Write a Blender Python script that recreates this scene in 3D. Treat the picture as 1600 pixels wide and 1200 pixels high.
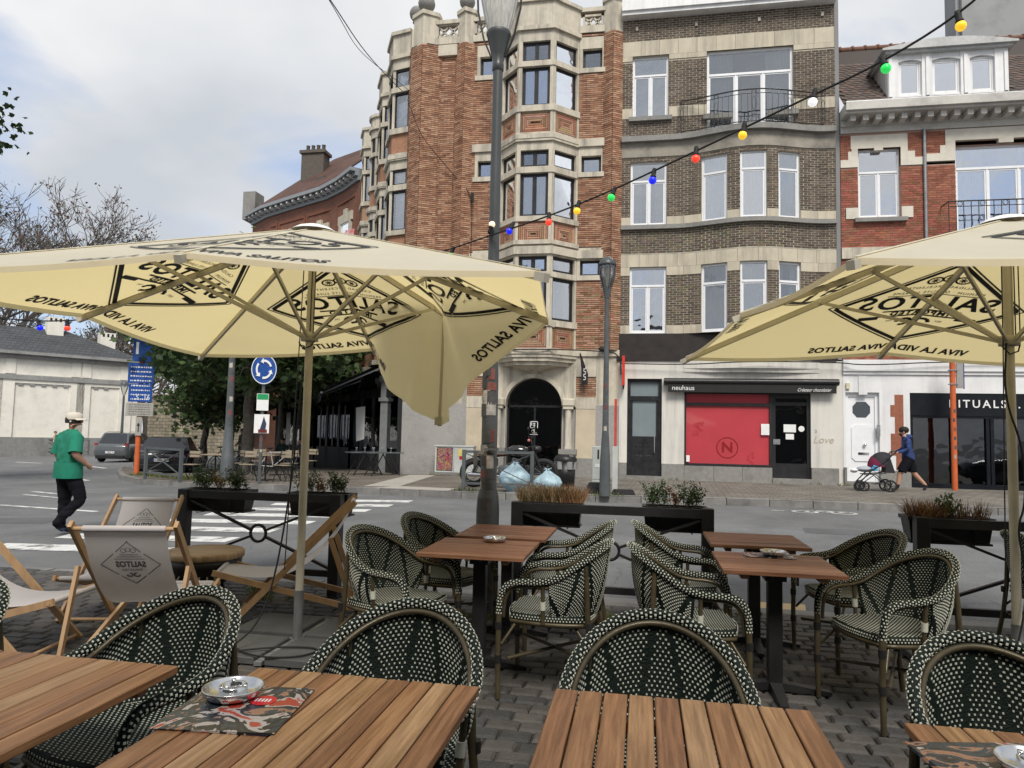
import bpy, bmesh, math, random
import numpy as np
from mathutils import Vector, Matrix
random.seed(7); R=math.radians; PI=math.pi
for o in list(bpy.data.objects): bpy.data.objects.remove(o)
SC=bpy.context.scene; COL=SC.collection

# ------------------------------------------------------------ camera
cd=bpy.data.cameras.new('camera'); cam=bpy.data.objects.new('camera',cd); COL.objects.link(cam); SC.camera=cam
cd.sensor_width=36; cd.lens=1110/1600*36; cd.clip_end=3000; cd.clip_start=.05
PITCH=math.atan(77/1110)
cam.matrix_world=Matrix.Translation((0,0,1.47))@Matrix.Rotation(R(10.4),4,'Z')@Matrix.Rotation(PI/2+PITCH,4,'X')@Matrix.Rotation(R(1.2),4,'Z')

# ------------------------------------------------------------ world: daylight sky with broken cloud
SUN_EL,SUN_AZ=50,163   # azimuth clockwise from +Y (the facades)
W_=bpy.data.worlds.new('World'); SC.world=W_; W_.use_nodes=True
nt=W_.node_tree; N=nt.nodes; LK=nt.links
for n in list(N): N.remove(n)
def nn(t,**k):
    n=N.new(t)
    for a,b in k.items(): setattr(n,a,b)
    return n
out=nn('ShaderNodeOutputWorld'); bg=nn('ShaderNodeBackground'); sky=nn('ShaderNodeTexSky',sky_type='NISHITA',sun_disc=False)
sky.sun_elevation=R(SUN_EL); sky.sun_rotation=R(SUN_AZ); sky.air_density=1.0; sky.dust_density=1.2; sky.ozone_density=1.5
bg.inputs['Strength'].default_value=.125
tc=nn('ShaderNodeTexCoord'); sp=nn('ShaderNodeSeparateXYZ'); LK.new(tc.outputs['Generated'],sp.inputs[0])
def wm(op,a,b):
    n=nn('ShaderNodeMath',operation=op)
    for i,x in enumerate((a,b)):
        if isinstance(x,(int,float)): n.inputs[i].default_value=x
        else: LK.new(x,n.inputs[i])
    return n.outputs[0]
zz=wm('ADD',wm('MAXIMUM',sp.outputs[2],0.0),.35)
cb=nn('ShaderNodeCombineXYZ'); LK.new(wm('DIVIDE',sp.outputs[0],zz),cb.inputs[0]); LK.new(wm('DIVIDE',sp.outputs[1],zz),cb.inputs[1])
cb.inputs[2].default_value=5.2
n1=nn('ShaderNodeTexNoise'); n1.inputs['Scale'].default_value=1.9; n1.inputs['Detail'].default_value=7; n1.inputs['Roughness'].default_value=.52; n1.inputs['Distortion'].default_value=.35
LK.new(cb.outputs[0],n1.inputs['Vector'])
r1=nn('ShaderNodeValToRGB'); r1.color_ramp.elements[0].position=.30; r1.color_ramp.elements[1].position=.50
LK.new(n1.outputs[0],r1.inputs[0])
n2=nn('ShaderNodeTexNoise'); n2.inputs['Scale'].default_value=1.3; n2.inputs['Detail'].default_value=5
LK.new(cb.outputs[0],n2.inputs['Vector'])
r2=nn('ShaderNodeValToRGB'); r2.color_ramp.elements[0].position=.36; r2.color_ramp.elements[1].position=.66
r2.color_ramp.elements[0].color=(3.3,3.5,3.8,1); r2.color_ramp.elements[1].color=(5.1,5.12,5.15,1)
LK.new(n2.outputs[0],r2.inputs[0])
mb=nn('ShaderNodeMixRGB'); mb.inputs[0].default_value=.55; LK.new(sky.outputs[0],mb.inputs[1]); mb.inputs[2].default_value=(2.7,3.3,4.6,1)
mx=nn('ShaderNodeMixRGB'); LK.new(r1.outputs[0],mx.inputs[0]); LK.new(mb.outputs[0],mx.inputs[1]); LK.new(r2.outputs[0],mx.inputs[2])
LK.new(mx.outputs[0],bg.inputs['Color']); LK.new(bg.outputs[0],out.inputs['Surface'])

# ------------------------------------------------------------ sun (veiled by thin cloud) and exposure
sd=bpy.data.lights.new('sun','SUN'); sd.energy=2.5; sd.angle=R(22); sd.color=(1,.945,.86)
sun=bpy.data.objects.new('sun',sd); COL.objects.link(sun)
_a=R(SUN_AZ); _e=R(SUN_EL); _dir=Vector((math.sin(_a)*math.cos(_e),math.cos(_a)*math.cos(_e),math.sin(_e)))
sun.rotation_euler=(-_dir).to_track_quat('-Z','Y').to_euler(); sun.location=(0,0,40)
SC.view_settings.view_transform='Standard'; SC.view_settings.look='None'; SC.view_settings.gamma=1; SC.view_settings.exposure=.55
SC.render.resolution_x=1024; SC.render.resolution_y=768
SC.render.engine='CYCLES'; SC.cycles.max_bounces=8; SC.cycles.transparent_max_bounces=12

# ------------------------------------------------------------ materials
MT={}
def mat(name,col=(.5,.5,.5),rough=.6,metal=0,var=.18,scale=6,bump=0,bscale=40,spec=.4,attr=False,col2=None,stretch=None,trans=0,emis=0,coat=0,dirt=0,streak=False):
    """procedural material: base colour broken up by two noises, optional fine relief"""
    if name in MT: return MT[name]
    m=bpy.data.materials.new(name); m.use_nodes=True; t=m.node_tree; b=t.nodes['Principled BSDF']; L=t.links
    def new(k,**kw):
        n=t.nodes.new(k)
        for a,v in kw.items(): setattr(n,a,v)
        return n
    b.inputs['Roughness'].default_value=rough; b.inputs['Metallic'].default_value=metal; b.inputs['Specular IOR Level'].default_value=spec
    if coat: b.inputs['Coat Weight'].default_value=coat; b.inputs['Coat Roughness'].default_value=.08
    c=new('ShaderNodeTexCoord'); oi=new('ShaderNodeObjectInfo')
    mp=new('ShaderNodeMapping'); L.new(c.outputs['Object'],mp.inputs['Vector'])
    if stretch: mp.inputs['Scale'].default_value=stretch
    ad=new('ShaderNodeVectorMath',operation='ADD'); L.new(mp.outputs[0],ad.inputs[0])
    ml=new('ShaderNodeVectorMath',operation='SCALE'); ml.inputs[0].default_value=(31,17,23); L.new(oi.outputs['Random'],ml.inputs['Scale']); L.new(ml.outputs[0],ad.inputs[1])
    n1=new('ShaderNodeTexNoise'); n1.inputs['Scale'].default_value=scale; n1.inputs['Detail'].default_value=6; n1.inputs['Roughness'].default_value=.6; L.new(ad.outputs[0],n1.inputs['Vector'])
    src=None
    if attr:
        at=new('ShaderNodeAttribute',attribute_name='Col'); src=at.outputs['Color']
    elif col2:
        rp=new('ShaderNodeValToRGB'); rp.color_ramp.elements[0].position=.38; rp.color_ramp.elements[1].position=.62
        rp.color_ramp.elements[0].color=(*col,1); rp.color_ramp.elements[1].color=(*col2,1); L.new(n1.outputs[0],rp.inputs[0]); src=rp.outputs[0]
    mr=new('ShaderNodeMapRange'); mr.inputs[1].default_value=.25; mr.inputs[2].default_value=.75; mr.inputs[3].default_value=1-var; mr.inputs[4].default_value=1+var; L.new(n1.outputs[0],mr.inputs[0])
    hs=new('ShaderNodeVectorMath',operation='SCALE')
    if src: L.new(src,hs.inputs[0])
    else: hs.inputs[0].default_value=col
    L.new(mr.outputs[0],hs.inputs['Scale']); fin=hs.outputs[0]
    if dirt:
        n3=new('ShaderNodeTexNoise'); n3.inputs['Scale'].default_value=1.1; n3.inputs['Detail'].default_value=8; n3.inputs['Roughness'].default_value=.68; L.new(ad.outputs[0],n3.inputs['Vector'])
        if streak:
            ms_=new('ShaderNodeMapping'); ms_.inputs['Scale'].default_value=(2.6,2.6,.22); L.new(ad.outputs[0],ms_.inputs['Vector']); L.new(ms_.outputs[0],n3.inputs['Vector'])
        r3=new('ShaderNodeValToRGB'); r3.color_ramp.elements[0].position=.46; r3.color_ramp.elements[1].position=.72; L.new(n3.outputs[0],r3.inputs[0])
        mm=new('ShaderNodeMixRGB',blend_type='MULTIPLY'); mm.inputs[2].default_value=(1-dirt,1-dirt,1-dirt*.95,1); L.new(r3.outputs[0],mm.inputs[0]); L.new(fin,mm.inputs[1]); fin=mm.outputs[0]
    L.new(fin,b.inputs['Base Color'])
    if rough>.12:
        rr=new('ShaderNodeMapRange'); rr.inputs[1].default_value=.3; rr.inputs[2].default_value=.7; rr.inputs[3].default_value=max(.03,rough-.1); rr.inputs[4].default_value=min(1,rough+.1); L.new(n1.outputs[0],rr.inputs[0]); L.new(rr.outputs[0],b.inputs['Roughness'])
    if bump:
        n4=new('ShaderNodeTexNoise'); n4.inputs['Scale'].default_value=bscale; n4.inputs['Detail'].default_value=4; L.new(ad.outputs[0],n4.inputs['Vector'])
        bp=new('ShaderNodeBump'); bp.inputs['Strength'].default_value=bump; bp.inputs['Distance'].default_value=.02; L.new(n4.outputs[0],bp.inputs['Height']); L.new(bp.outputs[0],b.inputs['Normal'])
    if trans:
        tl=new('ShaderNodeBsdfTranslucent'); L.new(fin,tl.inputs['Color']); ms=new('ShaderNodeMixShader'); ms.inputs[0].default_value=trans
        o=t.nodes['Material Output']; L.new(b.outputs[0],ms.inputs[1]); L.new(tl.outputs[0],ms.inputs[2]); L.new(ms.outputs[0],o.inputs['Surface'])
    if emis:
        b.inputs['Emission Color'].default_value=(*col,1); b.inputs['Emission Strength'].default_value=emis
    MT[name]=m; return m
def glassmat(name,refl=.35,tint=(.6,.65,.7),rough=.02,wob=.035):
    m=bpy.data.materials.new(name); m.use_nodes=True; t=m.node_tree; L=t.links
    for n in list(t.nodes): t.nodes.remove(n)
    o=t.nodes.new('ShaderNodeOutputMaterial'); g=t.nodes.new('ShaderNodeBsdfGlossy'); g.inputs['Roughness'].default_value=rough; g.inputs['Color'].default_value=(.92,.95,1,1)
    tr=t.nodes.new('ShaderNodeBsdfTransparent'); tr.inputs['Color'].default_value=(*tint,1)
    c=t.nodes.new('ShaderNodeTexCoord'); n=t.nodes.new('ShaderNodeTexNoise'); n.inputs['Scale'].default_value=1.6; L.new(c.outputs['Object'],n.inputs['Vector'])
    bp=t.nodes.new('ShaderNodeBump'); bp.inputs['Strength'].default_value=wob; bp.inputs['Distance'].default_value=.3; L.new(n.outputs[0],bp.inputs['Height']); L.new(bp.outputs[0],g.inputs['Normal'])
    fr=t.nodes.new('ShaderNodeFresnel'); fr.inputs[0].default_value=1.5
    mr=t.nodes.new('ShaderNodeMapRange'); mr.inputs[3].default_value=refl; mr.inputs[4].default_value=1; L.new(fr.outputs[0],mr.inputs[0])
    mx=t.nodes.new('ShaderNodeMixShader'); L.new(mr.outputs[0],mx.inputs[0]); L.new(tr.outputs[0],mx.inputs[1]); L.new(g.outputs[0],mx.inputs[2]); L.new(mx.outputs[0],o.inputs['Surface'])
    MT[name]=m; return m
G_sky=glassmat('window_glass',.30,(.75,.78,.8)); G_var=[glassmat('window_glass_dim',.17,(.7,.73,.75),.02,.035),glassmat('window_glass_bright',.42,(.8,.82,.84),.02,.045)]; G_shop=glassmat('shop_glass',.055,(.55,.58,.6)); G_lamp=glassmat('lamp_glass',.12,(.88,.9,.88),.15,.1); G_car=glassmat('car_glass',.22,(.12,.13,.14))
stone=mat('pale_limestone',(.52,.475,.385),.8,var=.14,scale=5,bump=.15,bscale=60,dirt=.55,streak=True)
stoneband=mat('cream_stone_band',(.50,.45,.35),.8,var=.12,scale=3,bump=.1,dirt=.42,streak=True)
bluestone=mat('blue_stone',(.23,.225,.21),.75,var=.2,scale=9,bump=.2,dirt=.4)
granite=mat('grey_granite',(.30,.29,.275),.7,var=.5,scale=70,bump=.15,bscale=120,dirt=.25)
whitewall=mat('white_render',(.62,.60,.55),.8,var=.06,scale=2,bump=.1,bscale=50,dirt=.32,streak=True)
whitepaint=mat('white_paint',(.72,.72,.72),.45,var=.05,scale=4,dirt=.22,streak=True)
pvc=mat('white_window_frame',(.75,.76,.78),.35,var=.04)
blackframe=mat('black_window_frame',(.018,.018,.02),.4,var=.2)
dark=mat('dark_interior',(.012,.013,.015),.9)
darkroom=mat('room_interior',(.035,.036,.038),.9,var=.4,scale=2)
curtainm=mat('white_curtain',(.62,.63,.63),.8,var=.12,scale=3)
curtaing=mat('grey_blind',(.30,.31,.32),.8,var=.1)
brickm=mat('brick',attr=True,rough=.85,var=.22,scale=14,bump=.35,bscale=70,dirt=.36,streak=True)
blackmetal=mat('black_metal',(.016,.016,.017),.42,metal=.0,var=.25,bump=.05)
greymetal=mat('grey_painted_metal',(.085,.095,.10),.45,var=.2,scale=4,dirt=.2)
galv=mat('galvanised_steel',(.30,.31,.32),.4,metal=.6,var=.2,dirt=.3)
rubber=mat('black_rubber',(.015,.015,.016),.75)
chrome=mat('chrome',(.72,.72,.72),.12,metal=1,var=.05)
blackpaint=mat('black_print',(.012,.012,.012),.6)
whiteprint=mat('white_print',(.75,.75,.74),.5,var=.08)
greyprint=mat('grey_print',(.10,.10,.105),.7)

# ------------------------------------------------------------ mesh builder
ORG={}
class B:
    def __init__(s): s.v=[];s.f=[];s.m=[];s.s=[];s.c=[];s.T=Matrix.Identity(4)
    def add(s,vs,fs,mi=0,smooth=False,col=None):
        n=len(s.v); T=s.T
        s.v+= [tuple(T@Vector(p)) for p in vs]
        for f in fs: s.f.append(tuple(i+n for i in f)); s.m.append(mi); s.s.append(smooth); s.c.append(col or (1,1,1))
        return s
    def quad(s,a,b,c,d,mi=0): return s.add([a,b,c,d],[(0,1,2,3)],mi)
    def box(s,x0,x1,y0,y1,z0,z1,mi=0,bev=0):
        if bev:
            e=bev; P=[]
            xs=(x0,x1);ys=(y0,y1);zs=(z0,z1); vs=[];ix={}
            for i in (0,1):
                for j in (0,1):
                    for k in (0,1):
                        sx=1-2*i;sy=1-2*j;sz=1-2*k
                        for a in range(3):
                            p=[xs[i]+sx*e,ys[j]+sy*e,zs[k]+sz*e]; p[a]=(xs[i],ys[j],zs[k])[a]; ix[(i,j,k,a)]=len(vs); vs.append(p)
            fs=[]
            for i in (0,1):
                q=[ix[(i,0,0,0)],ix[(i,1,0,0)],ix[(i,1,1,0)],ix[(i,0,1,0)]]; fs.append(q if i else q[::-1])
                q=[ix[(0,i,0,1)],ix[(0,i,1,1)],ix[(1,i,1,1)],ix[(1,i,0,1)]]; fs.append(q if i else q[::-1])
                q=[ix[(0,0,i,2)],ix[(1,0,i,2)],ix[(1,1,i,2)],ix[(0,1,i,2)]]; fs.append(q if i else q[::-1])
            for i in (0,1):
                for j in (0,1):
                    fs.append([ix[(i,j,0,0)],ix[(i,j,1,0)],ix[(i,j,1,1)],ix[(i,j,0,1)]])
                    fs.append([ix[(i,0,j,0)],ix[(i,1,j,0)],ix[(i,1,j,2)],ix[(i,0,j,2)]])
                    fs.append([ix[(0,i,j,1)],ix[(1,i,j,1)],ix[(1,i,j,2)],ix[(0,i,j,2)]])
                    for k in (0,1): fs.append([ix[(i,j,k,0)],ix[(i,j,k,1)],ix[(i,j,k,2)]])
            return s.add(vs,fs,mi)
        vs=[(x,y,z) for x in (x0,x1) for y in (y0,y1) for z in (z0,z1)]
        return s.add(vs,[(0,1,3,2),(4,6,7,5),(0,4,5,1),(2,3,7,6),(0,2,6,4),(1,5,7,3)],mi)
    def hexa(s,p,mi=0):   # p: 8 points, bottom 4 then top 4
        return s.add(p,[(3,2,1,0),(4,5,6,7),(0,1,5,4),(1,2,6,5),(2,3,7,6),(3,0,4,7)],mi)
    def tube(s,path,r,n=8,mi=0,cap=True,closed=False,smooth=True,flat=None):
        P=[Vector(p) for p in path]; k=len(P); rr=r if isinstance(r,(list,tuple)) else [r]*k
        vs=[];fs=[]; up=None
        for i in range(k):
            a=P[i-1] if (i>0 or closed) else P[i]; b=P[(i+1)%k] if (i<k-1 or closed) else P[i]
            d=(b-a)
            if d.length<1e-9: d=Vector((0,0,1))
            d.normalize()
            if up is None:
                up=Vector((0,0,1)) if abs(d.z)<.9 else Vector((1,0,0))
            x=d.cross(up)
            if x.length<1e-6: x=d.orthogonal()
            x.normalize(); y=x.cross(d).normalized(); up=y
            fx,fy=(1,1) if not flat else flat
            for j in range(n):
                t=2*PI*j/n + (PI/4 if n==4 else 0); vs.append(P[i]+(x*math.cos(t)*fx+y*math.sin(t)*fy)*rr[i])
        for i in range(k if closed else k-1):
            for j in range(n):
                a=i*n+j;b=i*n+(j+1)%n;c=((i+1)%k)*n+(j+1)%n;d=((i+1)%k)*n+j; fs.append((a,b,c,d))
        sm=smooth and n>4
        s.add(vs,fs,mi,sm)
        if cap and not closed: s.add(vs[:n],[tuple(range(n))[::-1]],mi); s.add(vs[-n:],[tuple(range(n))],mi)
        return s
    def bar(s,a,b,w,h=None,mi=0,up=(0,0,1)):   # rectangular bar between two points
        a=Vector(a);b=Vector(b);h=h or w; d=(b-a).normalized(); u=Vector(up)
        if abs(d.dot(u))>.98: u=Vector((0,1,0))
        x=d.cross(u).normalized()*w/2; y=x.cross(d).normalized()*h/2
        return s.hexa([a-x-y,a+x-y,b+x-y,b-x-y,a-x+y,a+x+y,b+x+y,b-x+y],mi)
    def lathe(s,prof,n=16,c=(0,0,0),mi=0,smooth=True,sq=1,a0=0,a1=2*PI):
        vs=[];fs=[];k=len(prof); full=abs(a1-a0-2*PI)<1e-6; m=n if full else n+1
        for j in range(m):
            t=a0+(a1-a0)*j/n
            for r,z in prof: vs.append((c[0]+r*math.cos(t),c[1]+r*math.sin(t)*sq,c[2]+z))
        for j in range(n):
            for i in range(k-1):
                a=j*k+i;b=((j+1)%m)*k+i; fs.append((a,b,b+1,a+1))
        return s.add(vs,fs,mi,smooth)
    def ball(s,c,r,n=10,mi=0,sc=(1,1,1)):
        prof=[(math.sin(PI*i/n)*r,-math.cos(PI*i/n)*r) for i in range(n+1)]
        T=s.T; s.T=T@Matrix.Translation(c)@Matrix.Diagonal((*sc,1)); s.lathe(prof,n*2,(0,0,0),mi); s.T=T; return s
    def prism(s,poly,z0,z1,mi=0):
        n=len(poly); vs=[(x,y,z0) for x,y in poly]+[(x,y,z1) for x,y in poly]
        return s.add(vs,[tuple(range(n))[::-1],tuple(range(n,2*n))]+[(i,(i+1)%n,n+(i+1)%n,n+i) for i in range(n)],mi)
    def grid(s,fn,nu,nv,mi=0,smooth=True,closeu=False):
        vs=[fn(i/nu,j/nv) for i in range(nu+(0 if closeu else 1)) for j in range(nv+1)]; m=nu if closeu else nu+1
        fs=[(i*(nv+1)+j,((i+1)%m)*(nv+1)+j,((i+1)%m)*(nv+1)+j+1,i*(nv+1)+j+1) for i in range(nu) for j in range(nv)]
        return s.add(vs,fs,mi,smooth)
    def wbox(s,W,u0,u1,z0,z1,o0,o1,mi=0):
        return s.hexa([W.p(u0,z0,o0),W.p(u1,z0,o0),W.p(u1,z0,o1),W.p(u0,z0,o1),W.p(u0,z1,o0),W.p(u1,z1,o0),W.p(u1,z1,o1),W.p(u0,z1,o1)],mi)
    def wquad(s,W,u0,u1,z0,z1,o,mi=0): return s.add([W.p(u0,z0,o),W.p(u1,z0,o),W.p(u1,z1,o),W.p(u0,z1,o)],[(0,1,2,3)],mi)
    def wprism(s,W,poly,o0,o1,mi=0):
        n=len(poly); vs=[W.p(u,z,o0) for u,z in poly]+[W.p(u,z,o1) for u,z in poly]
        return s.add(vs,[tuple(range(n)),tuple(range(n,2*n))[::-1]]+[((i+1)%n,i,n+i,n+(i+1)%n) for i in range(n)],mi)
    def band(s,fm,us,z0,z1,o0,o1,mi=0):   # strip that follows a plan curve
        vs=[];k=len(us)
        for u in us:
            x,y,nx,ny=fm(u)
            for o in (o0,o1):
                for z in (z0,z1): vs.append((x+nx*o,y+ny*o,z))
        fs=[]
        for i in range(k-1):
            a=4*i;b=a+4; fs+=[(a+2,b+2,b+3,a+3),(a+1,a+3,b+3,b+1),(a,b,b+2,a+2),(a,a+1,b+1,b)]
        fs+=[(0,2,3,1),(4*k-4,4*k-3,4*k-1,4*k-2)]
        return s.add(vs,fs,mi)
    def mesh(s,name,mats,org=None):
        me=bpy.data.meshes.new(name)
        v=s.v if org is None else [(p[0]-org[0],p[1]-org[1],p[2]-org[2]) for p in s.v]
        me.from_pydata(v,[],s.f)
        mats=mats if isinstance(mats,(list,tuple)) else [mats]
        for m in mats: me.materials.append(m)
        if len(mats)>1: me.polygons.foreach_set('material_index',s.m)
        me.polygons.foreach_set('use_smooth',s.s)
        if any(m.name.startswith(('brick','cobble','leaf','tile')) for m in mats if m):
            a=me.attributes.new('Col','FLOAT_COLOR','FACE'); a.data.foreach_set('color',np.array([(*c,1) for c in s.c],dtype=np.float32).ravel())
        me.update(); return me
    def build(s,name,mats,parent=None,world=False,loc=None,rz=0,**k):
        org=None
        if world: org=ORG.get(parent.name,(0,0,0)) if parent else loc
        o=bpy.data.objects.new(name,s.mesh(name,mats,org)); COL.objects.link(o)
        if parent: o.parent=parent; ORG[o.name]=ORG.get(parent.name,(0,0,0))
        else:
            if loc is not None: o.location=loc
            o.rotation_euler.z=rz; ORG[o.name]=tuple(loc or (0,0,0))
        tag(o,**k); return o
def tag(o,label=None,cat=None,group=None,kind=None):
    if label: o['label']=label
    if cat: o['category']=cat
    if group: o['group']=group
    if kind: o['kind']=kind
    return o
def thing(name,label,cat,loc=(0,0,0),rz=0,group=None):
    o=bpy.data.objects.new(name,None); COL.objects.link(o); o.location=loc; o.rotation_euler=(0,0,rz); o.empty_display_size=.2
    ORG[o.name]=tuple(loc); return tag(o,label,cat,group)
def dup(o,parent=None):
    c=o.copy(); COL.objects.link(c); c.parent=parent; ORG[c.name]=ORG.get(o.name,(0,0,0))
    if parent: c.matrix_parent_inverse=o.matrix_parent_inverse.copy()
    for ch in list(o.children): dup(ch,c)
    return c
def inst(name,me,parent,loc=(0,0,0),rot=(0,0,0),**k):
    o=bpy.data.objects.new(name,me); COL.objects.link(o); o.parent=parent; o.location=loc; o.rotation_euler=rot; return tag(o,**k)
class Wall:
    def __init__(s,o,t):
        s.o=Vector((o[0],o[1],0)); s.t=Vector((t[0],t[1],0)).normalized(); s.n=Vector((s.t.y,-s.t.x,0))
    def p(s,u,z,o=0): q=s.o+s.t*u+s.n*o; return (q.x,q.y,z)
def text(b,s,size,M,mi=0,bold=0,shear=0,sp=1,sx=1,align='CENTER',thick=.002,two=False):
    """flat lettering: font outlines turned into mesh and laid on a surface through matrix M (x right, y up, z out)"""
    c=bpy.data.curves.new('t','FONT'); c.body=s; c.size=size; c.align_x=align; c.align_y='CENTER'; c.offset=bold; c.shear=shear; c.space_character=sp; c.resolution_u=3; c.fill_mode='FRONT'
    o=bpy.data.objects.new('t',c); me=o.to_mesh()
    S=M@Matrix.Diagonal((sx,1,1,1)); T=b.T; b.T=T@S
    vs=[v.co.copy() for v in me.vertices]; fs=[tuple(p.vertices) for p in me.polygons]
    b.add([(v.x,v.y,thick) for v in vs],fs,mi)
    if two: b.add([(v.x,v.y,-thick) for v in vs],[f[::-1] for f in fs],mi)
    b.T=T; o.to_mesh_clear(); bpy.data.objects.remove(o); bpy.data.curves.remove(c)
    return b
def WM(W,u,z,o): # matrix laying lettering on a wall
    q=W.p(u,z,o); t=W.t; n=W.n
    return Matrix(((t.x,0,n.x,q[0]),(t.y,0,n.y,q[1]),(0,1,0,q[2]),(0,0,0,1)))
def gz(x): return -.023*max(0,-x-4)
ROAD=-.03; WALK=.12
# ============================================================ GROUND
def tilemat(name,c1,c2,mor,sc,bw,bh,ms=.03,rough=.8,wall=None,bump=.4,dirt=.35,off=.5,rot=0):
    m=bpy.data.materials.new(name); m.use_nodes=True; t=m.node_tree; b=t.nodes['Principled BSDF']; L=t.links; b.inputs['Roughness'].default_value=rough; b.inputs['Specular IOR Level'].default_value=.3
    c=t.nodes.new('ShaderNodeTexCoord'); src=c.outputs['Object']
    if wall:
        s=t.nodes.new('ShaderNodeSeparateXYZ'); L.new(src,s.inputs[0]); d=t.nodes.new('ShaderNodeVectorMath'); d.operation='DOT_PRODUCT'; L.new(src,d.inputs[0]); d.inputs[1].default_value=(wall[0],wall[1],0)
        k=t.nodes.new('ShaderNodeCombineXYZ'); L.new(d.outputs['Value'],k.inputs[0]); L.new(s.outputs[2],k.inputs[1]); src=k.outputs[0]
    mp=t.nodes.new('ShaderNodeMapping'); mp.inputs['Rotation'].default_value=(0,0,rot); L.new(src,mp.inputs['Vector'])
    br=t.nodes.new('ShaderNodeTexBrick'); br.offset=off; br.inputs['Scale'].default_value=sc; br.inputs['Brick Width'].default_value=bw; br.inputs['Row Height'].default_value=bh; br.inputs['Mortar Size'].default_value=ms; br.inputs['Bias'].default_value=-.2
    br.inputs['Color1'].default_value=(*c1,1); br.inputs['Color2'].default_value=(*c2,1); br.inputs['Mortar'].default_value=(*mor,1); L.new(mp.outputs[0],br.inputs['Vector'])
    n=t.nodes.new('ShaderNodeTexNoise'); n.inputs['Scale'].default_value=.9; n.inputs['Detail'].default_value=9; n.inputs['Roughness'].default_value=.7; L.new(c.outputs['Object'],n.inputs['Vector'])
    r=t.nodes.new('ShaderNodeMapRange'); r.inputs[1].default_value=.3; r.inputs[2].default_value=.7; r.inputs[3].default_value=1-dirt; r.inputs[4].default_value=1+dirt*.5; L.new(n.outputs[0],r.inputs[0])
    h=t.nodes.new('ShaderNodeVectorMath'); h.operation='SCALE'; L.new(br.outputs['Color'],h.inputs[0]); L.new(r.outputs[0],h.inputs['Scale']); L.new(h.outputs[0],b.inputs['Base Color'])
    bp=t.nodes.new('ShaderNodeBump'); bp.inputs['Strength'].default_value=bump; bp.inputs['Distance'].default_value=.01; bp.invert=True; L.new(br.outputs['Fac'],bp.inputs['Height']); L.new(bp.outputs[0],b.inputs['Normal'])
    MT[name]=m; return m
def asphaltmat():
    m=mat('asphalt',(.155,.158,.16),.85,var=.26,scale=.45,bump=.5,bscale=130,spec=.3,dirt=.25); t=m.node_tree; L=t.links; b=t.nodes['Principled BSDF']
    src=b.inputs['Base Color'].links[0].from_socket
    c=t.nodes.new('ShaderNodeTexCoord'); v=t.nodes.new('ShaderNodeTexVoronoi'); v.feature='DISTANCE_TO_EDGE'; v.inputs['Scale'].default_value=.55
    nz=t.nodes.new('ShaderNodeTexNoise'); nz.inputs['Scale'].default_value=1.7; nz.inputs['Detail'].default_value=6; L.new(c.outputs['Object'],nz.inputs['Vector'])
    mx=t.nodes.new('ShaderNodeMixRGB'); mx.inputs[0].default_value=.35; L.new(c.outputs['Object'],mx.inputs[1]); L.new(nz.outputs['Color'],mx.inputs[2]); L.new(mx.outputs[0],v.inputs['Vector'])
    rp=t.nodes.new('ShaderNodeValToRGB'); rp.color_ramp.elements[0].color=(.72,.72,.72,1); rp.color_ramp.elements[1].position=.005; L.new(v.outputs['Distance'],rp.inputs[0])
    sp=t.nodes.new('ShaderNodeTexNoise'); sp.inputs['Scale'].default_value=190; sp.inputs['Detail'].default_value=1; L.new(c.outputs['Object'],sp.inputs['Vector'])
    sr=t.nodes.new('ShaderNodeMapRange'); sr.inputs[1].default_value=.35; sr.inputs[2].default_value=.7; sr.inputs[3].default_value=.72; sr.inputs[4].default_value=1.35; L.new(sp.outputs[0],sr.inputs[0])
    mm=t.nodes.new('ShaderNodeMixRGB'); mm.blend_type='MULTIPLY'; mm.inputs[0].default_value=1; L.new(src,mm.inputs[1]); L.new(rp.outputs[0],mm.inputs[2])
    m2=t.nodes.new('ShaderNodeVectorMath'); m2.operation='SCALE'; L.new(mm.outputs[0],m2.inputs[0]); L.new(sr.outputs[0],m2.inputs['Scale']); L.new(m2.outputs[0],b.inputs['Base Color']); return m
asph=asphaltmat()
b=B(); b.add([(-4,-80,ROAD),(500,-80,ROAD),(500,900,ROAD),(-4,900,ROAD),(-500,-80,ROAD+gz(-500)),(-500,900,ROAD+gz(-500))],[(0,1,2,3),(4,0,3,5)])
road=b.build('road',asph,kind='structure')
# --- painted road markings, worn
def paintmat():
    m=mat('worn_road_paint',(.62,.62,.60),.7,var=.1,scale=5); t=m.node_tree; L=t.links; b=t.nodes['Principled BSDF']; src=b.inputs['Base Color'].links[0].from_socket
    c=t.nodes.new('ShaderNodeTexCoord'); n=t.nodes.new('ShaderNodeTexNoise'); n.inputs['Scale'].default_value=3.2; n.inputs['Detail'].default_value=9; n.inputs['Roughness'].default_value=.75; L.new(c.outputs['Object'],n.inputs['Vector'])
    r=t.nodes.new('ShaderNodeValToRGB'); r.color_ramp.elements[0].position=.5; r.color_ramp.elements[1].position=.62; L.new(n.outputs[0],r.inputs[0])
    x=t.nodes.new('ShaderNodeMixRGB'); L.new(r.outputs[0],x.inputs[0]); L.new(src,x.inputs[1]); x.inputs[2].default_value=(.14,.14,.138,1); L.new(x.outputs[0],b.inputs['Base Color']); return m
paint=paintmat()
def mark(pts,name='road_marking'):
    b=B(); n=len(pts); b.add([(x,y,ROAD+gz(x)+.005) for x,y in pts],[tuple(range(n))]); return b.build(name,paint,road)
for i in range(8):
    y=7.75+i*.98; x0=-8.25+.11*(y-8); x1=-5.35+.10*(y-9.8); mark([(x0+.12,y),(x1,y+.03),(x1-.05,y+.5),(x0,y+.46)],'crossing_stripe')
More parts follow.
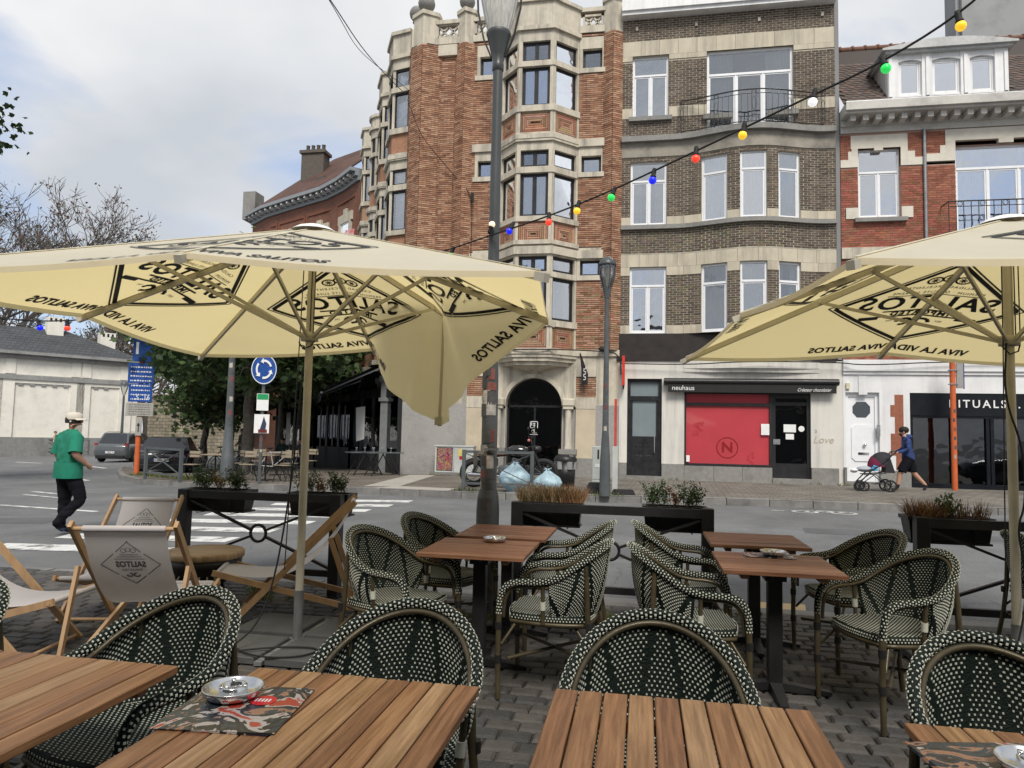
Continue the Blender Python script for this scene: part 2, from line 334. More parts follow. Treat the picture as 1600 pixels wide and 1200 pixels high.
for (xa,ya,xb,yb,w) in ((-34.9,34.6,-31.8,33.2,.2),(-15.6,16.0,-13.4,15.0,.14),(-14.9,15.1,-13.0,14.3,.1),(-13.2,12.7,-10.1,11.85,.14),(-25.9,29.9,-23.7,28.2,.2),(-19.5,21.6,-17.6,20.2,.16)):
    d=Vector((xb-xa,yb-ya)).normalized(); n_=Vector((-d.y,d.x))*w; mark([(xa,ya),(xb,yb),(xb+n_.x,yb+n_.y),(xa+n_.x,ya+n_.y)],'lane_line')
b=B()  # bicycle symbol near the far kerb, flattened by the distance
for cx in (3.35,4.1): b.lathe([(.2,0),(.27,0)],20,(cx,15.75,ROAD+.006),smooth=False)
for p,q in (((3.35,15.75),(3.6,16.05)),((3.6,16.05),(4.0,16.05)),((4.0,16.05),(4.1,15.75)),((3.6,16.05),(3.75,15.75)),((3.75,15.75),(4.0,16.05)),((2.7,15.8),(2.95,15.8))):
    d=Vector((q[0]-p[0],q[1]-p[1])).normalized(); n_=Vector((-d.y,d.x))*.035; b.add([(p[0]-n_.x,p[1]-n_.y,ROAD+.006),(q[0]-n_.x,q[1]-n_.y,ROAD+.006),(q[0]+n_.x,q[1]+n_.y,ROAD+.006),(p[0]+n_.x,p[1]+n_.y,ROAD+.006)],[(0,1,2,3)])
b.build('bicycle_marking',paint,road)

# --- far pavement and plaza, with kerb stones
pave=tilemat('pavement_slabs',(.195,.18,.155),(.145,.135,.115),(.07,.065,.055),1,.3,.3,.012,dirt=.4,rot=.05)
setts=tilemat('plaza_setts',(.20,.175,.145),(.15,.13,.11),(.07,.06,.05),1,.21,.105,.012,dirt=.4,rot=.3)
kerbL=[(-4,15.75),(-6.2,16.45),(-9.4,17.25),(-12.3,17.75),(-14.8,19.0),(-17,21),(-19.5,23.9),(-21.3,26.2)]
kerbR=[(-4,15.75),(-2,15.95),(0,16.3),(2.8,16.65),(5.5,16.5),(12,16.9),(34,17.6)]
tipback=[(-21.2,26.7),(-18.3,23.9),(-16.2,22.1),(-15.2,22.6),(-15.6,26),(-18,34),(-26,48),(-4,48)]
b=B(); b.add([(x,y,WALK) for x,y in kerbR+[(34,40),(-4,40)]],[tuple(range(len(kerbR)+2))])
b.add([(x,y,WALK+gz(x)) for x,y in kerbL+tipback],[tuple(range(len(kerbL)+len(tipback)))[::-1]],1)
walk=b.build('far_pavement',[pave,setts],kind='structure')
kerbm=mat('kerb_stone',(.20,.195,.185),.8,var=.3,scale=4,bump=.3,dirt=.45)
def kerbrun(pts,w,top,bot,parent,inward,step=1.0):
    P=[Vector((x,y)) for x,y in pts]; seg=[]
    for i in range(len(P)-1):
        n=max(1,round((P[i+1]-P[i]).length/step))
        for k in range(n): seg.append((P[i].lerp(P[i+1],k/n),P[i].lerp(P[i+1],(k+1)/n)))
    for p,q in seg:
        d=(q-p).normalized(); n=Vector((-d.y,d.x))*inward; p=p+d*.008; q=q-d*.008; b=B(); j=random.uniform(-.008,.008)
        zt=lambda v: top+gz(v.x)+j; zb=lambda v: bot+gz(v.x)
        e=.025
        prof=[(0,-1),(0,-e),(e,0),(w,0),(w,-1)]
        vs=[]
        for v in (p,q):
            for o,h in prof: c=v+n*o; vs.append((c.x,c.y,zb(v) if h==-1 else zt(v)+h))
        k=len(prof); b.add(vs,[(i,i+1,k+i+1,k+i) for i in range(k-1)]+[tuple(range(k)),tuple(range(k,2*k))[::-1]])
        b.build('kerb_stone',kerbm,parent)
kerbrun(kerbL,.16,WALK+.012,ROAD-.02,walk,-1)
kerbrun(kerbR,.16,WALK+.012,ROAD-.02,walk,1)
kerbrun([(-21.3,26.2),(-21.2,26.7),(-18.3,23.9),(-16.2,22.1)],.16,WALK+.012,ROAD-.02,walk,-1)
tact=tilemat('tactile_paving',(.50,.47,.42),(.45,.42,.37),(.30,.28,.25),1,.1,.1,.02,dirt=.2,off=0)
def flat(pts,dz=.006,base=WALK): return [(x,y,base+gz(x)+dz) for x,y in pts]
b=B(); b.add(flat([(-6.55,16.75),(-4.4,16.05),(-4.35,16.75),(-6.1,17.3)]),[(0,1,2,3)]); b.add(flat([(-6.9,17.05),(-6.0,17.28),(-6.55,22.4),(-7.45,22.4)]),[(0,1,2,3)])
b.build('tactile_strip',tact,walk)
# --- near terrace: bed, setts laid one by one, near kerb
bed=mat('jointing_sand',(.045,.042,.036),.95,var=.3,scale=6,bump=.4)
b=B(); b.add([(-9,-8,-.022),(14,-8,-.022),(14,6.36,-.022),(-9,6.36,-.022)],[(0,1,2,3)]); terrace=b.build('terrace_paving',bed,kind='structure')
cob=mat('cobble',attr=True,rough=.72,var=.25,scale=9,bump=.5,bscale=45,spec=.35)
def sett(b,x,y,l,w,h,c,a=0,cx=0,cy=0):
    e=.012; jit=lambda: random.uniform(-.004,.004)
    bt=[(-l/2,-w/2,-.03),(l/2,-w/2,-.03),(l/2,w/2,-.03),(-l/2,w/2,-.03)]
    md=[(-l/2+jit(),-w/2+jit(),h-e),(l/2+jit(),-w/2+jit(),h-e),(l/2+jit(),w/2+jit(),h-e),(-l/2+jit(),w/2+jit(),h-e)]
    tp=[(-l/2+e,-w/2+e,h+jit()*.6),(l/2-e,-w/2+e,h+jit()*.6),(l/2-e,w/2-e,h+jit()*.6),(-l/2+e,w/2-e,h+jit()*.6)]
    T=b.T; b.T=T@Matrix.Translation((x,y,0))@Matrix.Rotation(a,4,'Z')
    b.add(bt+md+tp,[(0,1,5,4),(1,2,6,5),(2,3,7,6),(3,0,4,7),(4,5,9,8),(5,6,10,9),(6,7,11,10),(7,4,8,11),(8,9,10,11)],0,False,c); b.T=T
cpal=[(.064,.061,.058),(.080,.074,.068),(.052,.051,.050),(.073,.066,.060),(.090,.083,.076),(.058,.057,.058)]
proto=[]
for i in range(10):
    b=B(); sett(b,0,0,.163,.108,.0,cpal[i%6]); proto.append(b.mesh('paving_sett',cob))
st=B(); parts=0; row=0; y=2.35; cand=[]
while y<6.28:
    x=-7.5+(row%2)*.086+random.uniform(-.02,.02)
    while x<6.8: cand.append((x,y+random.uniform(-.007,.007))); x+=.173
    y+=.119; row+=1
def insight(x,y): return -.62*y-.55<x<.5*y+.35 and y>2.9
near=sorted([c for c in cand if insight(*c)],key=lambda c:c[1]-0.0*c[0])
# open patches of floor between the chairs come first
pick=set(near[::max(1,len(near)//300)][:300])
for c in cand:
    if c in pick: inst('paving_sett',random.choice(proto),terrace,(c[0],c[1],random.uniform(-.004,.003)),(random.uniform(-.015,.015),random.uniform(-.015,.015),random.uniform(-.02,.02)+random.choice((0,PI))))
    else: sett(st,c[0],c[1],.163+random.uniform(-.012,.006),.108+random.uniform(-.008,.004),random.uniform(-.004,.004),random.choice(cpal),random.uniform(-.02,.02))
st.build('paving_setts',cob,terrace,kind='stuff')
kerbrun([(-9,6.37),(14,6.37)],.2,.012,-.3,terrace,1)

# ============================================================ WALL TOOLS
def polyfm(pts):
    P=[Vector((x,y)) for x,y in pts]; L=[0]
    for i in range(len(P)-1): L.append(L[-1]+(P[i+1]-P[i]).length)
    nr=[]
    for i in range(len(P)-1):
        d=(P[i+1]-P[i]).normalized(); nr.append(Vector((d.y,-d.x)))
    def fm(u):
        for i in range(len(P)-1):
            if u<=L[i+1]+1e-6 or i==len(P)-2:
                k=(u-L[i])/(L[i+1]-L[i]); p=P[i].lerp(P[i+1],k); n=nr[i]
                if abs(u-L[i+1])<1e-5 and i<len(P)-2:
                    m=(nr[i]+nr[i+1]).normalized(); n=m/max(.5,m.dot(nr[i]))
                elif abs(u-L[i])<1e-5 and i>0:
                    m=(nr[i]+nr[i-1]).normalized(); n=m/max(.5,m.dot(nr[i]))
                return p.x,p.y,n.x,n.y
    return fm,L
def brickwall(parent,fm,u0,u1,z0,z1,holes=(),L=.21,h=.055,ju=.01,jz=.012,depth=.02,pal=None,mortar=None,breaks=(),nparts=300,rev=0):
    """bricks laid course by course round the openings; the ones nearest the street are objects of their own"""
    bk=B(); ind=[]; mo=B(); row=0; z=z0
    cuts=sorted(set([u0,u1]+[x for x in breaks if u0<x<u1]))
    zc=sorted(set([z0,z1]+[t for hh in holes for t in hh[2:4] if z0<t<z1])); uc=sorted(set(cuts+[t for hh in holes for t in hh[:2] if u0<t<u1]))
    if not breaks or len(breaks)>6: uc=sorted(set(uc+[u0+(u1-u0)*i/24 for i in range(25)])) if len(breaks)>6 else uc
    for i in range(len(uc)-1):
        for j in range(len(zc)-1):
            um=(uc[i]+uc[i+1])/2; zm=(zc[j]+zc[j+1])/2
            if any(a<um<b_ and c<zm<d for a,b_,c,d in holes): continue
            p=fm(uc[i]+1e-4); q=fm(uc[i+1]-1e-4); mo.add([(p[0],p[1],zc[j]),(q[0],q[1],zc[j]),(q[0],q[1],zc[j+1]),(p[0],p[1],zc[j+1])],[(0,1,2,3)])
    while z+h<=z1+.005:
        for a,c in zip(cuts[:-1],cuts[1:]):
            iv=[(a,c)]
            for ha,hb,hc,hd in holes:
                if z+h*.6>hc and z+h*.4<hd:
                    nv=[]
                    for s,e in iv:
                        if hb<=s or ha>=e: nv.append((s,e))
                        else:
                            if ha>s: nv.append((s,ha))
                            if hb<e: nv.append((hb,e))
                    iv=nv
            for s,e in iv:
                u=s-(.5*(L+ju) if row%2 else 0)
                while u<e-.012:
                    x0=max(u,s); x1=min(u+L,e)
                    if x1-x0>.015:
                        p=fm(x0+1e-4); q=fm(x1-1e-4); col=random.choice(pal); k=random.uniform(.82,1.16); col=tuple(t*k for t in col)
                        full=x1-x0>L-.004; de=depth+random.uniform(-.003,.003)
                        ind.append((p,q,z,col,full,de))
                    u+=L+ju
        z+=h+jz; row+=1
    fulls=[i for i,t in enumerate(ind) if t[4]]
    fulls.sort(key=lambda i:(ind[i][0][0])**2+(ind[i][0][1])**2+(ind[i][2]-1.5)**2)
    sel=set(fulls[:nparts]); protos=[]
    org=ORG[parent.name]
    for i in range(8):
        pb=B(); c=tuple(t*random.uniform(.85,1.15) for t in pal[i%len(pal)]); pb.add([(0,0,0),(L,0,0),(L,-depth,0),(0,-depth,0),(0,0,h),(L,0,h),(L,-depth,h),(0,-depth,h)],[(3,2,1,0),(4,5,6,7),(1,2,6,5),(2,3,7,6),(3,0,4,7)],0,False,c); protos.append(pb.mesh('brick',brickm))
    for i,(p,q,zz,col,full,de) in enumerate(ind):
        nx=(p[2]+q[2])/2; ny=(p[3]+q[3])/2
        if i in sel:
            inst('brick',random.choice(protos),parent,(p[0]-org[0],p[1]-org[1],zz-org[2]),(0,0,math.atan2(q[1]-p[1],q[0]-p[0])))
        else:
            a=(p[0],p[1],zz);b_=(q[0],q[1],zz);c_=(q[0]+nx*de,q[1]+ny*de,zz);d=(p[0]+nx*de,p[1]+ny*de,zz)
            t=[(*v[:2],zz+h) for v in (a,b_,c_,d)]
            bk.add([a,b_,c_,d]+t,[(3,2,1,0),(4,5,6,7),(1,2,6,5),(2,3,7,6),(3,0,4,7)],0,False,col)
    bk.build('brickwork',brickm,parent,world=True,kind='stuff'); mo.build('mortar_wall',mortar,parent,world=True)
def window(parent,W,u0,u1,z0,z1,fr=pvc,depth=.12,fw=.055,lo=2,up=0,tr=None,cur=None,glass=None,reveal=None,sash=.045,lox=None,room=True):
    """framed window set back in its opening: frame and sashes, panes, curtain and the room behind"""
    glass=glass or random.choice((G_sky,G_sky,*G_var)); b=B(); o0=-depth-.05; o1=-depth
    if reveal:
        for a,c,d,e in (((u0,z0),(u0,z1),0,0),((u1,z1),(u1,z0),0,0),((u0,z1),(u1,z1),0,0),((u1,z0),(u0,z0),0,0)):
            b.add([W.p(a[0],a[1],0),W.p(a[0],a[1],o0),W.p(c[0],c[1],o0),W.p(c[0],c[1],0)],[(0,1,2,3)],1)
    b.wbox(W,u0,u0+fw,z0,z1,o0,o1); b.wbox(W,u1-fw,u1,z0,z1,o0,o1); b.wbox(W,u0+fw,u1-fw,z1-fw,z1,o0,o1); b.wbox(W,u0+fw,u1-fw,z0,z0+fw,o0,o1)
    panes=[]
    zt=z1-fw
    if tr: b.wbox(W,u0+fw,u1-fw,tr-fw/2,tr+fw/2,o0,o1+.012); zt=tr-fw/2
    def row(n,za,zb,xs=None,s=sash):
        ed=xs or [u0+fw+(u1-u0-2*fw)*i/n for i in range(n+1)]
        for i in range(n):
            a=ed[i]+(fw*.35 if i else 0); c=ed[i+1]-(fw*.35 if i<n-1 else 0)
            if i<n-1: b.wbox(W,ed[i+1]-fw*.35,ed[i+1]+fw*.35,za,zb,o0,o1+.005)
            if s:
                q=o1-.012
                b.wbox(W,a+.004,a+s,za+.004,zb-.004,o0+.003,q); b.wbox(W,c-s,c-.004,za+.004,zb-.004,o0+.003,q); b.wbox(W,a+s,c-s,za+.004,za+s,o0+.003,q); b.wbox(W,a+s,c-s,zb-s,zb-.004,o0+.003,q)
            panes.append((a+s,c-s,za+s,zb-s))
    row(lo,z0+fw,zt,lox)
    if tr: row(max(1,up),tr+fw/2,z1-fw,None,.01 if up<=1 else sash*.6)
    w=b.build('window',[fr,reveal or fr],parent,world=True)
    for a,c,d,e in panes:
        p=B(); p.wbox(W,a-.01,c+.01,d-.01,e+.01,o0+.018,o0+.024); p.build('pane',glass,w,world=True)
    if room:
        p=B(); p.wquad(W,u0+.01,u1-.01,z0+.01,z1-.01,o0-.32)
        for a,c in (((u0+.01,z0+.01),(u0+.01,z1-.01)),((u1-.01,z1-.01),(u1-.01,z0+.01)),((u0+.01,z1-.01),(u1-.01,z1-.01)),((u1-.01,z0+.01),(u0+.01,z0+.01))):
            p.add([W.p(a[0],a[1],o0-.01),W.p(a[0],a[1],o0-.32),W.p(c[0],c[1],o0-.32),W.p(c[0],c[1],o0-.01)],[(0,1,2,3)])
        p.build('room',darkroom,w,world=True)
    if cur:
        kind,cm=cur; spans={'full':[(u0+.03,u1-.03)],'sides':[(u0+.03,u0+.03+(u1-u0)*.3),(u1-.03-(u1-u0)*.3,u1-.03)],'left':[(u0+.03,u0+(u1-u0)*.45)],'half':[(u0+.03,u1-.03)]}[kind]
        for a,c in spans:
            p=B(); nfold=max(3,int((c-a)/.09)); zb=z0+.04 if kind!='half' else z0+(z1-z0)*.35
            p.grid(lambda i,j:W.p(a+(c-a)*i,zb+(z1-.05-zb)*j,o0-.1+.02*math.sin(i*nfold*2*PI)),nfold*6,1); p.build('curtain',cm,w,world=True)
    return w
def pbox(parent,name,W,u0,u1,z0,z1,o0,o1,m): return B().wbox(W,u0,u1,z0,z1,o0,o1).build(name,m,parent,world=True)
# ============================================================ ART DECO CORNER BUILDING
FY=22.9
deco=thing('brick_apartment_building','orange brown brick corner building with stone bay windows and arched entrance','building',(-4.4,FY,.1))
mortd=mat('dark_recessed_mortar',(.06,.045,.036),.95,var=.2)
pald=[(.36,.195,.120),(.31,.16,.098),(.40,.235,.152),(.24,.122,.078),(.34,.178,.108),(.42,.262,.172)]
fl=[dict(u0=13.62,u1=14.30,m0=12.12,m1=13.44,s=11.92,p=11.2,l=10.95),dict(u0=10.08,u1=10.64,m0=8.45,m1=9.88,s=8.28,p=7.46,l=7.24),dict(u0=6.64,u1=7.16,m0=5.08,m1=6.47,s=4.88,p=4.18,l=4.0)]
Wf=Wall((0,FY),(1,0))   # u = x on the street front
# brick runs; plan has prow-shaped piers that make the courses zigzag
ptsR=[(-2.13,FY),(-1.34,FY),(-1.02,FY-.2),(-.72,FY)]
fmR,LR=polyfm(ptsR); zTop=14.85
holesR=[(0,.79,f['u0']-.16,f['u1']+.40) for f in fl]+[(0,.79,f['p']-.26,f['p']) for f in fl[:2]]
brickwall(deco,fmR,0,LR[-1],4.2,zTop,holesR,L=.24,h=.05,ju=.006,jz=.018,depth=.028,pal=pald,mortar=mortd,breaks=LR,nparts=150)
ptsL=[(-7.95,FY-.02),(-7.52,FY-.28),(-6.98,FY),(-6.92,FY+.06),(-6.42,FY+.06),(-6.36,FY),(-6.05,FY-.2),(-5.76,FY),(-4.77,FY)]
fmL,LL=polyfm(ptsL); uS=LL[-1]-.87
holesL=[(uS,LL[-1],f['u0']-.16,f['u1']+.40) for f in fl]+[(uS,LL[-1],f['p']-.26,f['p']) for f in fl[:2]]
brickwall(deco,fmL,0,LL[-1],4.2,zTop,holesL,L=.24,h=.05,ju=.006,jz=.018,depth=.028,pal=pald,mortar=mortd,breaks=LL,nparts=150)
# bay window of three facets
bp=[(-4.77,FY),(-4.06,FY-.75),(-2.9,FY-.75),(-2.13,FY)]; fmB,LB=polyfm(bp)
def bandp(name,z0,z1,o0,o1,m=stone,fm=fmB,us=LB,par=deco): return B().band(fm,us,z0,z1,o0,o1).build(name,m,par,world=True)
facets=[Wall(bp[i],(bp[i+1][0]-bp[i][0],bp[i+1][1]-bp[i][1])) for i in range(3)]; flen=[LB[i+1]-LB[i] for i in range(3)]
for k,f in enumerate(fl):
    bandp('lintel',f['u1'],f['u1']+.36,-.25,.0); bandp('cornice_moulding',f['u1']+.36,f['u1']+.50,-.25,.09)
    bandp('transom',f['m1'],f['u0'],-.25,.035); bandp('sill',f['s'],f['m0'],-.25,.06)
    bandp('ledge',f['l']-.03 if k<2 else f['l'],f['p'],-.2,.07)
    for i in range(3):
        W=facets[i]; L_=flen[i]; mw=.09
        for z0,z1 in ((f['u0'],f['u1']),(f['m0'],f['m1'])):
            pbox(deco,'mullion',W,0.002,mw+.03*(i==1),z0,z1,-.2,.002,stone); pbox(deco,'mullion',W,L_-mw-.03*(i==1),L_-.002,z0,z1,-.2,.002,stone)
        for z0,z1 in ((f['u0'],f['u1']),(f['m0'],f['m1'])):
            window(deco,W,mw+.03*(i==1),L_-mw-.03*(i==1),z0,z1,blackframe,.1,.05,lo=2 if i==1 else 1,sash=.05,cur=(None,('full',curtainm),None)[i] if k<2 and z0==f['m0'] else (('sides',curtainm) if i!=1 and k==2 and z0==f['m0'] else None))
        # panel of bricks set in nested rectangles
        nb=B(); a,c,z0,z1=mw+.02,L_-mw-.02,f['p'],f['s']; nb.wquad(W,a,c,z0,z1,-.03,1); th=.052
        while c-a>.05 and z1-z0>.05:
            cols=[tuple(t*random.uniform(.85,1.15) for t in random.choice(pald)) for _ in range(4)]
            for (p0,p1,q0,q1),cc in zip(((a,c,z1-th,z1),(a,c,z0,z0+th),(a,a+th,z0+th+.012,z1-th-.012),(c-th,c,z0+th+.012,z1-th-.012)),cols):
                n0=len(nb.f); 
                if p1-p0>.01 and q1-q0>.01:
                    nb.wbox(W,p0,p1,q0,q1,-.03,-.005)
                    for j in range(n0,len(nb.f)): nb.c[j]=cc
            a+=th+.014;c-=th+.014;z0+=th+.014;z1-=th+.014
        nb.build('brick_panel',[brickm,mortd],deco,world=True)
        pbox(deco,'panel_pier',W,.002,mw,f['p'],f['s'],-.1,.02,stone); pbox(deco,'panel_pier',W,L_-mw,L_-.002,f['p'],f['s'],-.1,.02,stone)
    # small side windows in stone surrounds
    for (a,c) in ((-2.13,-1.34),(-5.64,-4.77)):
        x0,x1=(a+.1,c-.04) if a>-3 else (a+.1,c-.1); zb,zt=f['u0'],f['u1']
        pbox(deco,'stone_surround',Wf,a+.001,c,zt,zt+.40,-.2,.03,stone); pbox(deco,'stone_surround',Wf,a+.001,x0,zb,zt,-.2,.03,stone); pbox(deco,'stone_surround',Wf,x1,c,zb,zt,-.2,.03,stone); pbox(deco,'window_sill',Wf,a-(.06 if a<-3 else -.001),c+(.06 if a>-3 else 0),zb-.16,zb,-.2,.07,stone)
        window(deco,Wf,x0,x1,zb,zt,blackframe,.12,.06,lo=1,sash=.02)
        if k<2: pbox(deco,'ledge',Wf,a-(.1 if a<-3 else -.001),c+(.06 if a>-3 else 0),f['p']-.26,f['p'],-.2,.10,stone)
# parapet
bandp('parapet_block',14.80,15.62,-.3,.02); bandp('parapet_cap',15.62,15.74,-.35,.10)
def lattice(u0,u1,z0,z1,nx):
    b=B(); b.wbox(Wf,u0,u1,z0,z0+.07,-.18,0); b.wbox(Wf,u0,u1,z1-.07,z1,-.18,0); b.wbox(Wf,u0,u0+.07,z0,z1,-.18,0); b.wbox(Wf,u1-.07,u1,z0,z1,-.18,0)
    for i in range(nx):
        a=u0+.07+(u1-u0-.14)*i/nx; c=u0+.07+(u1-u0-.14)*(i+1)/nx
        for p,q in (((a,z0+.07),(c,z1-.07)),((a,z1-.07),(c,z0+.07))): b.bar(Wf.p(p[0],p[1],-.09),Wf.p(q[0],q[1],-.09),.06,.1,up=(0,-1,0))
    b.build('lattice',stone,deco,world=True)
lattice(-2.05,-1.36,15.05,15.5,2); lattice(-7.12,-6.3,15.1,15.6,2); lattice(-5.75,-4.85,15.1,15.6,3)
for a,c in ((-2.13,-1.3),(-7.2,-6.28),(-5.8,-4.77)):
    pbox(deco,'parapet_base',Wf,a,c,zTop,15.08,-.3,.06,stone); pbox(deco,'parapet_cap',Wf,a,c,15.58,15.72,-.3,.06,stone)
for cx,w,pk in ((-1.02,.32,.2),(-6.05,.3,.2),(-7.52,.44,.27)):
    b=B(); b.prism([(cx-w,FY+.25),(cx-w,FY),(cx,FY-pk-.03),(cx+w,FY),(cx+w,FY+.25)],zTop-.1,15.86); b.prism([(cx-w-.06,FY+.3),(cx-w-.06,FY-.02),(cx,FY-pk-.1),(cx+w+.06,FY-.02),(cx+w+.06,FY+.3)],15.86,16.0); b.build('parapet_pier',stone,deco,world=True)
for cx,cy,r in ((-6.05,FY,.27),(-7.5,FY-.05,.3),(-8.0,FY+.45,.28)):
    b=B(); b.lathe([(.001,.0),(.16,0),(.14,.06),(.1,.1)],14,(cx,cy,16.0)); b.ball((cx,cy,16.05+r),r,8); b.build('ball_finial',bluestone,deco,world=True)
pbox(deco,'keystone',Wf,-7.02,-6.35,14.42,14.8,-.1,.09,stone)
# ground floor : stone wall with arched doorway
def archpts(cx,r,zs,n=16,a0=PI,a1=0): return [(cx+r*math.cos(a0+(a1-a0)*i/n),zs+r*math.sin(a0+(a1-a0)*i/n)) for i in range(n+1)]
ax,ar,azs=-3.47,.93,2.36
b=B(); out_=[(-4.85,4.2),(-4.85,2.36)]
arc=archpts(ax,ar,azs)
b.wprism(Wf,[(-4.85,2.36)]+arc[:9]+[(ax,4.2),(-4.85,4.2)],-.35,0); b.wprism(Wf,arc[8:]+[(-2.1,2.36),(-2.1,4.2),(ax,4.2)],-.35,0)
b.build('arch_wall',stone,deco,world=True)
b=B(); rim=archpts(ax,ar+.0,azs,24); rim2=archpts(ax,ar+.14,azs,24)
for i in range(24): b.wprism(Wf,[rim[i],rim[i+1],rim2[i+1],rim2[i]],0,.07)
b.build('archivolt',stone,deco,world=True)
for s in (-1,1):
    cx=ax+s*(ar+.22)
    b=B(); b.lathe([(.13,0),(.13,.05),(.11,.08),(.105,1.2),(.1,1.36)],16,(cx,FY-.12,1.0)); b.build('column',stone,deco,world=True)
    b=B(); b.box(cx-.2,cx+.2,FY-.28,FY+.02,2.36,2.62,bev=.04); b.box(cx-.16,cx+.16,FY-.25,FY-.02,2.28,2.36); b.build('capital',stone,deco,world=True)
    b=B(); b.box(cx-.24,cx+.24,FY-.3,FY+.02,.1,.84); b.box(cx-.28,cx+.28,FY-.34,FY+.02,.84,1.0); b.build('pedestal',bluestone,deco,world=True)
    pbox(deco,'door_jamb',Wf,cx-.2,cx+.2,1.0,2.28,-.3,-.02,granite)
    pbox(deco,'arch_reveal',Wf,*((ax-ar-.02,ax-ar+.001) if s<0 else (ax+ar-.001,ax+ar+.02)),.1,2.36,-.34,-.021,stone)
# glazed arched door
b=B(); b.wquad(Wf,ax-1,ax+1,.1,3.4,-1.6); b.build('hallway',dark,deco,world=True)
b=B()
for i in range(16): b.wprism(Wf,[arc[i],arc[i+1],(arc[i+1][0]*.93+ax*.07,azs+(arc[i+1][1]-azs)*.93),(arc[i][0]*.93+ax*.07,azs+(arc[i][1]-azs)*.93)],-.34,-.28)
for u in (ax-ar,ax+ar-.07): b.wbox(Wf,u,u+.07,.14,azs,-.34,-.28)
b.wbox(Wf,ax-ar,ax+ar,azs-.02,azs+.05,-.34,-.28); b.wbox(Wf,ax-.03,ax+.03,.14,azs,-.33,-.29); b.wbox(Wf,ax-ar,ax+ar,.12,.3,-.34,-.28)
dr=b.build('arched_door',blackframe,deco,world=True)
for q0,q1 in ((-.86,-.03),(.03,.86)): b=B(); b.wquad(Wf,ax+q0,ax+q1,.3,azs-.02,-.31); b.build('pane',G_shop,dr,world=True)
b=B(); b.add([Wf.p(u,z,-.312) for u,z in archpts(ax,ar*.93,azs)],[tuple(range(17))[::-1]]); b.build('fanlight_pane',G_shop,dr,world=True)
b=B()
for (u0,z0,u1,z1) in ((-.13,1.86,.13,1.88),(.11,1.66,.13,1.88),(-.13,1.66,-.11,1.88),(-.09,1.74,-.07,1.84),(-.04,1.74,.04,1.76),(-.04,1.8,.04,1.82),(.0,1.68,.02,1.8),(-.13,1.66,-.02,1.68),(-.08,1.58,.02,1.6),(-.08,1.54,-.06,1.64),(.0,1.52,.02,1.62),(-.13,1.44,.13,1.452),(-.05,1.49,.1,1.5)):
    b.wquad(Wf,ax-.02+u0,ax-.02+u1,z0,z1,-.28)
b.build('door_lettering',whiteprint,dr,world=True)
# flanking piers : plinth, beige slabs, brick squares, granite cladding
beige=mat('beige_stone',(.50,.43,.32),.8,var=.08,scale=3,dirt=.2)
for a,c in ((-2.1,-1.46),(-5.72,-4.85)):
    pbox(deco,'plinth',Wf,a,c,.05,.72,-.2,.05,bluestone); pbox(deco,'stone_slab',Wf,a,c,.72,2.3,-.2,.0,beige); pbox(deco,'stone_band',Wf,a,c,2.3,2.68,-.2,.012,stone); pbox(deco,'stone_band',Wf,a,c,3.34,4.2,-.2,.0,stone)
    fmx,Lx=polyfm([(a,FY),(c,FY)]); brickwall(deco,fmx,0,Lx[-1],2.69,3.34,(),L=.24,h=.05,ju=.006,jz=.018,depth=.02,pal=pald,mortar=mortd,breaks=(0.01,),nparts=0)
for a,c in ((-1.46,-.72),(-7.95,-5.72)):
    pbox(deco,'plinth',Wf,a,c,.02,.72,-.2,.04,granite); pbox(deco,'granite_cladding',Wf,a,c,.72,2.42,-.2,.0,granite)
    pbox(deco,'stone_band',Wf,a,c,2.42,4.2,-.2,-.004,stone)
    if a<-6: pbox(deco,'quoin',Wf,-7.94,-7.5,2.5,2.8,-.1,.03,stone); pbox(deco,'quoin',Wf,-7.94,-7.6,2.8,3.1,-.1,.03,stone)
pbox(deco,'string_course',Wf,-2.13,-.72,4.0,4.2,-.1,.06,stone); pbox(deco,'string_course',Wf,-7.95,-4.77,4.0,4.2,-.1,.06,stone)
# stepped corbel under the bay
b=B()
for (k,z0,z1,sc) in ((0,3.9,4.06,1.04),(1,3.78,3.9,.97),(2,3.66,3.78,.84)):
    cx=-3.45; poly=[(cx+(x-cx)*sc,FY+(y-FY)*sc) for x,y in bp]; b.prism([(p[0],p[1]) for p in poly],z0,z1)
b.add([(-4.2,FY,3.66),(-3.9,FY-.52,3.66),(-3.0,FY-.52,3.66),(-2.7,FY,3.66),(-3.45,FY,3.38)],[(0,1,4),(1,2,4),(2,3,4)])
b.build('corbel',stone,deco,world=True)
# body behind the street front (roof and flank keep the sky from showing through)
b=B(); b.prism([(-.75,FY+2.2),(-.75,FY+9),(-9.5,34),(-12.6,33.4),(-11.6,32.0),(-7.2,FY+2.2)],.05,14.9); b.add([(-.75,FY+.2,14.86),(-.75,FY+2.3,14.86),(-7.9,FY+2.3,14.86),(-7.9,FY+.2,14.86)],[(0,1,2,3)]); b.build('building_body',mat('plain_rear_brick',(.25,.13,.08),.9,dirt=.3),deco,world=True)
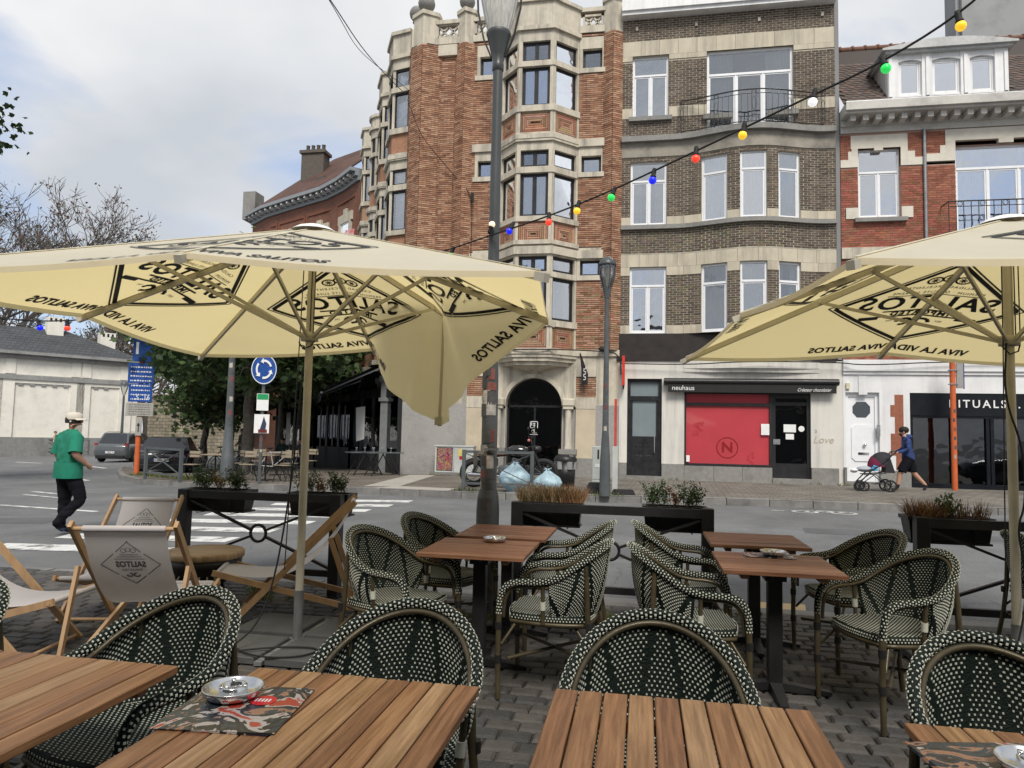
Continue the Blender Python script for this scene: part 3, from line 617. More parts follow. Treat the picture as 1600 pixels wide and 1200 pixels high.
# ---- side front running back towards the square
Ws=Wall((-12.93,32.2),(.47,-.883)); SL=10.55
fmS,LS=polyfm([Ws.p(0,0)[:2],Ws.p(SL,0)[:2]])
brickwall(deco,fmS,0,SL,4.2,14.85,(),L=.24,h=.05,ju=.006,jz=.018,depth=.028,pal=pald,mortar=mortd,breaks=(0.01,),nparts=0)
pbox(deco,'shop_wall',Ws,0,SL,.0,4.2,-.2,.0,blackframe); pbox(deco,'parapet_base',Ws,0,SL,14.85,15.5,-.3,.03,stone)
for along,w,pr,roundb in ((1.35,2.1,.55,0),(4.3,2.1,.55,0),(7.3,1.25,.6,1),(9.75,1.9,.7,0)):
    u=SL-along
    if roundb: pl=[(u+w/2*math.cos(PI-PI*i/8),pr*math.sin(PI*i/8)) for i in range(9)]
    else: pl=[(u-w/2,0),(u-w/2+.5,pr),(u+w/2-.5,pr),(u+w/2,0)]
    fmb,Lb=polyfm([Ws.p(a,0,o)[:2] for a,o in pl])
    for f in fl:
        bz=B(); gl=B(); pn=B()
        bz.band(fmb,Lb,f['u1'],f['u1']+.36,-.2,0); bz.band(fmb,Lb,f['u1']+.36,f['u1']+.5,-.2,.09); bz.band(fmb,Lb,f['m1'],f['u0'],-.2,.04); bz.band(fmb,Lb,f['s'],f['m0'],-.2,.06); bz.band(fmb,Lb,f['l'],f['p'],-.2,.07)
        pn.band(fmb,Lb,f['p'],f['s'],-.1,-.03)
        gl.band(fmb,Lb,f['m0'],f['u1'],-.16,-.1)
        for i in range(len(Lb)):
            x,y,nx,ny=fmb(Lb[i])
            if roundb and i%2: continue
            r_=.10
            bz.box(x-nx*.08-r_/2,x-nx*.08+r_/2,y-ny*.08-r_/2,y-ny*.08+r_/2,f['m0']-.01,f['u1']+.01)
        bz.build('bay_stonework',stone,deco,world=True)
        pn.c=[random.choice(pald) for _ in pn.f]; pn.build('brick_panel',brickm,deco,world=True)
        gl.build('pane',G_sky,deco,world=True)
    bz=B(); bz.band(fmb,Lb,14.80,15.55 if not roundb else 15.2,-.2,.02); bz.band(fmb,Lb,15.55 if not roundb else 15.2,15.68 if not roundb else 15.33,-.25,.1)
    bz.build('bay_parapet',stone,deco,world=True)
    for f in fl:
        for i in range(len(Lb)-1):
            fr=B()
            for z0,z1 in ((f['m0'],f['m1']),(f['u0'],f['u1'])):
                a=Lb[i]+.06; c=Lb[i+1]-.06
                for za,zb_ in ((z0,z0+.07),(z1-.07,z1)): fr.band(fmb,[a,c],za,zb_,-.14,-.06)
                for ua in (a,c-.06): fr.band(fmb,[ua,ua+.06],z0+.07,z1-.07,-.14,-.06)
            fr.build('window_frame',blackframe,deco,world=True)
b=B(); b.prism([Ws.p(0,0,-.4)[:2],Ws.p(SL,0,-.4)[:2],Ws.p(SL,0,-.6)[:2],Ws.p(0,0,-.6)[:2]],0,14.8); b.build('inner_wall',dark,deco,world=True)

# ============================================================ GREY-BROWN BRICK HOUSE WITH THE BOWED FRONT
grey=thing('bowed_brick_house','grey brown brick house with bowed front, cream stone bands and curved balcony','house',(2.6,FY,.1))
mortg=mat('pale_mortar',(.42,.385,.31),.95,var=.25,scale=5,dirt=.4)
palg=[(.098,.072,.053),(.12,.088,.063),(.08,.06,.046),(.14,.105,.076),(.105,.08,.062)]
GX0,GX1=-.715,5.84; RXJ=5.978; BC,BW,BP=3.3,2.35,.55
def bowy(x):
    t=abs(x-BC)/BW
    return 0 if t>=1 else BP*(.5+.5*math.cos(PI*t))
def fmG(u):   # bowed part, u = x
    e=1e-3; d=(bowy(u+e)-bowy(u-e))/(2*e); l=math.hypot(1,d); return u,FY-bowy(u),-d/l,-1/l
fmF=lambda u:(u,FY,0,-1)
US=[GX0+(GX1-GX0)*i/48 for i in range(49)]
w2=[(-.42,.73),(1.80,2.56),(2.93,3.72),(4.08,4.76)]
holes2=[(a,c,8.24 if i==0 else 8.38,10.36) for i,(a,c) in enumerate(w2)]
holes1=[(a,c,4.74,6.88) for a,c in w2]
bands=[(GX0,GX1,7.28-.68,7.30),(GX0,GX1,8.14,8.52),(GX0,GX1,4.72,4.98)]
brickwall(grey,fmG,GX0,GX1,4.72,10.5,holes1+holes2+bands,L=.205,h=.054,ju=.017,jz=.019,depth=.008,pal=palg,mortar=mortg,breaks=US[1:-1:4],nparts=300)
ht=[(-.38,.77,11.82,13.9),(1.98,4.62,11.3,13.92)]
brickwall(grey,fmF,GX0,GX1,10.5,15.16,ht+[(GX0,GX1,13.74,14.42),(GX0,GX1,11.8,12.14)],L=.205,h=.054,ju=.017,jz=.019,depth=.008,pal=palg,mortar=mortg,breaks=(0.01,),nparts=0)
Wg=Wall((0,FY),(1,0))
def gb(name,z0,z1,o0,o1,m,us=US,fm=fmG): return B().band(fm,us,z0,z1,o0,o1).build(name,m,grey,world=True)
def splitband(z0,z1,o,m,holes,name,fm,us):
    # stone courses cut into blocks between the openings
    cuts=sorted(set([us[0],us[-1]]+[t for h in holes for t in h])); 
    for a,c in zip(cuts[:-1],cuts[1:]):
        if any(h[0]-1e-6<=a and c<=h[1]+1e-6 for h in holes): continue
        n=max(1,round((c-a)/.62))
        for i in range(n):
            p=a+(c-a)*i/n+.004; q=a+(c-a)*(i+1)/n-.004
            B().band(fm,[p+(q-p)*k/3 for k in range(4)],z0,z1,-.05,o).build(name,m,grey,world=True)
sb2=[(a-.001,c+.001) for a,c in w2]
splitband(6.62,7.28,.02,stoneband,[],'stone_block',fmG,US) if 0 else None
splitband(6.89,7.29,.02,stoneband,[],'stone_block',fmG,US); splitband(6.61,6.885,.02,stoneband,sb2,'stone_block',fmG,US)
splitband(8.24,8.52,.02,stoneband,sb2,'stone_block',fmG,US); splitband(4.73,4.98,.02,stoneband,sb2,'stone_block',fmG,US)
gb('sill_course',8.10,8.235,-.1,.14,bluestone); gb('stone_cornice',10.5,10.98,-.1,.04,mat('weathered_render',(.30,.275,.23),.85,var=.15,scale=3,dirt=.6)); gb('balcony_edge',10.98,11.16,-.1,.20,bluestone)
b=B(); b.add([(u,FY-bowy(u)-.18,11.161) for u in US]+[(GX1,FY,11.161),(GX0,FY,11.161)],[tuple(range(len(US)+2))]); b.build('balcony_floor',bluestone,grey,world=True)
for i,(a,c) in enumerate(w2):
    m_=(a+c)/2; x,y,nx,ny=fmG(m_); hw=(c-a)/2/abs(ny); W=Wall((x,y),(-ny,nx))
    window(grey,W,-hw,hw,8.24,10.36,pvc,.07,.06,lo=2 if i==0 else 1,up=1,tr=9.72 if i==0 else 9.8,cur=('full',curtainm) if i else ('sides',curtainm),reveal=mortg)
    window(grey,W,-hw,hw,4.74,6.88,pvc,.07,.06,lo=2 if i==0 else 1,up=1,tr=6.28,cur=[('sides',curtainm),('full',curtainm),('full',curtaing),('sides',curtainm)][i],reveal=mortg)
# top floor
splitband(13.92,14.41,.02,stoneband,[],'stone_block',fmF,[GX0,GX1]); splitband(13.75,13.915,.02,stoneband,[(-.385,.775),(1.975,4.625)],'stone_block',fmF,[GX0,GX1]); splitband(11.81,12.13,.02,stoneband,[(-.385,.775),(1.975,4.625)],'stone_block',fmF,[GX0,GX1])
window(grey,Wg,-.38,.77,11.83,13.9,pvc,.1,.06,lo=2,up=1,tr=13.28,reveal=mortg)
window(grey,Wg,1.98,4.62,11.3,13.92,pvc,.1,.07,lo=3,up=1,tr=13.15,cur=('sides',curtainm),reveal=mortg)
pbox(grey,'window_sill',Wg,-.5,.89,11.69,11.83,-.05,.13,bluestone); pbox(grey,'balcony_sill',Wg,1.85,2.75,11.62,11.78,.0,.16,bluestone); pbox(grey,'balcony_sill',Wg,3.85,4.75,11.62,11.78,.0,.16,bluestone)
b=B(); b.wbox(Wg,GX0-.02,GX1+.02,15.16,15.28,-.2,.35); b.wbox(Wg,GX0-.02,GX1+.02,15.28,15.7,-.2,.42); b.build('cornice',whitepaint,grey,world=True)
for u in (-.3,1.6,3.55,5.45): pbox(grey,'corbel_stone',Wg,u,u+.08,14.78,14.9,0,.06,stone)
b=B(); b.box(GX0+.01,GX1-.01,FY+.9,FY+9,.05,15.2); b.add([(GX0,FY,15.7),(GX1,FY,15.7),(GX1,FY+5,17.5),(GX0,FY+5,17.5)],[(0,1,2,3)]); b.build('building_body',mat('plain_grey_wall',(.25,.245,.235),.9,dirt=.3),grey,world=True)
pbox(grey,'party_wall_edge',Wall((GX1+.002,FY),(1,0)),0,.12,3.9,15.6,-.4,.02,mat('grey_flashing',(.20,.20,.20),.7,var=.1))
# balcony railing
b=B(); rail=[(1.2+(5.45-1.2)*i/24) for i in range(25)]
def rp(u,o=.12): x,y,nx,ny=fmG(u); return x+nx*o,y+ny*o
pr=[(*rp(u),12.25) for u in rail]; b.tube(pr,.02,6); b.tube([(p[0],p[1],12.12) for p in pr],.012,5); b.tube([(p[0],p[1],11.24) for p in pr],.016,5)
for i,u in enumerate(rail):
    p=rp(u)
    if i%6!=0: b.tube([(p[0],p[1],11.24),(p[0],p[1],12.12)],.009,4)
    else:
        for s in (-.06,.06): q=rp(u+s); b.tube([(q[0],q[1],11.16),(q[0],q[1],12.25)],.012,4)
        for zc in (12.18-.01,11.42):
            b.tube([(rp(u+.05*math.cos(t))[0],rp(u+.05*math.cos(t))[1],zc+.06*math.sin(t)) for t in [2*PI*k/10 for k in range(10)]],.008,4,closed=True)
        b.tube([(rp(u+.05*math.cos(t))[0],rp(u+.05*math.cos(t))[1],11.8+.22*math.sin(t)) for t in [2*PI*k/12 for k in range(12)]],.008,4,closed=True)
for e in (rail[0],rail[-1]): p=rp(e); b.tube([(p[0],p[1],12.25),(p[0],FY,12.25)],.016,5); b.tube([(p[0],p[1],11.24),(p[0],FY,11.24)],.014,5)
b.build('balcony_railing',blackmetal,grey,world=True)
# shop front
fascia=mat('dark_brown_fascia',(.022,.017,.015),.5,var=.2,scale=3)
pbox(grey,'fascia',Wg,GX0-.09,GX1-.03,3.86,4.72,-.1,.05,fascia)
b=B(); holesS=[(-.46,.62,.1,3.29),(1.31,5.06,.1,2.9)]
us=sorted([GX0,GX1]+[t for h in holesS for t in h[:2]])
for a,c in zip(us[:-1],us[1:]):
    h=[x for x in holesS if x[0]<=a and c<=x[1]]
    b.wbox(Wg,a,c,(h[0][3] if h else .62),3.86,-.3,0)
b.wbox(Wg,GX1,RXJ,.05,3.86,-.3,-.01); b.build('rendered_wall',whitewall,grey,world=True)
UB=[BC-BW*.86+BW*1.72*i/30 for i in range(31)]; B().band(lambda u:(u,FY-.5*bowy(u),0,-1),UB,3.62,3.858,-.1,.006).build('bow_soffit',whitewall,grey,world=True); B().band(lambda u:(u,FY-.3*bowy(u),0,-1),UB,3.5,3.618,-.1,.006).build('bow_soffit',whitewall,grey,world=True)
for a,c in ((GX0,-.46),(.62,1.31),(1.31,2.2),(2.2,3.05),(3.05,3.93),(5.06,GX1)): pbox(grey,'plinth_slab',Wg,a+.004,c-.004,.05,.62 if not 1.3<a<3.9 else .58,-.3,.045,bluestone)
# residents' door
b=B(); b.wbox(Wg,-.46,-.36,.22,3.29,-.22,-.1); b.wbox(Wg,.52,.62,.22,3.29,-.22,-.1); b.wbox(Wg,-.36,.52,3.2,3.29,-.22,-.1); b.wbox(Wg,-.36,.52,2.6,2.74,-.22,-.1); b.wbox(Wg,-.36,.52,.22,1.38,-.22,-.12); b.wbox(Wg,-.36,-.29,1.38,2.6,-.22,-.13); b.wbox(Wg,.45,.52,1.38,2.6,-.22,-.13); b.wbox(Wg,-.29,.45,1.38,1.46,-.22,-.13)
door=b.build('entrance_door',blackframe,grey,world=True)
frost=mat('frosted_glass',(.20,.24,.255),.12,var=.08,scale=2,spec=.6)
b=B(); b.wquad(Wg,-.36,.52,2.74,3.2,-.17); b.build('pane',frost,door,world=True); b=B(); b.wquad(Wg,-.29,.45,1.46,2.6,-.17); b.build('pane',frost,door,world=True)
b=B(); b.tube([Wg.p(.40,.95,-.06),Wg.p(.40,1.5,-.06)],.018,8); b.build('handle',chrome,door,world=True)
for u in (-.2,.1):
    for z in (1.14,.82): pbox(door,'letter_slot',Wg,u,u+.22,z,z+.05,-.13,-.11,chrome)
pbox(grey,'door_step',Wg,-.48,.64,.05,.22,-.3,.06,bluestone)
# shop window and shop door
redfilm=mat('red_window_film',(.47,.06,.075),.05,var=.12,scale=.7,spec=.8,coat=1); redmark=mat('dark_red_print',(.24,.01,.016),.4)
b=B(); b.wbox(Wg,1.31,1.37,.58,2.9,-.2,-.05); b.wbox(Wg,3.87,3.95,.25,2.9,-.2,-.05); b.wbox(Wg,1.37,3.87,2.83,2.9,-.2,-.05); b.wbox(Wg,1.37,3.87,2.46,2.55,-.2,-.05); b.wbox(Wg,1.37,3.87,.58,.66,-.2,-.03)
sw=b.build('shop_window',blackframe,grey,world=True)
b=B(); b.wquad(Wg,1.37,3.87,.66,2.46,-.12); b.build('pane',redfilm,sw,world=True); b=B(); b.wquad(Wg,1.37,3.87,2.55,2.83,-.12); b.build('pane',redfilm,sw,world=True)
b=B(); text(b,'N',.44,WM(Wg,2.62,1.16,-.115),bold=.012,sx=1.05)
for i in range(32):
    a=2*PI*i/32;c=2*PI*(i+1)/32; b.add([Wg.p(2.62+r_*math.cos(t),1.16+r_*math.sin(t),-.114) for r_,t in ((.33,a),(.33,c),(.30,c),(.30,a))],[(0,1,2,3)])
b.build('round_emblem',redmark,sw,world=True)
b=B()
for i in range(14):
    u=1.62+random.uniform(0,.28); z=1.5+random.uniform(0,.5); b.add([Wg.p(u+.05*math.cos(t),z+.04*math.sin(t),-.117+.0006*i) for t in [2*PI*k/7 for k in range(7)]],[tuple(range(7))])
for i in range(9):
    u=3.22+random.uniform(0,.3); z=.7+random.uniform(0,.35); b.add([Wg.p(u+.05*math.cos(t),z+.04*math.sin(t),-.117+.0006*i) for t in [2*PI*k/7 for k in range(7)]],[tuple(range(7))])
b.build('window_pattern',mat('darker_red_film',(.40,.045,.055),.15),sw,world=True)
b=B(); b.wquad(Wg,3.62,3.86,1.58,1.92,-.05); b.wquad(Wg,1.38,1.48,.7,.9,-.05); b.build('notice',whiteprint,sw,world=True)
b=B(); b.wbox(Wg,3.95,5.06,2.72,2.9,-.25,-.08); b.wbox(Wg,3.95,4.05,.27,2.72,-.25,-.1); b.wbox(Wg,4.96,5.06,.27,2.72,-.25,-.1); b.wbox(Wg,4.05,4.96,.27,.72,-.25,-.12); b.wbox(Wg,4.05,4.96,2.5,2.6,-.25,-.12)
sd_=b.build('shop_door',blackframe,grey,world=True)
b=B(); b.wquad(Wg,4.05,4.96,.72,2.72,-.18); b.build('pane',G_shop,sd_,world=True); b=B(); b.wquad(Wg,3.96,5.05,.3,2.85,-.5); b.build('shop_interior',dark,sd_,world=True)
b=B(); b.wquad(Wg,4.3,4.66,1.68,1.92,-.17); b.wquad(Wg,4.36,4.6,1.46,1.63,-.17); b.add([Wg.p(4.82+.09*math.cos(t),1.79+.09*math.sin(t),-.17) for t in [2*PI*k/16 for k in range(16)]],[tuple(range(16))]); b.build('notice',whiteprint,sd_,world=True)
b=B(); b.wbox(Wg,3.98,4.18,1.3,1.46,-.1,-.08); b.build('door_plate',galv,sd_,world=True)
pbox(grey,'door_step',Wg,3.93,5.08,.05,.27,-.3,.1,bluestone)
# house number and scrawl
b=B(); text(b,'2',.12,WM(Wg,5.2,1.72,.006)); b.build('house_number',greyprint,grey,world=True); b=B(); text(b,'Love',.3,WM(Wg,5.4,1.46,.006),shear=.3); b.build('wall_scrawl',mat('faded_scrawl',(.40,.35,.27),.8),grey,world=True)
# roller awning box over the shop window
aw=thing('shop_awning','black rolled up awning with white shop lettering over the red window','awning',(3.2,FY,2.9))
b=B(); b.wbox(Wg,.68,5.82,3.1,3.3,.0,.2); b.tube([Wg.p(.68,3.2,.2),Wg.p(5.82,3.2,.2)],.09,12); b.build('cassette',blackmetal,aw,world=True)
b=B(); b.wbox(Wg,.8,5.74,2.86,3.12,.22,.235); b.build('valance',mat('black_awning_cloth',(.017,.017,.017),.8,var=.2),aw,world=True)
b=B(); text(b,'neuhaus',.21,WM(Wg,1.26,2.99,.238),sx=1.0,bold=0); text(b,'Créateur chocolatier',.15,WM(Wg,5.1,2.96,.238),shear=.45,sx=.75); b.build('lettering',whiteprint,aw,world=True)
b=B(); b.wbox(Wg,-.62,-.54,3.05,3.98,.05,.40); b.wbox(Wg,-.60,-.56,2.95,3.06,.05,.3,1); b.build('projecting_sign',[mat('red_sign',(.55,.04,.025),.4),blackframe],world=True,loc=(-.58,FY-.2,3.0),label='narrow red projecting sign fixed above the black entrance door',cat='sign')

# ============================================================ RED BRICK HOUSE ON THE RIGHT
red=thing('red_brick_house','red brick house with white stone trim, dormer and dark glazed shop front','house',(9,FY,.1))
mortr=mat('red_mortar',(.36,.24,.19),.95,var=.15)
palr=[(.27,.095,.058),(.30,.11,.066),(.235,.08,.05),(.32,.125,.075)]
RX0,RX1=5.98,14.5; fmRd=lambda u:(u,FY,0,-1); Wr=Wall((0,FY),(1,0))
win=[(6.48,7.7,8.28,10.44),(9.22,11.9,7.5,10.4)]
holes=list(win)+[(RX0,RX1,9.85,10.1),(6.28,7.9,10.1,10.85),(6.1,6.48,8.24,8.58),(7.7,8.02,8.24,8.58),(8.95,12.2,10.1,10.9)]
brickwall(red,fmRd,RX0,RX1,7.34,10.93,holes,L=.205,h=.058,ju=.011,jz=.013,depth=.012,pal=palr,mortar=mortr,breaks=(0.01,),nparts=300)
for i_,(a,c,z0,z1) in enumerate(((RX0,6.3,9.86,10.1),(6.2,6.48,10.1,10.36),(6.28,7.9,10.44,10.85),(6.3,6.48,9.86,10.44),(7.7,7.9,9.86,10.44),(7.9,8.1,10.1,10.3),(7.9,8.34,9.86,10.1),(8.34,8.95,9.94,10.18),(8.8,9.22,10.18,10.42),(8.95,12.2,10.55,10.9),(8.95,9.22,9.94,10.55),(6.95,7.2,10.36,10.5),(6.12,6.478,8.24,8.58),(7.702,8.02,8.24,8.58),(10.4,10.8,10.42,10.6))):
    pbox(red,'stone_block',Wr,a,c,z0,z1,-.1,.03+.001*i_,mat('cream_painted_stone',(.60,.56,.48),.7,var=.06,dirt=.2))
fmq,_=polyfm([(8.33,FY),(8.9,FY)])
pbox(red,'window_sill',Wr,6.36,7.84,8.12,8.24,-.05,.15,bluestone)
window(red,Wr,6.48,7.7,8.28,10.44,pvc,.14,.06,lo=2,up=1,tr=9.72,reveal=mortr); window(red,Wr,9.22,11.9,7.5,10.4,pvc,.14,.07,lo=3,up=1,tr=9.72,cur=('sides',curtainm),reveal=mortr)
crm=mat('grey_painted_cornice',(.52,.50,.46),.7,var=.08,dirt=.4)
b=B(); b.wbox(Wr,RX0,RX1,10.93,11.12,-.1,.06); b.wbox(Wr,RX0,RX1,11.32,11.39,-.1,.62); b.wbox(Wr,RX0-.0,RX1,11.39,11.64,-.3,.72); b.wbox(Wr,RX0,RX1,11.12,11.32,-.1,.12); b.build('cornice',crm,red,world=True)
for i in range(26): pbox(red,'cornice_bracket',Wr,6.15+i*.36,6.15+i*.36+.16,11.14,11.32,.12,.5,crm)
b=B(); b.tube([Wr.p(RX0,11.63,.66),Wr.p(RX1,11.63,.66)],.06,8); b.tube([Wr.p(8.36,10.95,.06),Wr.p(8.36,7.4,.06)],.05,8); b.build('gutter',galv,red,world=True)
b=B(); b.tube([Wr.p(8.8,8.52,.55),Wr.p(12.4,8.52,.55)],.02,6); b.tube([Wr.p(8.8,8.52,0),Wr.p(8.8,8.52,.55)],.018,6); b.tube([Wr.p(8.8,7.6,.55),Wr.p(12.4,7.6,.55)],.015,6); b.tube([Wr.p(8.8,8.36,.55),Wr.p(12.4,8.36,.55)],.012,6)
for k in range(19):
    u=8.8+.2*k; b.tube([Wr.p(u,7.5,.55),Wr.p(u,8.52,.55)],.012,5)
    if k%3==1: b.tube([Wr.p(u+.1+.07*math.cos(q),8.44+.07*math.sin(q),.55) for q in [2*PI*j/10 for j in range(10)]],.01,4,closed=True)
b.build('balcony_railing',blackmetal,red,world=True); pbox(red,'balcony_slab',Wr,8.75,12.45,7.36,7.5,.0,.6,bluestone)
# roof of small tiles
tilem=mat('tile_clay',attr=True,rough=.8,var=.3,scale=5,bump=.2,dirt=.3)
b=B(); b.add([(RX0,FY-.5,11.62),(RX1,FY-.5,11.62),(RX1,FY+3.2,15.3),(RX0,FY+3.2,15.3)],[(0,1,2,3)]); b.box(RX0+.02,RX1,FY+2.4,FY+8,.05,11.7); b.box(RX0+.02,RX1,FY+.6,FY+2.4,3.6,11.6); rf=b.build('roof',mat('roof_underlay',(.06,.05,.045),.9),red,world=True)
tp=[]; tw,thh=.24,.22; sl=math.atan2(3.68,3.7)
for c in ((.095,.07,.058),(.12,.08,.065),(.08,.063,.055),(.105,.082,.07)):
    pb=B(); pb.add([(-tw/2,0,.03),(-tw/2,thh*.55,.02),(0,thh,.012),(tw/2,thh*.55,.02),(tw/2,0,.03),(0,-thh*.5,.04),(-tw/2,0,0),(tw/2,0,0),(0,-thh*.5,.005)],[(0,5,4,3,2,1),(0,6,8,5),(5,8,7,4)],0,False,c); tp.append(pb.mesh('roof_tile',tilem))
org=ORG[red.name]; nt_=0
for r_ in range(26):
    for k in range(36):
        x=RX0+.14+k*tw+(tw/2 if r_%2 else 0); s=.12+r_*.19
        if x>RX1-.1: continue
        if 7.2<x<10.7 and s<2.6: continue
        y=FY-.5+s*math.cos(sl); z=11.62+s*math.sin(sl)
        if nt_>=300 or x>12.5: continue
        nt_+=1; inst('roof_tile',random.choice(tp),rf,(x-org[0],y-org[1],z-org[2]),(sl,0,random.uniform(-.02,.02)))
b=B(); b.tube([(RX0,FY+3.2,15.32),(RX1,FY+3.2,15.32)],.1,8)
for i in range(20): b.tube([(RX0+.42*i,FY+3.2,15.32),(RX0+.42*i+.06,FY+3.2,15.34)],.13,8)
b.build('ridge',mat('ridge_clay',(.16,.08,.055),.85,var=.3),rf,world=True)
# dormer
dm=thing('roof_dormer','white painted dormer with three blue reflecting windows on the tiled roof','dormer',(9.0,FY-.2,11.8)); DY=FY-.22; Wd=Wall((0,DY),(1,0))
DX0,DX1=7.30,10.62
dh=[(7.60,8.26),(8.54,9.33),(9.58,10.26)]
b=B(); ed=sorted([DX0,DX1]+[t for h in dh for t in h])
for a,c in zip(ed[:-1],ed[1:]):
    if (a,c) in dh: b.wbox(Wd,a,c,11.62,11.95,-.2,0); b.wbox(Wd,a,c,13.06,13.22,-.2,0)
    else: b.wbox(Wd,a,c,11.62,13.22,-.2,.03)
for h in dh:
    arcs=[(h[0]+(h[1]-h[0])*i/8,13.06-.07*(2*i/8-1)**2) for i in range(9)]; b.wprism(Wd,arcs+[(h[1],13.065),(h[0],13.065)],-.2,.01)
for u in (DX0+.02,8.36,9.41,DX1-.12): b.wbox(Wd,u,u+.1,11.9,13.1,.03,.07)
b.build('dormer_front',whitepaint,dm,world=True)
b=B(); b.wbox(Wd,DX0-.1,DX1+.1,13.22,13.30,-1.6,.16); cx_=(DX0+DX1)/2
top_=[(DX1+.2-(DX1-DX0+.4)*i/16,13.36+.22*math.sin(PI*i/16)) for i in range(17)]
b.wprism(Wd,[(DX0-.2,13.30),(DX1+.2,13.30)]+top_,-2.2,.25); b.build('dormer_roof',mat('pale_grey_lead',(.46,.46,.45),.6,dirt=.3),dm,world=True)
b=B(); b.box(DX0,DX0+.08,DY+.2,DY+2.2,11.62,13.25); b.build('dormer_cheek',crm,dm,world=True); b=B(); b.box(DX1-.08,DX1,DY+.2,DY+2.2,11.62,13.25); b.build('dormer_cheek',crm,dm,world=True)
bluegl=glassmat('sky_reflecting_glass',.62,(.4,.45,.55))
for a,c in dh: window(dm,Wd,a,c,11.95,13.04,whitepaint,.06,.06,lo=1,sash=.05,glass=bluegl)
# ground floor
b=B(); hs=[(6.05,7.0,.1,2.92),(7.84,14.4,.1,2.92)]
us=sorted([RX0,RX1]+[t for h in hs for t in h[:2]])
for a,c in zip(us[:-1],us[1:]):
    h=[x for x in hs if x[0]<=a and c<=x[1]]; b.wbox(Wr,a,c,(2.92 if h else .6),3.56,-.3,0)
b.build('painted_wall',whitepaint,red,world=True)
b=B(); b.wbox(Wr,RX0,RX1,3.56,3.9,-.3,.10); b.wbox(Wr,RX0,RX1,3.46,3.56,-.3,.05); b.build('string_course',whitepaint,red,world=True)
fmz=lambda u:(u,FY,0,-1); brickwall(red,fmz,RX0,RX1,3.9,7.34,[(9.0,13.8,4.4,6.9)],L=.205,h=.058,ju=.011,jz=.013,depth=.012,pal=palr,mortar=mortr,breaks=(0.01,),nparts=0)
pbox(red,'string_course',Wr,RX0,RX1,7.0,7.34,-.1,.08,stone); window(red,Wr,9.0,13.8,4.4,6.9,pvc,.14,.07,lo=4,up=1,tr=6.2,reveal=mortr)
b=B()
for z0,z1,a,c in ((.62,1.05,7.44,7.66),(1.05,1.7,7.3,7.66),(1.7,2.2,7.42,7.66),(2.2,2.55,7.3,7.66),(2.55,2.86,7.42,7.66)): b.wbox(Wr,a,c,z0,z1,-.1,.008)
b.c=[palr[1]]*len(b.f); b.build('brick_toothing',brickm,red,world=True)
b=B(); b.wbox(Wr,RX0,6.05,.02,.66,-.2,.08); b.wbox(Wr,7.0,7.84,.02,.6,-.3,.03); b.build('plinth',bluestone,red,world=True)
b=B()
for u0,u1,z0,z1 in ((6.05,6.15,.25,2.92),(6.9,7.0,.25,2.92),(6.15,6.9,2.8,2.92)): b.wbox(Wr,u0,u1,z0,z1,-.25,-.1)
ov=[(6.28,2.5),(6.4,2.64),(6.66,2.64),(6.78,2.5),(6.78,2.3),(6.66,2.16),(6.4,2.16),(6.28,2.3)]
sq=[(6.15,2.8),(6.525,2.8),(6.9,2.8),(6.9,2.4),(6.9,2.05),(6.525,2.05),(6.15,2.05),(6.15,2.4)]
o8=[(6.28,2.5),(6.4,2.64),(6.66,2.64),(6.78,2.5),(6.78,2.3),(6.66,2.16),(6.4,2.16),(6.28,2.3)]
ring=[(6.15,2.6),(6.3,2.8),(6.76,2.8),(6.9,2.6),(6.9,2.2),(6.76,2.05),(6.3,2.05),(6.15,2.2)]
for i in range(8): b.wprism(Wr,[o8[i],o8[(i+1)%8],ring[(i+1)%8],ring[i]],-.2,-.14)
for tri in ([(6.15,2.6),(6.15,2.8),(6.3,2.8)],[(6.76,2.8),(6.9,2.8),(6.9,2.6)],[(6.9,2.2),(6.9,2.05),(6.76,2.05)],[(6.3,2.05),(6.15,2.05),(6.15,2.2)]): b.wprism(Wr,tri,-.2,-.14)
b.wbox(Wr,6.15,6.9,.25,2.05,-.2,-.14); b.wprism(Wr,[(6.24,.95),(6.34,.85),(6.7,.85),(6.8,.95),(6.8,1.85),(6.7,1.95),(6.34,1.95),(6.24,1.85)],-.14,-.115); b.wbox(Wr,6.15,6.9,.25,.6,-.14,-.12)
wd=b.build('panelled_door',pvc,red,world=True)
b=B(); b.wprism(Wr,o8,-.19,-.17); b.build('octagonal_pane',G_shop,wd,world=True); b=B(); b.wquad(Wr,6.2,6.85,2.1,2.75,-.24); b.build('dark_hall',dark,wd,world=True)
b=B(); b.ball(Wr.p(6.6,1.35,-.06),.05,6); b.wbox(Wr,6.42,6.72,1.05,1.12,-.115,-.1); b.build('door_furniture',chrome,wd,world=True)
pbox(red,'door_step',Wr,6.05,7.0,.05,.25,-.3,.06,bluestone)
pbox(red,'intercom',Wr,6.92,7.0,1.6,1.95,-.02,.05,galv); pbox(red,'alarm_box',Wr,6.06,6.16,3.02,3.2,0,.06,mat('cream_plastic',(.55,.5,.35),.5)); pbox(red,'keystone',Wr,6.42,6.66,2.85,3.4,-.1,.03,whitepaint)
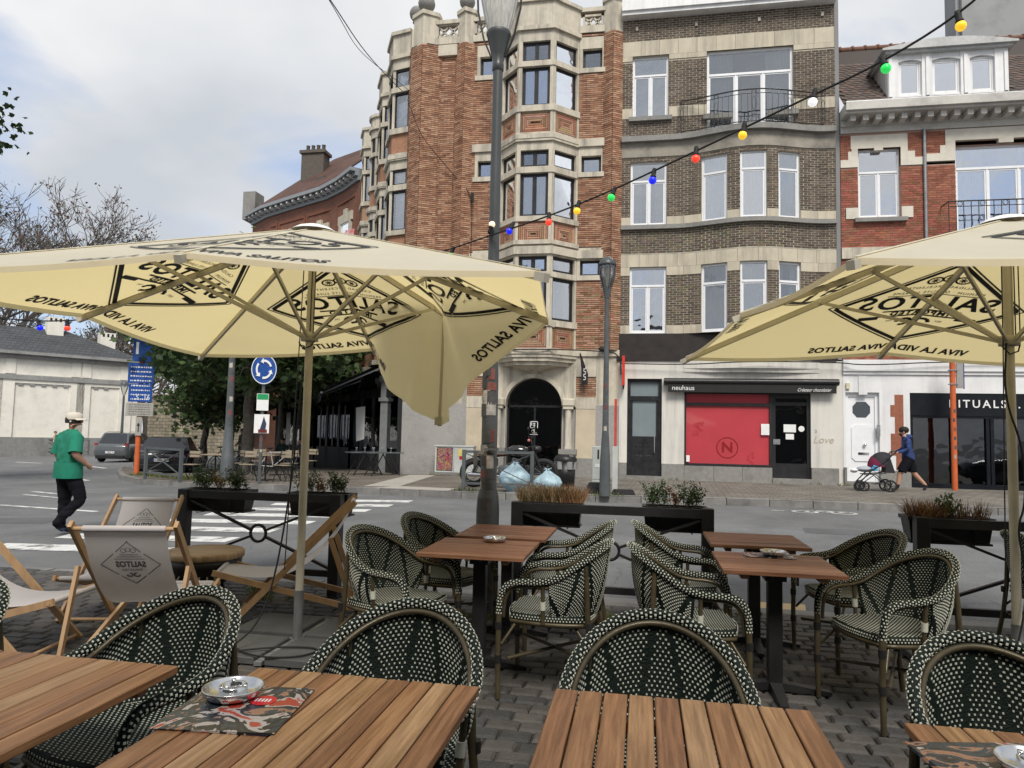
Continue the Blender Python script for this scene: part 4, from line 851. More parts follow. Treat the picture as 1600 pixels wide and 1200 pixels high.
# dark glazed shop
b=B(); b.wbox(Wr,7.84,14.4,2.25,2.92,-.2,-.02)
for u in (7.84,8.95,9.9,10.02,10.98,12.2,13.4): b.wbox(Wr,u,u+.09,.2,2.25,-.2,-.05)
b.wbox(Wr,7.84,14.4,.12,.26,-.2,-.04); b.wbox(Wr,7.84,14.4,2.18,2.26,-.2,-.04)
rs=b.build('shop_front',mat('blue_black_shopfront',(.008,.010,.014),.45,var=.15,spec=.2),red,world=True)
for a,c in ((7.93,8.95),(9.04,9.9),(10.11,10.98),(11.07,12.2),(12.29,13.4)):
    b=B(); b.wquad(Wr,a,c,.26,2.18,-.12); b.build('pane',G_shop,rs,world=True)
b=B(); b.wquad(Wr,7.84,14.4,.15,2.9,-2.2); b.add([Wr.p(7.84,.15,-.3),Wr.p(14.4,.15,-.3),Wr.p(14.4,.15,-2.2),Wr.p(7.84,.15,-2.2)],[(0,1,2,3)]); b.add([Wr.p(7.84,.15,-.2),Wr.p(7.84,2.9,-.2),Wr.p(7.84,2.9,-2.2),Wr.p(7.84,.15,-2.2)],[(0,1,2,3)]); b.build('shop_interior',dark,rs,world=True)
b=B(); text(b,'RITUALS...',.32,WM(Wr,8.90,2.6,-.012),sp=1.34,bold=.004,align='LEFT'); b.build('lettering',whiteprint,rs,world=True)
# ---- rendered gable rising behind
b=B(); b.box(12.45,26,30,31.6,0,27); b.box(12.3,12.45,30.2,31.2,0,24); b.build('rendered_tower_block',mat('grey_render',(.29,.295,.30),.85,var=.12,scale=.6,dirt=.25),loc=(15,32,0),world=True,label='tall plain grey rendered block rising behind the dormer roof',cat='building')

# ============================================================ CURVED BRICK BUILDING BEYOND THE CORNER, LEFT
cv=thing('curved_brick_building','curved red brick building with overhanging grey cornice and red tiled roof','building',(-17,35,-.2))
cp=[(-23.2,38.6),(-21.4,37.2),(-19.0,35.9),(-16.5,34.6),(-15.0,33.4),(-13.6,32.0)]; fmC,LC=polyfm(cp)
cvb=tilemat('small_red_bricks',(.25,.105,.068),(.19,.08,.052),(.12,.08,.062),1,.22,.065,.009,wall=(.82,-.57),dirt=.25)
NZ=14.2
b=B(); b.band(fmC,LC,-.5,NZ-.3,-.4,0); b.build('brick_wall',cvb,cv,world=True)
b=B(); b.band(fmC,LC,NZ-.55,NZ-.35,-.3,.12); b.band(fmC,LC,NZ-.16,NZ+.02,-.3,.55); b.band(fmC,LC,NZ-.35,NZ-.16,-.3,.28); b.build('cornice',mat('grey_blue_cornice',(.25,.27,.29),.6,var=.1),cv,world=True)
for i in range(1,22):
    x,y,nx,ny=fmC(LC[-1]*i/22); bb=B(); bb.bar((x+nx*.12,y+ny*.12,NZ-.32),(x+nx*.48,y+ny*.48,NZ-.24),.12,.13); bb.build('cornice_bracket',whitepaint,cv,world=True)
b=B()
for i in range(len(cp)-1):
    x,y,nx,ny=fmC(LC[i]); x2,y2,m1,m2=fmC(LC[i+1]); b.add([(x+nx*.5,y+ny*.5,NZ+.03),(x2+m1*.5,y2+m2*.5,NZ+.03),(x2-m1*4.2,y2-m2*4.2,NZ+4.2),(x-nx*4.2,y-ny*4.2,NZ+4.2)],[(0,1,2,3)])
rt=tilemat('red_pantiles',(.13,.066,.048),(.10,.052,.040),(.045,.028,.023),1,.25,.16,.02,wall=(.82,-.57),dirt=.4)
b.build('roof',rt,cv,world=True)
# stone framed windows in recessed panels
for k,(i0,f0) in enumerate(((.18,.5),(.40,.5),(.62,.5),(.86,.5))):
    u=LC[-1]*i0; p=fmC(u-.75); q=fmC(u+.75); W=Wall(p[:2],(q[0]-p[0],q[1]-p[1])); L_=math.hypot(q[0]-p[0],q[1]-p[1])
    for z0 in (9.6,5.4):
        window(cv,W,.25,L_-.25,z0,z0+2.3,whitepaint,-.06,.07,lo=2,up=1,tr=z0+1.6,room=False)
        for a,c,d,e in ((.0,.25,z0+1.2,z0+2.3),(L_-.25,L_,z0+1.2,z0+2.3),(-.1,L_+.1,z0+2.3,z0+2.75),(L_/2-.2,L_/2+.2,z0+2.75,z0+3.0)): pbox(cv,'stone_surround',W,a,c,d,e,-.2,.1,stone)
    for a,c,d,e in ((-.5,L_+.5,13.0,13.12),(-.5,-.38,9,13.0),(L_+.38,L_+.5,9,13.0)): pbox(cv,'brick_moulding',W,a,c,d,e,-.1,.05,mat('moulded_brick',(.20,.075,.045),.85))
# chimney and rooflight
b=B(); b.box(-19.9,-18.5,38.0,38.8,NZ+1.0,NZ+3.5); b.box(-20.0,-18.4,37.9,38.9,NZ+3.5,NZ+3.68)
for i in range(4): b.lathe([(.12,0),(.10,.38),(.13,.42),(.08,.44)],10,(-19.7+i*.33,38.4,NZ+3.68))
b.build('chimney',mat('sooty_brick',(.10,.085,.072),.9,var=.3,scale=5,bump=.3),cv,world=True)
b=B(); b.box(-23.8,-23.0,38.4,39.4,NZ-.2,NZ+1.5); b.build('parapet_stub',bluestone,cv,world=True)
b=B(); b.bar((-18.2,37.2,NZ+1.35),(-17.3,36.7,NZ+1.35),1.1,.12); b.build('rooflight',mat('rooflight_glass',(.05,.05,.055),.15),cv,world=True)
# draped red and white banner on the far bay
b=B(); b.grid(lambda i,j:(-13.75+.55*i+.1*math.sin(j*6),30.9-.3*i-.12*math.sin(i*9+j*3),9.1+1.75*j),10,8,0)
b.build('window_banner',mat('red_white_banner',(.55,.09,.10),.8,col2=(.55,.52,.52),scale=2.5),loc=(-13.5,30.8,9.1),world=True,label='red and white cloth banner hanging from the far bay window',cat='banner')

# ============================================================ WHITE BUILDING ON THE FAR LEFT
wh=thing('white_slate_roofed_building','long cream white building with blind panels and slate roof','building',(-42,46,-.9))
Ww=Wall((-52.5,32.2),(4.8,6.6)); WL=math.hypot(4.8,6.6); ww=math.hypot(-44.4+52.5,42.95-32.2)  # u where the frame edge falls
uR=ww+math.hypot(4.9,6.7)+.6
zg=-1.2; ze=6.55
wht=mat('cream_white_stucco',(.74,.715,.64),.8,var=.05,scale=1.5,dirt=.18)
b=B(); b.wbox(Ww,0,uR,.45,ze,-8,0); b.build('stucco_wall',wht,wh,world=True)
pbox(wh,'plinth',Ww,-.0,uR,zg,.45,-.3,.10,mat('grey_plinth',(.22,.22,.215),.85,dirt=.3))
b=B(); b.wbox(Ww,0,uR,4.6,4.85,-.1,.22); b.wbox(Ww,0,uR,4.85,4.95,-.1,.12); b.build('string_course',mat('grey_ledge',(.28,.28,.27),.8,dirt=.3),wh,world=True)
for u0,u1 in ((ww-6,ww-1.0),(ww+.6,ww+4.1),(ww+5.4,ww+7.4)):
    for a,c,d,e in ((u0-.9,u0,.45,4.6),(u1,u1+.9,.45,4.6)) : pbox(wh,'pilaster',Ww,a,c,d,e,0,.12,wht)
    pbox(wh,'panel_frame',Ww,u0,u1,4.35,4.6,0,.12,wht)
    for k in range(int((u1-u0)/.7)): pbox(wh,'dentil',Ww,u0+.2+k*.7,u0+.5+k*.7,4.2,4.35,0,.10,mat('grey_ledge'))
    for a,c,d,e in ((u0-.6,u0,5.0,6.2),(u1,u1+.6,5.0,6.2),(u0-.6,u1+.6,6.2,ze)): pbox(wh,'upper_panel_frame',Ww,a,c,d,e,0,.08,wht)
slate=tilemat('slates',(.075,.08,.088),(.06,.064,.07),(.035,.037,.04),1,.35,.22,.02,wall=(.59,.81),dirt=.3)
b=B(); b.add([Ww.p(-1,ze,.5),Ww.p(uR+.4,ze,.5),Ww.p(uR-4.5,ze+2.3,-4),Ww.p(-1,ze+2.3,-4)],[(0,1,2,3)]); b.add([Ww.p(uR+.4,ze,.5),Ww.p(uR+.4,ze,-8.4),Ww.p(uR-4.5,ze+2.3,-4)],[(0,1,2)]); b.build('slate_roof',slate,wh,world=True)
b=B(); b.wbox(Ww,-1,uR+.4,ze-.15,ze+.06,-.1,.6); b.wbox(Ww,-1,uR+.4,ze-.45,ze-.15,-.1,.25); b.build('eaves',mat('grey_ledge'),wh,world=True)
for u,o,z1 in ((ww+2.9,-3.0,ze+3.2),(ww+6.4,-2.2,ze+2.3)):
    b=B(); b.wbox(Ww,u,u+1.1,ze+.8,z1,o-.9,o); 
    for k in range(3): b.wbox(Ww,u+.15+k*.32,u+.3+k*.32,z1-.35,z1-.08,o-.02,o+.003,1)
    b.build('chimney',[wht,dark],wh,world=True)
# old rubble wall behind the trees, and the brick house over it
b=B(); b.box(-36,-18.5,47,47.6,-1.2,3.6); b.box(-36.1,-18.4,46.9,47.7,3.6,3.8); b.build('rubble_wall',tilemat('rubble_stone',(.27,.235,.17),(.20,.17,.125),(.13,.115,.09),1,.5,.24,.03,wall=(1,0),dirt=.5),loc=(-27,47,-.6),world=True,label='old rubble stone wall behind the plane trees',cat='wall')
b=B(); b.box(-36,-30,52,56,-1,8); b.add([(-36,52,8),(-30,52,8),(-30,56,8),(-36,56,8),(-36,54,10.5),(-30,54,10.5)],[(0,1,5,4),(2,3,4,5),(0,4,3),(1,2,5)],1); b.build('brick_outbuilding',[tilemat('orange_bricks',(.33,.15,.09),(.28,.12,.07),(.2,.12,.09),1,.22,.07,.01,wall=(1,0)),rt],loc=(-33,54,-1),world=True,label='small brick gabled house beyond the rubble wall',cat='house')
# cafe frontage behind the photographer, mirrored in the windows opposite
b=B(); b.box(-14,12,-14,-5,-.02,9); b.box(-14,12,-5,-4.9,3.4,3.6,1); b.build('cafe_frontage',[mat('plain_front_render',(.13,.125,.118),.85,dirt=.3),stone],kind='structure')
# ============================================================ TERRACE FURNITURE
weave=mat('dark_green_weave',(.0045,.0105,.0075),.55,spec=.2,var=.4,scale=60,bump=.4,bscale=160)
cream=mat('cream_weave',(.50,.51,.43),.5,var=.1,scale=30)
bronze=mat('bamboo_bronze',(.075,.060,.033),.38,metal=.25,var=.35,scale=9,bump=.1)
def dot(b,p,u,v,n,a,c,h,mi=1):
    p=Vector(p);u=Vector(u).normalized()*a;v=Vector(v).normalized()*c;n=Vector(n).normalized()*h
    q=[p-u-v,p+u-v,p+u+v,p-u+v]; k=.75; r=[p+n-u*k-v*k,p+n+u*k-v*k,p+n+u*k+v*k,p+n-u*k+v*k]
    b.add(q+r,[(4,5,6,7),(0,1,5,4),(1,2,6,5),(2,3,7,6),(3,0,4,7)],mi)
def ztop(c): # height of the back rim against cos(phi)
    return .652+.203*(c if c>.12 else c*c/.24+.06)
def rimP(ph): return Vector((.288*math.sin(ph),-.31*math.cos(ph),ztop(max(0,math.cos(ph)))))
def botP(ph): return Vector((.228*math.sin(ph),-.225*math.cos(ph)-.01,.455))
def smoothpath(P,n=3):
    for _ in range(n):
        Q=[P[0]]
        for a,b_ in zip(P[:-1],P[1:]): Q+= [a.lerp(b_,.25),a.lerp(b_,.75)]
        Q.append(P[-1]); P=Q
    return P
def chair_proto():
    t=thing('woven_armchair','woven','armchair')
    half=[rimP(R(a)) for a in range(0,91,10)]+[Vector(p) for p in ((.286,.08,.651),(.280,.17,.650),(.275,.235,.635),(.271,.27,.595),(.268,.283,.54),(.266,.287,.47))]
    path=[Vector((-p.x,p.y,p.z)) for p in half[::-1]]+half[1:]
    path=smoothpath(path,2)
    b=B(); b.tube(path,.0185,8,0,flat=(1,.85))
    # cream strands wrapped round the rim
    acc=0; k=0
    for i in range(len(path)-1):
        d=path[i+1]-path[i]; L_=d.length
        while acc<L_:
            p=path[i]+d*(acc/L_); tn=d.normalized(); s1=tn.cross(Vector((0,0,1)))
            if s1.length<.1: s1=Vector((1,0,0))
            s1.normalize(); s2=s1.cross(tn)
            for q in range(6):
                an=2*PI*(q+.5*(k%2))/6; nrm=s1*math.cos(an)+s2*math.sin(an)*.85
                dot(b,p+nrm*.017,tn,tn.cross(nrm),nrm,.0040,.0042,.003)
            acc+=.0165; k+=1
        acc-=L_
    b.build('woven_rim',[weave,cream],t)
    # bare frame tube just inside the rim
    b=B(); b.tube([Vector((p.x*.925,p.y*.925 if p.y<.1 else p.y-.02,p.z-.026)) for p in path],.0105,6); b.build('back_frame',bronze,t)
    # woven back
    def S(i,j,o=0):
        ph=R(-92+184*i); a=botP(ph); c=rimP(ph)-Vector((0,0,.012)); c.x*=.97;c.y*=.97; p=a.lerp(c,j); bul=math.sin(PI*j)*.018; nr=Vector((math.sin(ph),-math.cos(ph),.12)).normalized(); return p+nr*(bul+o)
    b=B(); b.grid(lambda i,j:S(i,j,.003),40,8,0); b.grid(lambda i,j:S(i,j,-.003),40,8,0)
    nc,nr_=46,27
    for j in range(nr_):
        for i in range(nc):
            ii=i+.5*(j%2); k=round(ii/6.2); sgn=1 if k%2 else -1
            if any(abs(ii-(kk*6.2+ (1 if kk%2 else -1)*.16*(j-nr_/2)))<.62 for kk in (k-1,k,k+1)): continue
            u=(ii+.5)/(nc+1); v=(j+.7)/(nr_+.6)
            if not 0<u<1: continue
            p=S(u,v); du=S(min(1,u+.01),v)-S(max(0,u-.01),v); dv=S(u,min(1,v+.02))-S(u,max(0,v-.02)); n=du.cross(dv).normalized()
            wdt=.0044 if du.length>.018 else .0034
            dot(b,p+n*.003,du,dv,n,wdt*.88,.0032,.0024); dot(b,p-n*.003,du,dv,-n,wdt*.88,.0032,.0024)
    b.build('woven_back',[weave,cream],t)
    # seat : slightly dished woven pad
    def Z(x,y): return .468-.012*math.cos(min(1,math.hypot(x,y)/.3)*PI/2)
    out_=[]
    for k in range(32):
        a=2*PI*k/32; r=.25/ (max(abs(math.cos(a)),abs(math.sin(a)))**.55); out_.append((r*math.cos(a)*.98,r*math.sin(a)*1.0+.02))
    b=B(); c0=(0,.02,.456)
    rings=[[(x*f,y*f+.02*(1-f),Z(x*f,y*f)) for x,y in out_] for f in (.02,.35,.7,.93)]+[[(x,y,.457) for x,y in out_],[(x,y,.44) for x,y in out_],[(x*.97,y*.97,.425) for x,y in out_]]
    vs=[p for r in rings for p in r]; m=32; fs=[(r*m+k,r*m+(k+1)%m,(r+1)*m+(k+1)%m,(r+1)*m+k) for r in range(len(rings)-1) for k in range(m)]+[tuple(range(m))]
    b.add(vs,fs,0,True)
    yy=-.24; j=0
    while yy<.28:
        xx=-.27+(.5*.02 if j%2 else 0)
        while xx<.27:
            a=math.atan2(yy-.02,xx); r=.25/(max(abs(math.cos(a)),abs(math.sin(a)))**.55)
            if math.hypot(xx,yy-.02)<r*.965: dot(b,(xx,yy,Z(xx,yy-.02)+.0005),(1,0,0),(0,1,0),(0,0,1),.0038,.0024,.002)
            xx+=.021
        yy+=.0135; j+=1
    for k in range(96):
        a=2*PI*k/96; r=.25/(max(abs(math.cos(a)),abs(math.sin(a)))**.55)
        for zz_ in (.452,.438):
            aa=a+(PI/96 if zz_<.445 else 0); r=.25/(max(abs(math.cos(aa)),abs(math.sin(aa)))**.55); dot(b,(r*math.cos(aa)*.98,r*math.sin(aa)+.02,zz_),(-math.sin(aa),math.cos(aa),0),(0,0,1),(math.cos(aa),math.sin(aa),0),.0042,.0038,.003)
    b.build('woven_seat',[weave,cream],t)
    # frame under the seat
    b=B(); b.tube([(x*.97,y*.97,.415) for x,y in out_],.013,6,closed=True)
    for s in (-1,1):
        b.tube([(s*.25,.24,.22),(-s*.225,-.2,.24)],.010,6); 
        b.tube([(s*.262,.27,.30),(s*.2,.2,.41)],.009,6); b.tube([(s*.25,-.215,.30),(s*.18,-.12,.41)],.009,6)
        b.tube([(s*.278,.04,.645),(s*.256,.04,.42)],.0115,6)
    b.build('seat_frame',bronze,t)
    wrap=mat('black_binding',(.014,.014,.014),.5)
    for s in (-1,1):
        b=B(); b.tube([(s*.262,.285,.0),(s*.265,.29,.25),(s*.266,.286,.5),(s*.268,.275,.56)],[.0145,.0155,.0165,.016],8); 
        for zz_ in (.22,.40): b.tube([(s*.265,.289,zz_-.02),(s*.265,.289,zz_+.02)],.02,8,1)
        b.build('leg',[bronze,wrap],t)
        b=B(); b.tube([(s*.262,-.27,.0),(s*.242,-.225,.25),(s*.228,-.205,.45),(s*.226,-.198,.62),(s*.222,-.19,.745)],[.0145,.0155,.016,.015,.012],8)
        for zz_ in (.24,.42): b.tube([(s*.238,-.218,zz_-.02),(s*.238,-.218,zz_+.02)],.02,8,1)
        b.build('leg',[bronze,wrap],t)
        b=B(); b.tube([(s*.264,.04,.50),(s*.267,.04,.545)],.0165,8); b.build('cream_binding',cream,t)
    return t
chair0=chair_proto(); _first=[True]
def chair(x,y,deg,label,group):
    o=chair0 if _first[0] else dup(chair0); _first[0]=False
    o.location=(x,y,0); o.rotation_euler=(0,0,R(deg)); tag(o,label,'armchair',group)
gN='woven armchairs at the near tables'; gM='woven armchairs at the middle tables'
chair(-2.56,2.12,175,'woven green and cream armchair cut off by the left picture edge',gN)
chair(-1.66,2.19,168,'woven green and cream armchair between the leftmost near tables',gN)
chair(-.79,2.20,177,'woven green and cream armchair behind the near table with the menu and ashtray',gN)
chair(.055,2.26,181,'woven green and cream armchair behind the bare near table in the centre',gN)
chair(1.07,2.24,186,'woven green and cream armchair behind the near table at the right corner',gN)
def chairtop(x,y,deg,label):
    f=(-math.sin(R(deg)),math.cos(R(deg))); chair(x+.31*f[0],y+.31*f[1],deg,label,gM)
chairtop(-1.77,4.33,-108,'woven armchair left of the nearer left middle table, beside the parasol pole')
chairtop(-1.70,5.14,-106,'woven armchair left of the farther left middle table, close to the lamp post')
chairtop(-.185,5.16,92,'woven armchair right of the farther left middle table, facing left')
chairtop(-.17,4.22,88,'woven armchair right of the nearer left middle table, facing left')
chairtop(-.05,5.22,-88,'woven armchair left of the farther right middle table, facing right')
chairtop(-.06,4.13,-86,'woven armchair left of the nearer right middle table, facing right')
chairtop(1.71,5.30,108,'woven armchair right of the farther right middle table')
chairtop(1.66,4.42,112,'woven armchair right of the nearer right middle table, by the fence post')
chairtop(2.52,5.55,-85,'woven armchair mostly hidden behind the right parasol pole')

# ---- slatted tables
def woodmat(name,c1,c2,axis):
    m=mat(name,c1,.42,var=.25,scale=3,col2=c2,stretch=(26,1.2,26) if axis=='y' else (1.2,26,26),bump=.12,bscale=30,spec=.45,dirt=.28); return m
woodY=[woodmat('teak_y%d'%i,c,d,'y') for i,(c,d) in enumerate((((.245,.112,.046),(.32,.165,.074)),((.28,.145,.062),(.35,.20,.096)),((.20,.09,.04),(.27,.13,.06)),((.30,.168,.076),(.37,.222,.115))))]
woodX=[woodmat('teak_x%d'%i,c,d,'x') for i,(c,d) in enumerate((((.17,.074,.038),(.23,.108,.058)),((.20,.092,.05),(.26,.13,.072)),((.145,.062,.032),(.20,.09,.046))))]
def table(x0,x1,y0,y1,axis,n,label,group):
    cx,cy=(x0+x1)/2,(y0+y1)/2; t=thing('slatted_table',label,'table',(cx,cy,0),0,group); hx,hy=(x1-x0)/2,(y1-y0)/2; w=(2*hx if axis=='y' else 2*hy)/n
    for i in range(n):
        a=-(hx if axis=='y' else hy)+w*i; m=random.choice(woodY if axis=='y' else woodX); b=B(); g_=.0028; j=random.uniform(-.0008,.0008)
        if axis=='y': b.box(a+g_,a+w-g_,-hy+random.uniform(-.002,.002),hy+random.uniform(-.002,.002),.716+j,.74+j,bev=.0025)
        else: b.box(-hx,hx,a+g_,a+w-g_,.716+j,.74+j,bev=.0025)
        b.build('slat',m,t)
    b=B()
    for s in (-1,1):
        if axis=='y': b.box(-hx+.03,hx-.03,s*(hy-.12)-.02,s*(hy-.12)+.02,.69,.715)
        else: b.box(s*(hx-.12)-.02,s*(hx-.12)+.02,-hy+.03,hy-.03,.69,.715)
    b.build('batten',random.choice(woodX),t)
    b=B(); b.box(-.17,.17,-.03,.03,.672,.69); b.box(-.03,.03,-.17,.17,.671,.689); b.box(-.06,.06,-.06,.06,.64,.671); b.build('top_bracket',blackmetal,t)
    b=B(); b.box(-.04,.04,-.04,.04,.045,.66,bev=.004); b.build('column',blackmetal,t)
    for k in range(4):
        b=B(); b.T=Matrix.Rotation(k*PI/2+PI/4*0,4,'Z'); b.hexa([(.03,-.035,.012),(.31,-.022,.0),(.31,.022,.0),(.03,.035,.012),(.03,-.035,.06),(.31,-.022,.022),(.31,.022,.022),(.03,.035,.06)]); b.build('foot',blackmetal,t)
    return t
gt='slatted tables in the near row'; gm='slatted tables in the middle row'
table(-2.08,-1.385,1.28,2.01,'y',10,'near slatted teak table at the left picture edge',gt)
table(-1.145,-.452,1.30,2.055,'y',10,'near slatted teak table holding the menu and the steel ashtray',gt)
table(-.24,.457,1.36,2.095,'y',10,'bare near slatted teak table in the middle of the row',gt)
table(.675,1.37,1.30,2.06,'y',10,'near slatted teak table in the bottom right corner',gt)
table(-1.335,-.675,4.17,4.83,'x',9,'brown slatted table left of centre with a steel ashtray',gm)
table(-1.30,-.65,4.94,5.62,'x',9,'bare brown slatted table in front of the big lamp post',gm)
table(.45,1.105,4.15,4.81,'x',9,'brown slatted table right of centre with menu and ashtray',gm)
table(.475,1.135,5.12,5.77,'x',9,'bare brown slatted table by the fence, right of centre',gm)

# ---- ashtrays and menus
steel=mat('brushed_steel',(.62,.62,.61),.22,metal=1,var=.12,scale=18)
def ashtray(x,y,z,label):
    b=B(); b.lathe([(.0,.004),(.046,.004),(.062,.010),(.076,.028),(.078,.030),(.080,.028),(.068,.007),(.055,0),(0,0)],32); b.lathe([(.030,.004),(.030,.030),(.034,.033),(.037,.030),(.037,.004)],24)
    for k in range(3):
        a=2*PI*k/3; b.lathe([(.007,.030),(.007,.036),(0,.036)],8,(.034*math.cos(a),.034*math.sin(a),0))
    return b.build('ashtray',steel,loc=(x,y,z),label=label,cat='ashtray',group='steel ashtrays')
def menumat(name,seed,cols):
    m=bpy.data.materials.new(name); m.use_nodes=True; t=m.node_tree; b=t.nodes['Principled BSDF']; b.inputs['Roughness'].default_value=.25; L=t.links
    c=t.nodes.new('ShaderNodeTexCoord'); v=t.nodes.new('ShaderNodeTexNoise'); v.inputs['Scale'].default_value=6.5; v.inputs['Detail'].default_value=4; v.inputs['Distortion'].default_value=2.2; mp=t.nodes.new('ShaderNodeMapping'); mp.inputs['Location'].default_value=(seed,seed*2,0); L.new(c.outputs['Object'],mp.inputs[0]); L.new(mp.outputs[0],v.inputs['Vector'])
    r=t.nodes.new('ShaderNodeValToRGB'); r.color_ramp.interpolation='CONSTANT'; e=r.color_ramp.elements; e[0].position=0; e[0].color=(*cols[0],1); e[1].position=.36; e[1].color=(*cols[1],1)
    for p,k in zip((.44,.50,.56,.63),cols[2:]): q=e.new(p); q.color=(*k,1)
    L.new(v.outputs[0],r.inputs[0]); L.new(r.outputs[0],b.inputs['Base Color']); return m
mc=[(.02,.03,.05),(.30,.16,.10),(.03,.045,.06),(.02,.02,.025),(.40,.36,.33),(.35,.05,.03)]
def menu(x,y,z,deg,label,seed,w=.30,d=.30,logo=True):
    t=thing('menu_card',label,'menu',(x,y,z),R(deg),'menus on the tables')
    b=B()
    for k in range(3):
        o=.004*k; b.T=Matrix.Rotation(R(1.2*k-1),4,'Z'); b.box(-w/2+o,w/2+o,-d/2,d/2,.0018*k,.0018*k+.0014)
    b.T=Matrix.Identity(4); b.build('sheets',menumat('menu_print_%d'%seed,seed,mc),t)
    if logo:
        b=B(); b.T=Matrix.Translation((w*.17,d*.16,.0062)); b.lathe([(0,0),(.034,0)],24,smooth=False); text(b,'grill',.03,Matrix.Identity(4),mi=1) if 0 else None
        for i in range(5): b.box(-.022+.009*i,-.017+.009*i,-.010,.010,.0003,.0006,1)
        b.build('round_logo',[mat('menu_red',(.55,.02,.03),.3),whiteprint],t)
menu(-1.03,1.745,.741,6,'colourful printed menu under the steel ashtray on the near table',3)
ashtray(-1.075,1.80,.7475,'round steel ashtray on the menu of the near table')
menu(.80,1.80,.741,10,'printed menu under an ashtray in the bottom right corner',8)
ashtray(.86,1.80,.7475,'round steel ashtray at the bottom right corner of the picture')
ashtray(-.965,4.74,.741,'round steel ashtray on the left brown table')
menu(.78,4.70,.741,-4,'printed menu lying on the right brown table',14,.3,.18,False)
ashtray(.81,4.70,.7475,'round steel ashtray on the menu of the right brown table')

# ============================================================ DECK CHAIRS
pale=mat('pale_beech',(.42,.27,.15),.55,var=.2,scale=3,stretch=(6,6,1),bump=.05); canvas=mat('white_canvas',(.60,.58,.60),.85,var=.05,scale=5,bump=.2,bscale=200,trans=.25)
def deck_chair(x,y,deg,label,prints=True,sc=1):
    t=thing('deck_chair',label,'deck chair',(x,y,0),R(deg),'wooden deck chairs with white canvas'); t.scale=(sc,sc,sc)
    T,Fo=Vector((0,-.46,.88)),Vector((0,.40,.0)); Fr,Re=Vector((0,.52,.37)),Vector((0,-.72,.02))
    for s in (-1,1):
        B().bar(T+Vector((s*.285,-.02,.03)),Fo+Vector((s*.285,0,.01)),.022,.045).build('back_rail',pale,t)
        B().bar(Fr+Vector((s*.255,.03,.01)),Re+Vector((s*.255,0,.01)),.022,.042).build('seat_rail',pale,t)
        B().bar(Vector((s*.31,-.30,.64)),Vector((s*.30,-.50,.09)),.02,.04).build('prop',pale,t)
    for p,w in ((T,.29),(Fo+Vector((0,-.02,.03)),.28),(Fr,.27),(Re+Vector((0,.01,.015)),.25),(Vector((0,-.495,.10)),.30)):
        b=B(); b.tube([p+Vector((-w,0,0)),p+Vector((w,0,0))],.0135,8); b.build('crossbar',pale,t)
    def C(v): # sling between top and front bar, v from 0 top to 1 front
        y_=T.y+(Fr.y-T.y)*v; z_=T.z+(Fr.z-T.z)*v-.30*(math.sin(PI*v**.8))**1.0*(1-.15*v); return y_,z_
    b=B()
    b.grid(lambda i,j:(-.225+.45*i,C(j)[0],C(j)[1]+.004*math.sin(i*PI)),4,20); b.tube([T+Vector((-.225,0,0)),T+Vector((.225,0,0))],.019,8); b.tube([Fr+Vector((-.225,0,0)),Fr+Vector((.225,0,0))],.019,8)
    sl=b.build('sling',canvas,t)
    if prints:
        arc=[0]; 
        for k in range(1,101): a=C((k-1)/100);c=C(k/100); arc.append(arc[-1]+math.hypot(c[0]-a[0],c[1]-a[1]))
        def place(px,py): # px across (sitter-side view), py metres down from the top bar
            d=min(max(py,0),arc[-1]-1e-4); k=max(i for i in range(101) if arc[i]<=d); k=min(k,99); f=(d-arc[k])/(arc[k+1]-arc[k]); v=(k+f)/100; q=C(v); a=C(max(0,v-.01)); c=C(min(1,v+.01)); n=Vector((0,-(c[1]-a[1]),(c[0]-a[0]))).normalized(); return (-px,q[0],q[1]),n
        pb=B(); ln=lambda p,q,w: pb.bar((p[0],p[1],0),(q[0],q[1],0),w,.0002,up=(0,0,1))
        cy=.25; hw,hh=.165,.165
        def line(p,q,w):
            d=Vector((q[0]-p[0],q[1]-p[1])).normalized(); n=Vector((-d.y,d.x))*w/2; pb.add([(p[0]+n.x,p[1]+n.y,0),(q[0]+n.x,q[1]+n.y,0),(q[0]-n.x,q[1]-n.y,0),(p[0]-n.x,p[1]-n.y,0)],[(0,1,2,3)])
        for sx in (-1,1):
            for sy in (-1,1):
                line((sx*.0,cy+sy*hh),(sx*hw*.42,cy+sy*hh*.58),.005); line((sx*hw*.5,cy+sy*hh*.5),(sx*hw,cy),.005)
        text(pb,'SALITOS',.062,Matrix.Translation((0,cy,0))@Matrix.Diagonal((1,-1,1,1)),sx=.72,bold=.002,thick=0); text(pb,'IMPORTED',.026,Matrix.Translation((0,cy+.045,0))@Matrix.Diagonal((1,-1,1,1)),sx=.9,thick=0)
        for k in (-1,0,1):
            for j in range(12): a=2*PI*j/12;c=2*PI*(j+1)/12; line((k*.026+.016*math.cos(a),cy-.105-(.006 if k==0 else 0)+.014*math.sin(a)),(k*.026+.016*math.cos(c),cy-.105-(.006 if k==0 else 0)+.014*math.sin(c)),.003)
        for yy,w in ((-.075,.05),(-.06,.07),(-.043,.085)): line((-w,cy+yy),(w,cy+yy),.004)
        for k in (-1,1):
            for j in range(9): a=PI*1.5*j/9;c=PI*1.5*(j+1)/9; line((k*.02+k*.016*math.cos(a),cy+.085+.016*math.sin(a)),(k*.02+k*.016*math.cos(c),cy+.085+.016*math.sin(c)),.008)
        fr=B(); bk=B(); V=[]; 
        for v in pb.v:
            p,n=place(v[0],v[1]); V.append((Vector(p),n))
        fr.add([p+n*.0035 for p,n in V],pb.f); bk.add([p-n*.0035 for p,n in V],[f[::-1] for f in pb.f])
        fr.build('print',blackpaint,sl); bk.build('print_showing_through',greyprint,sl)
    return t
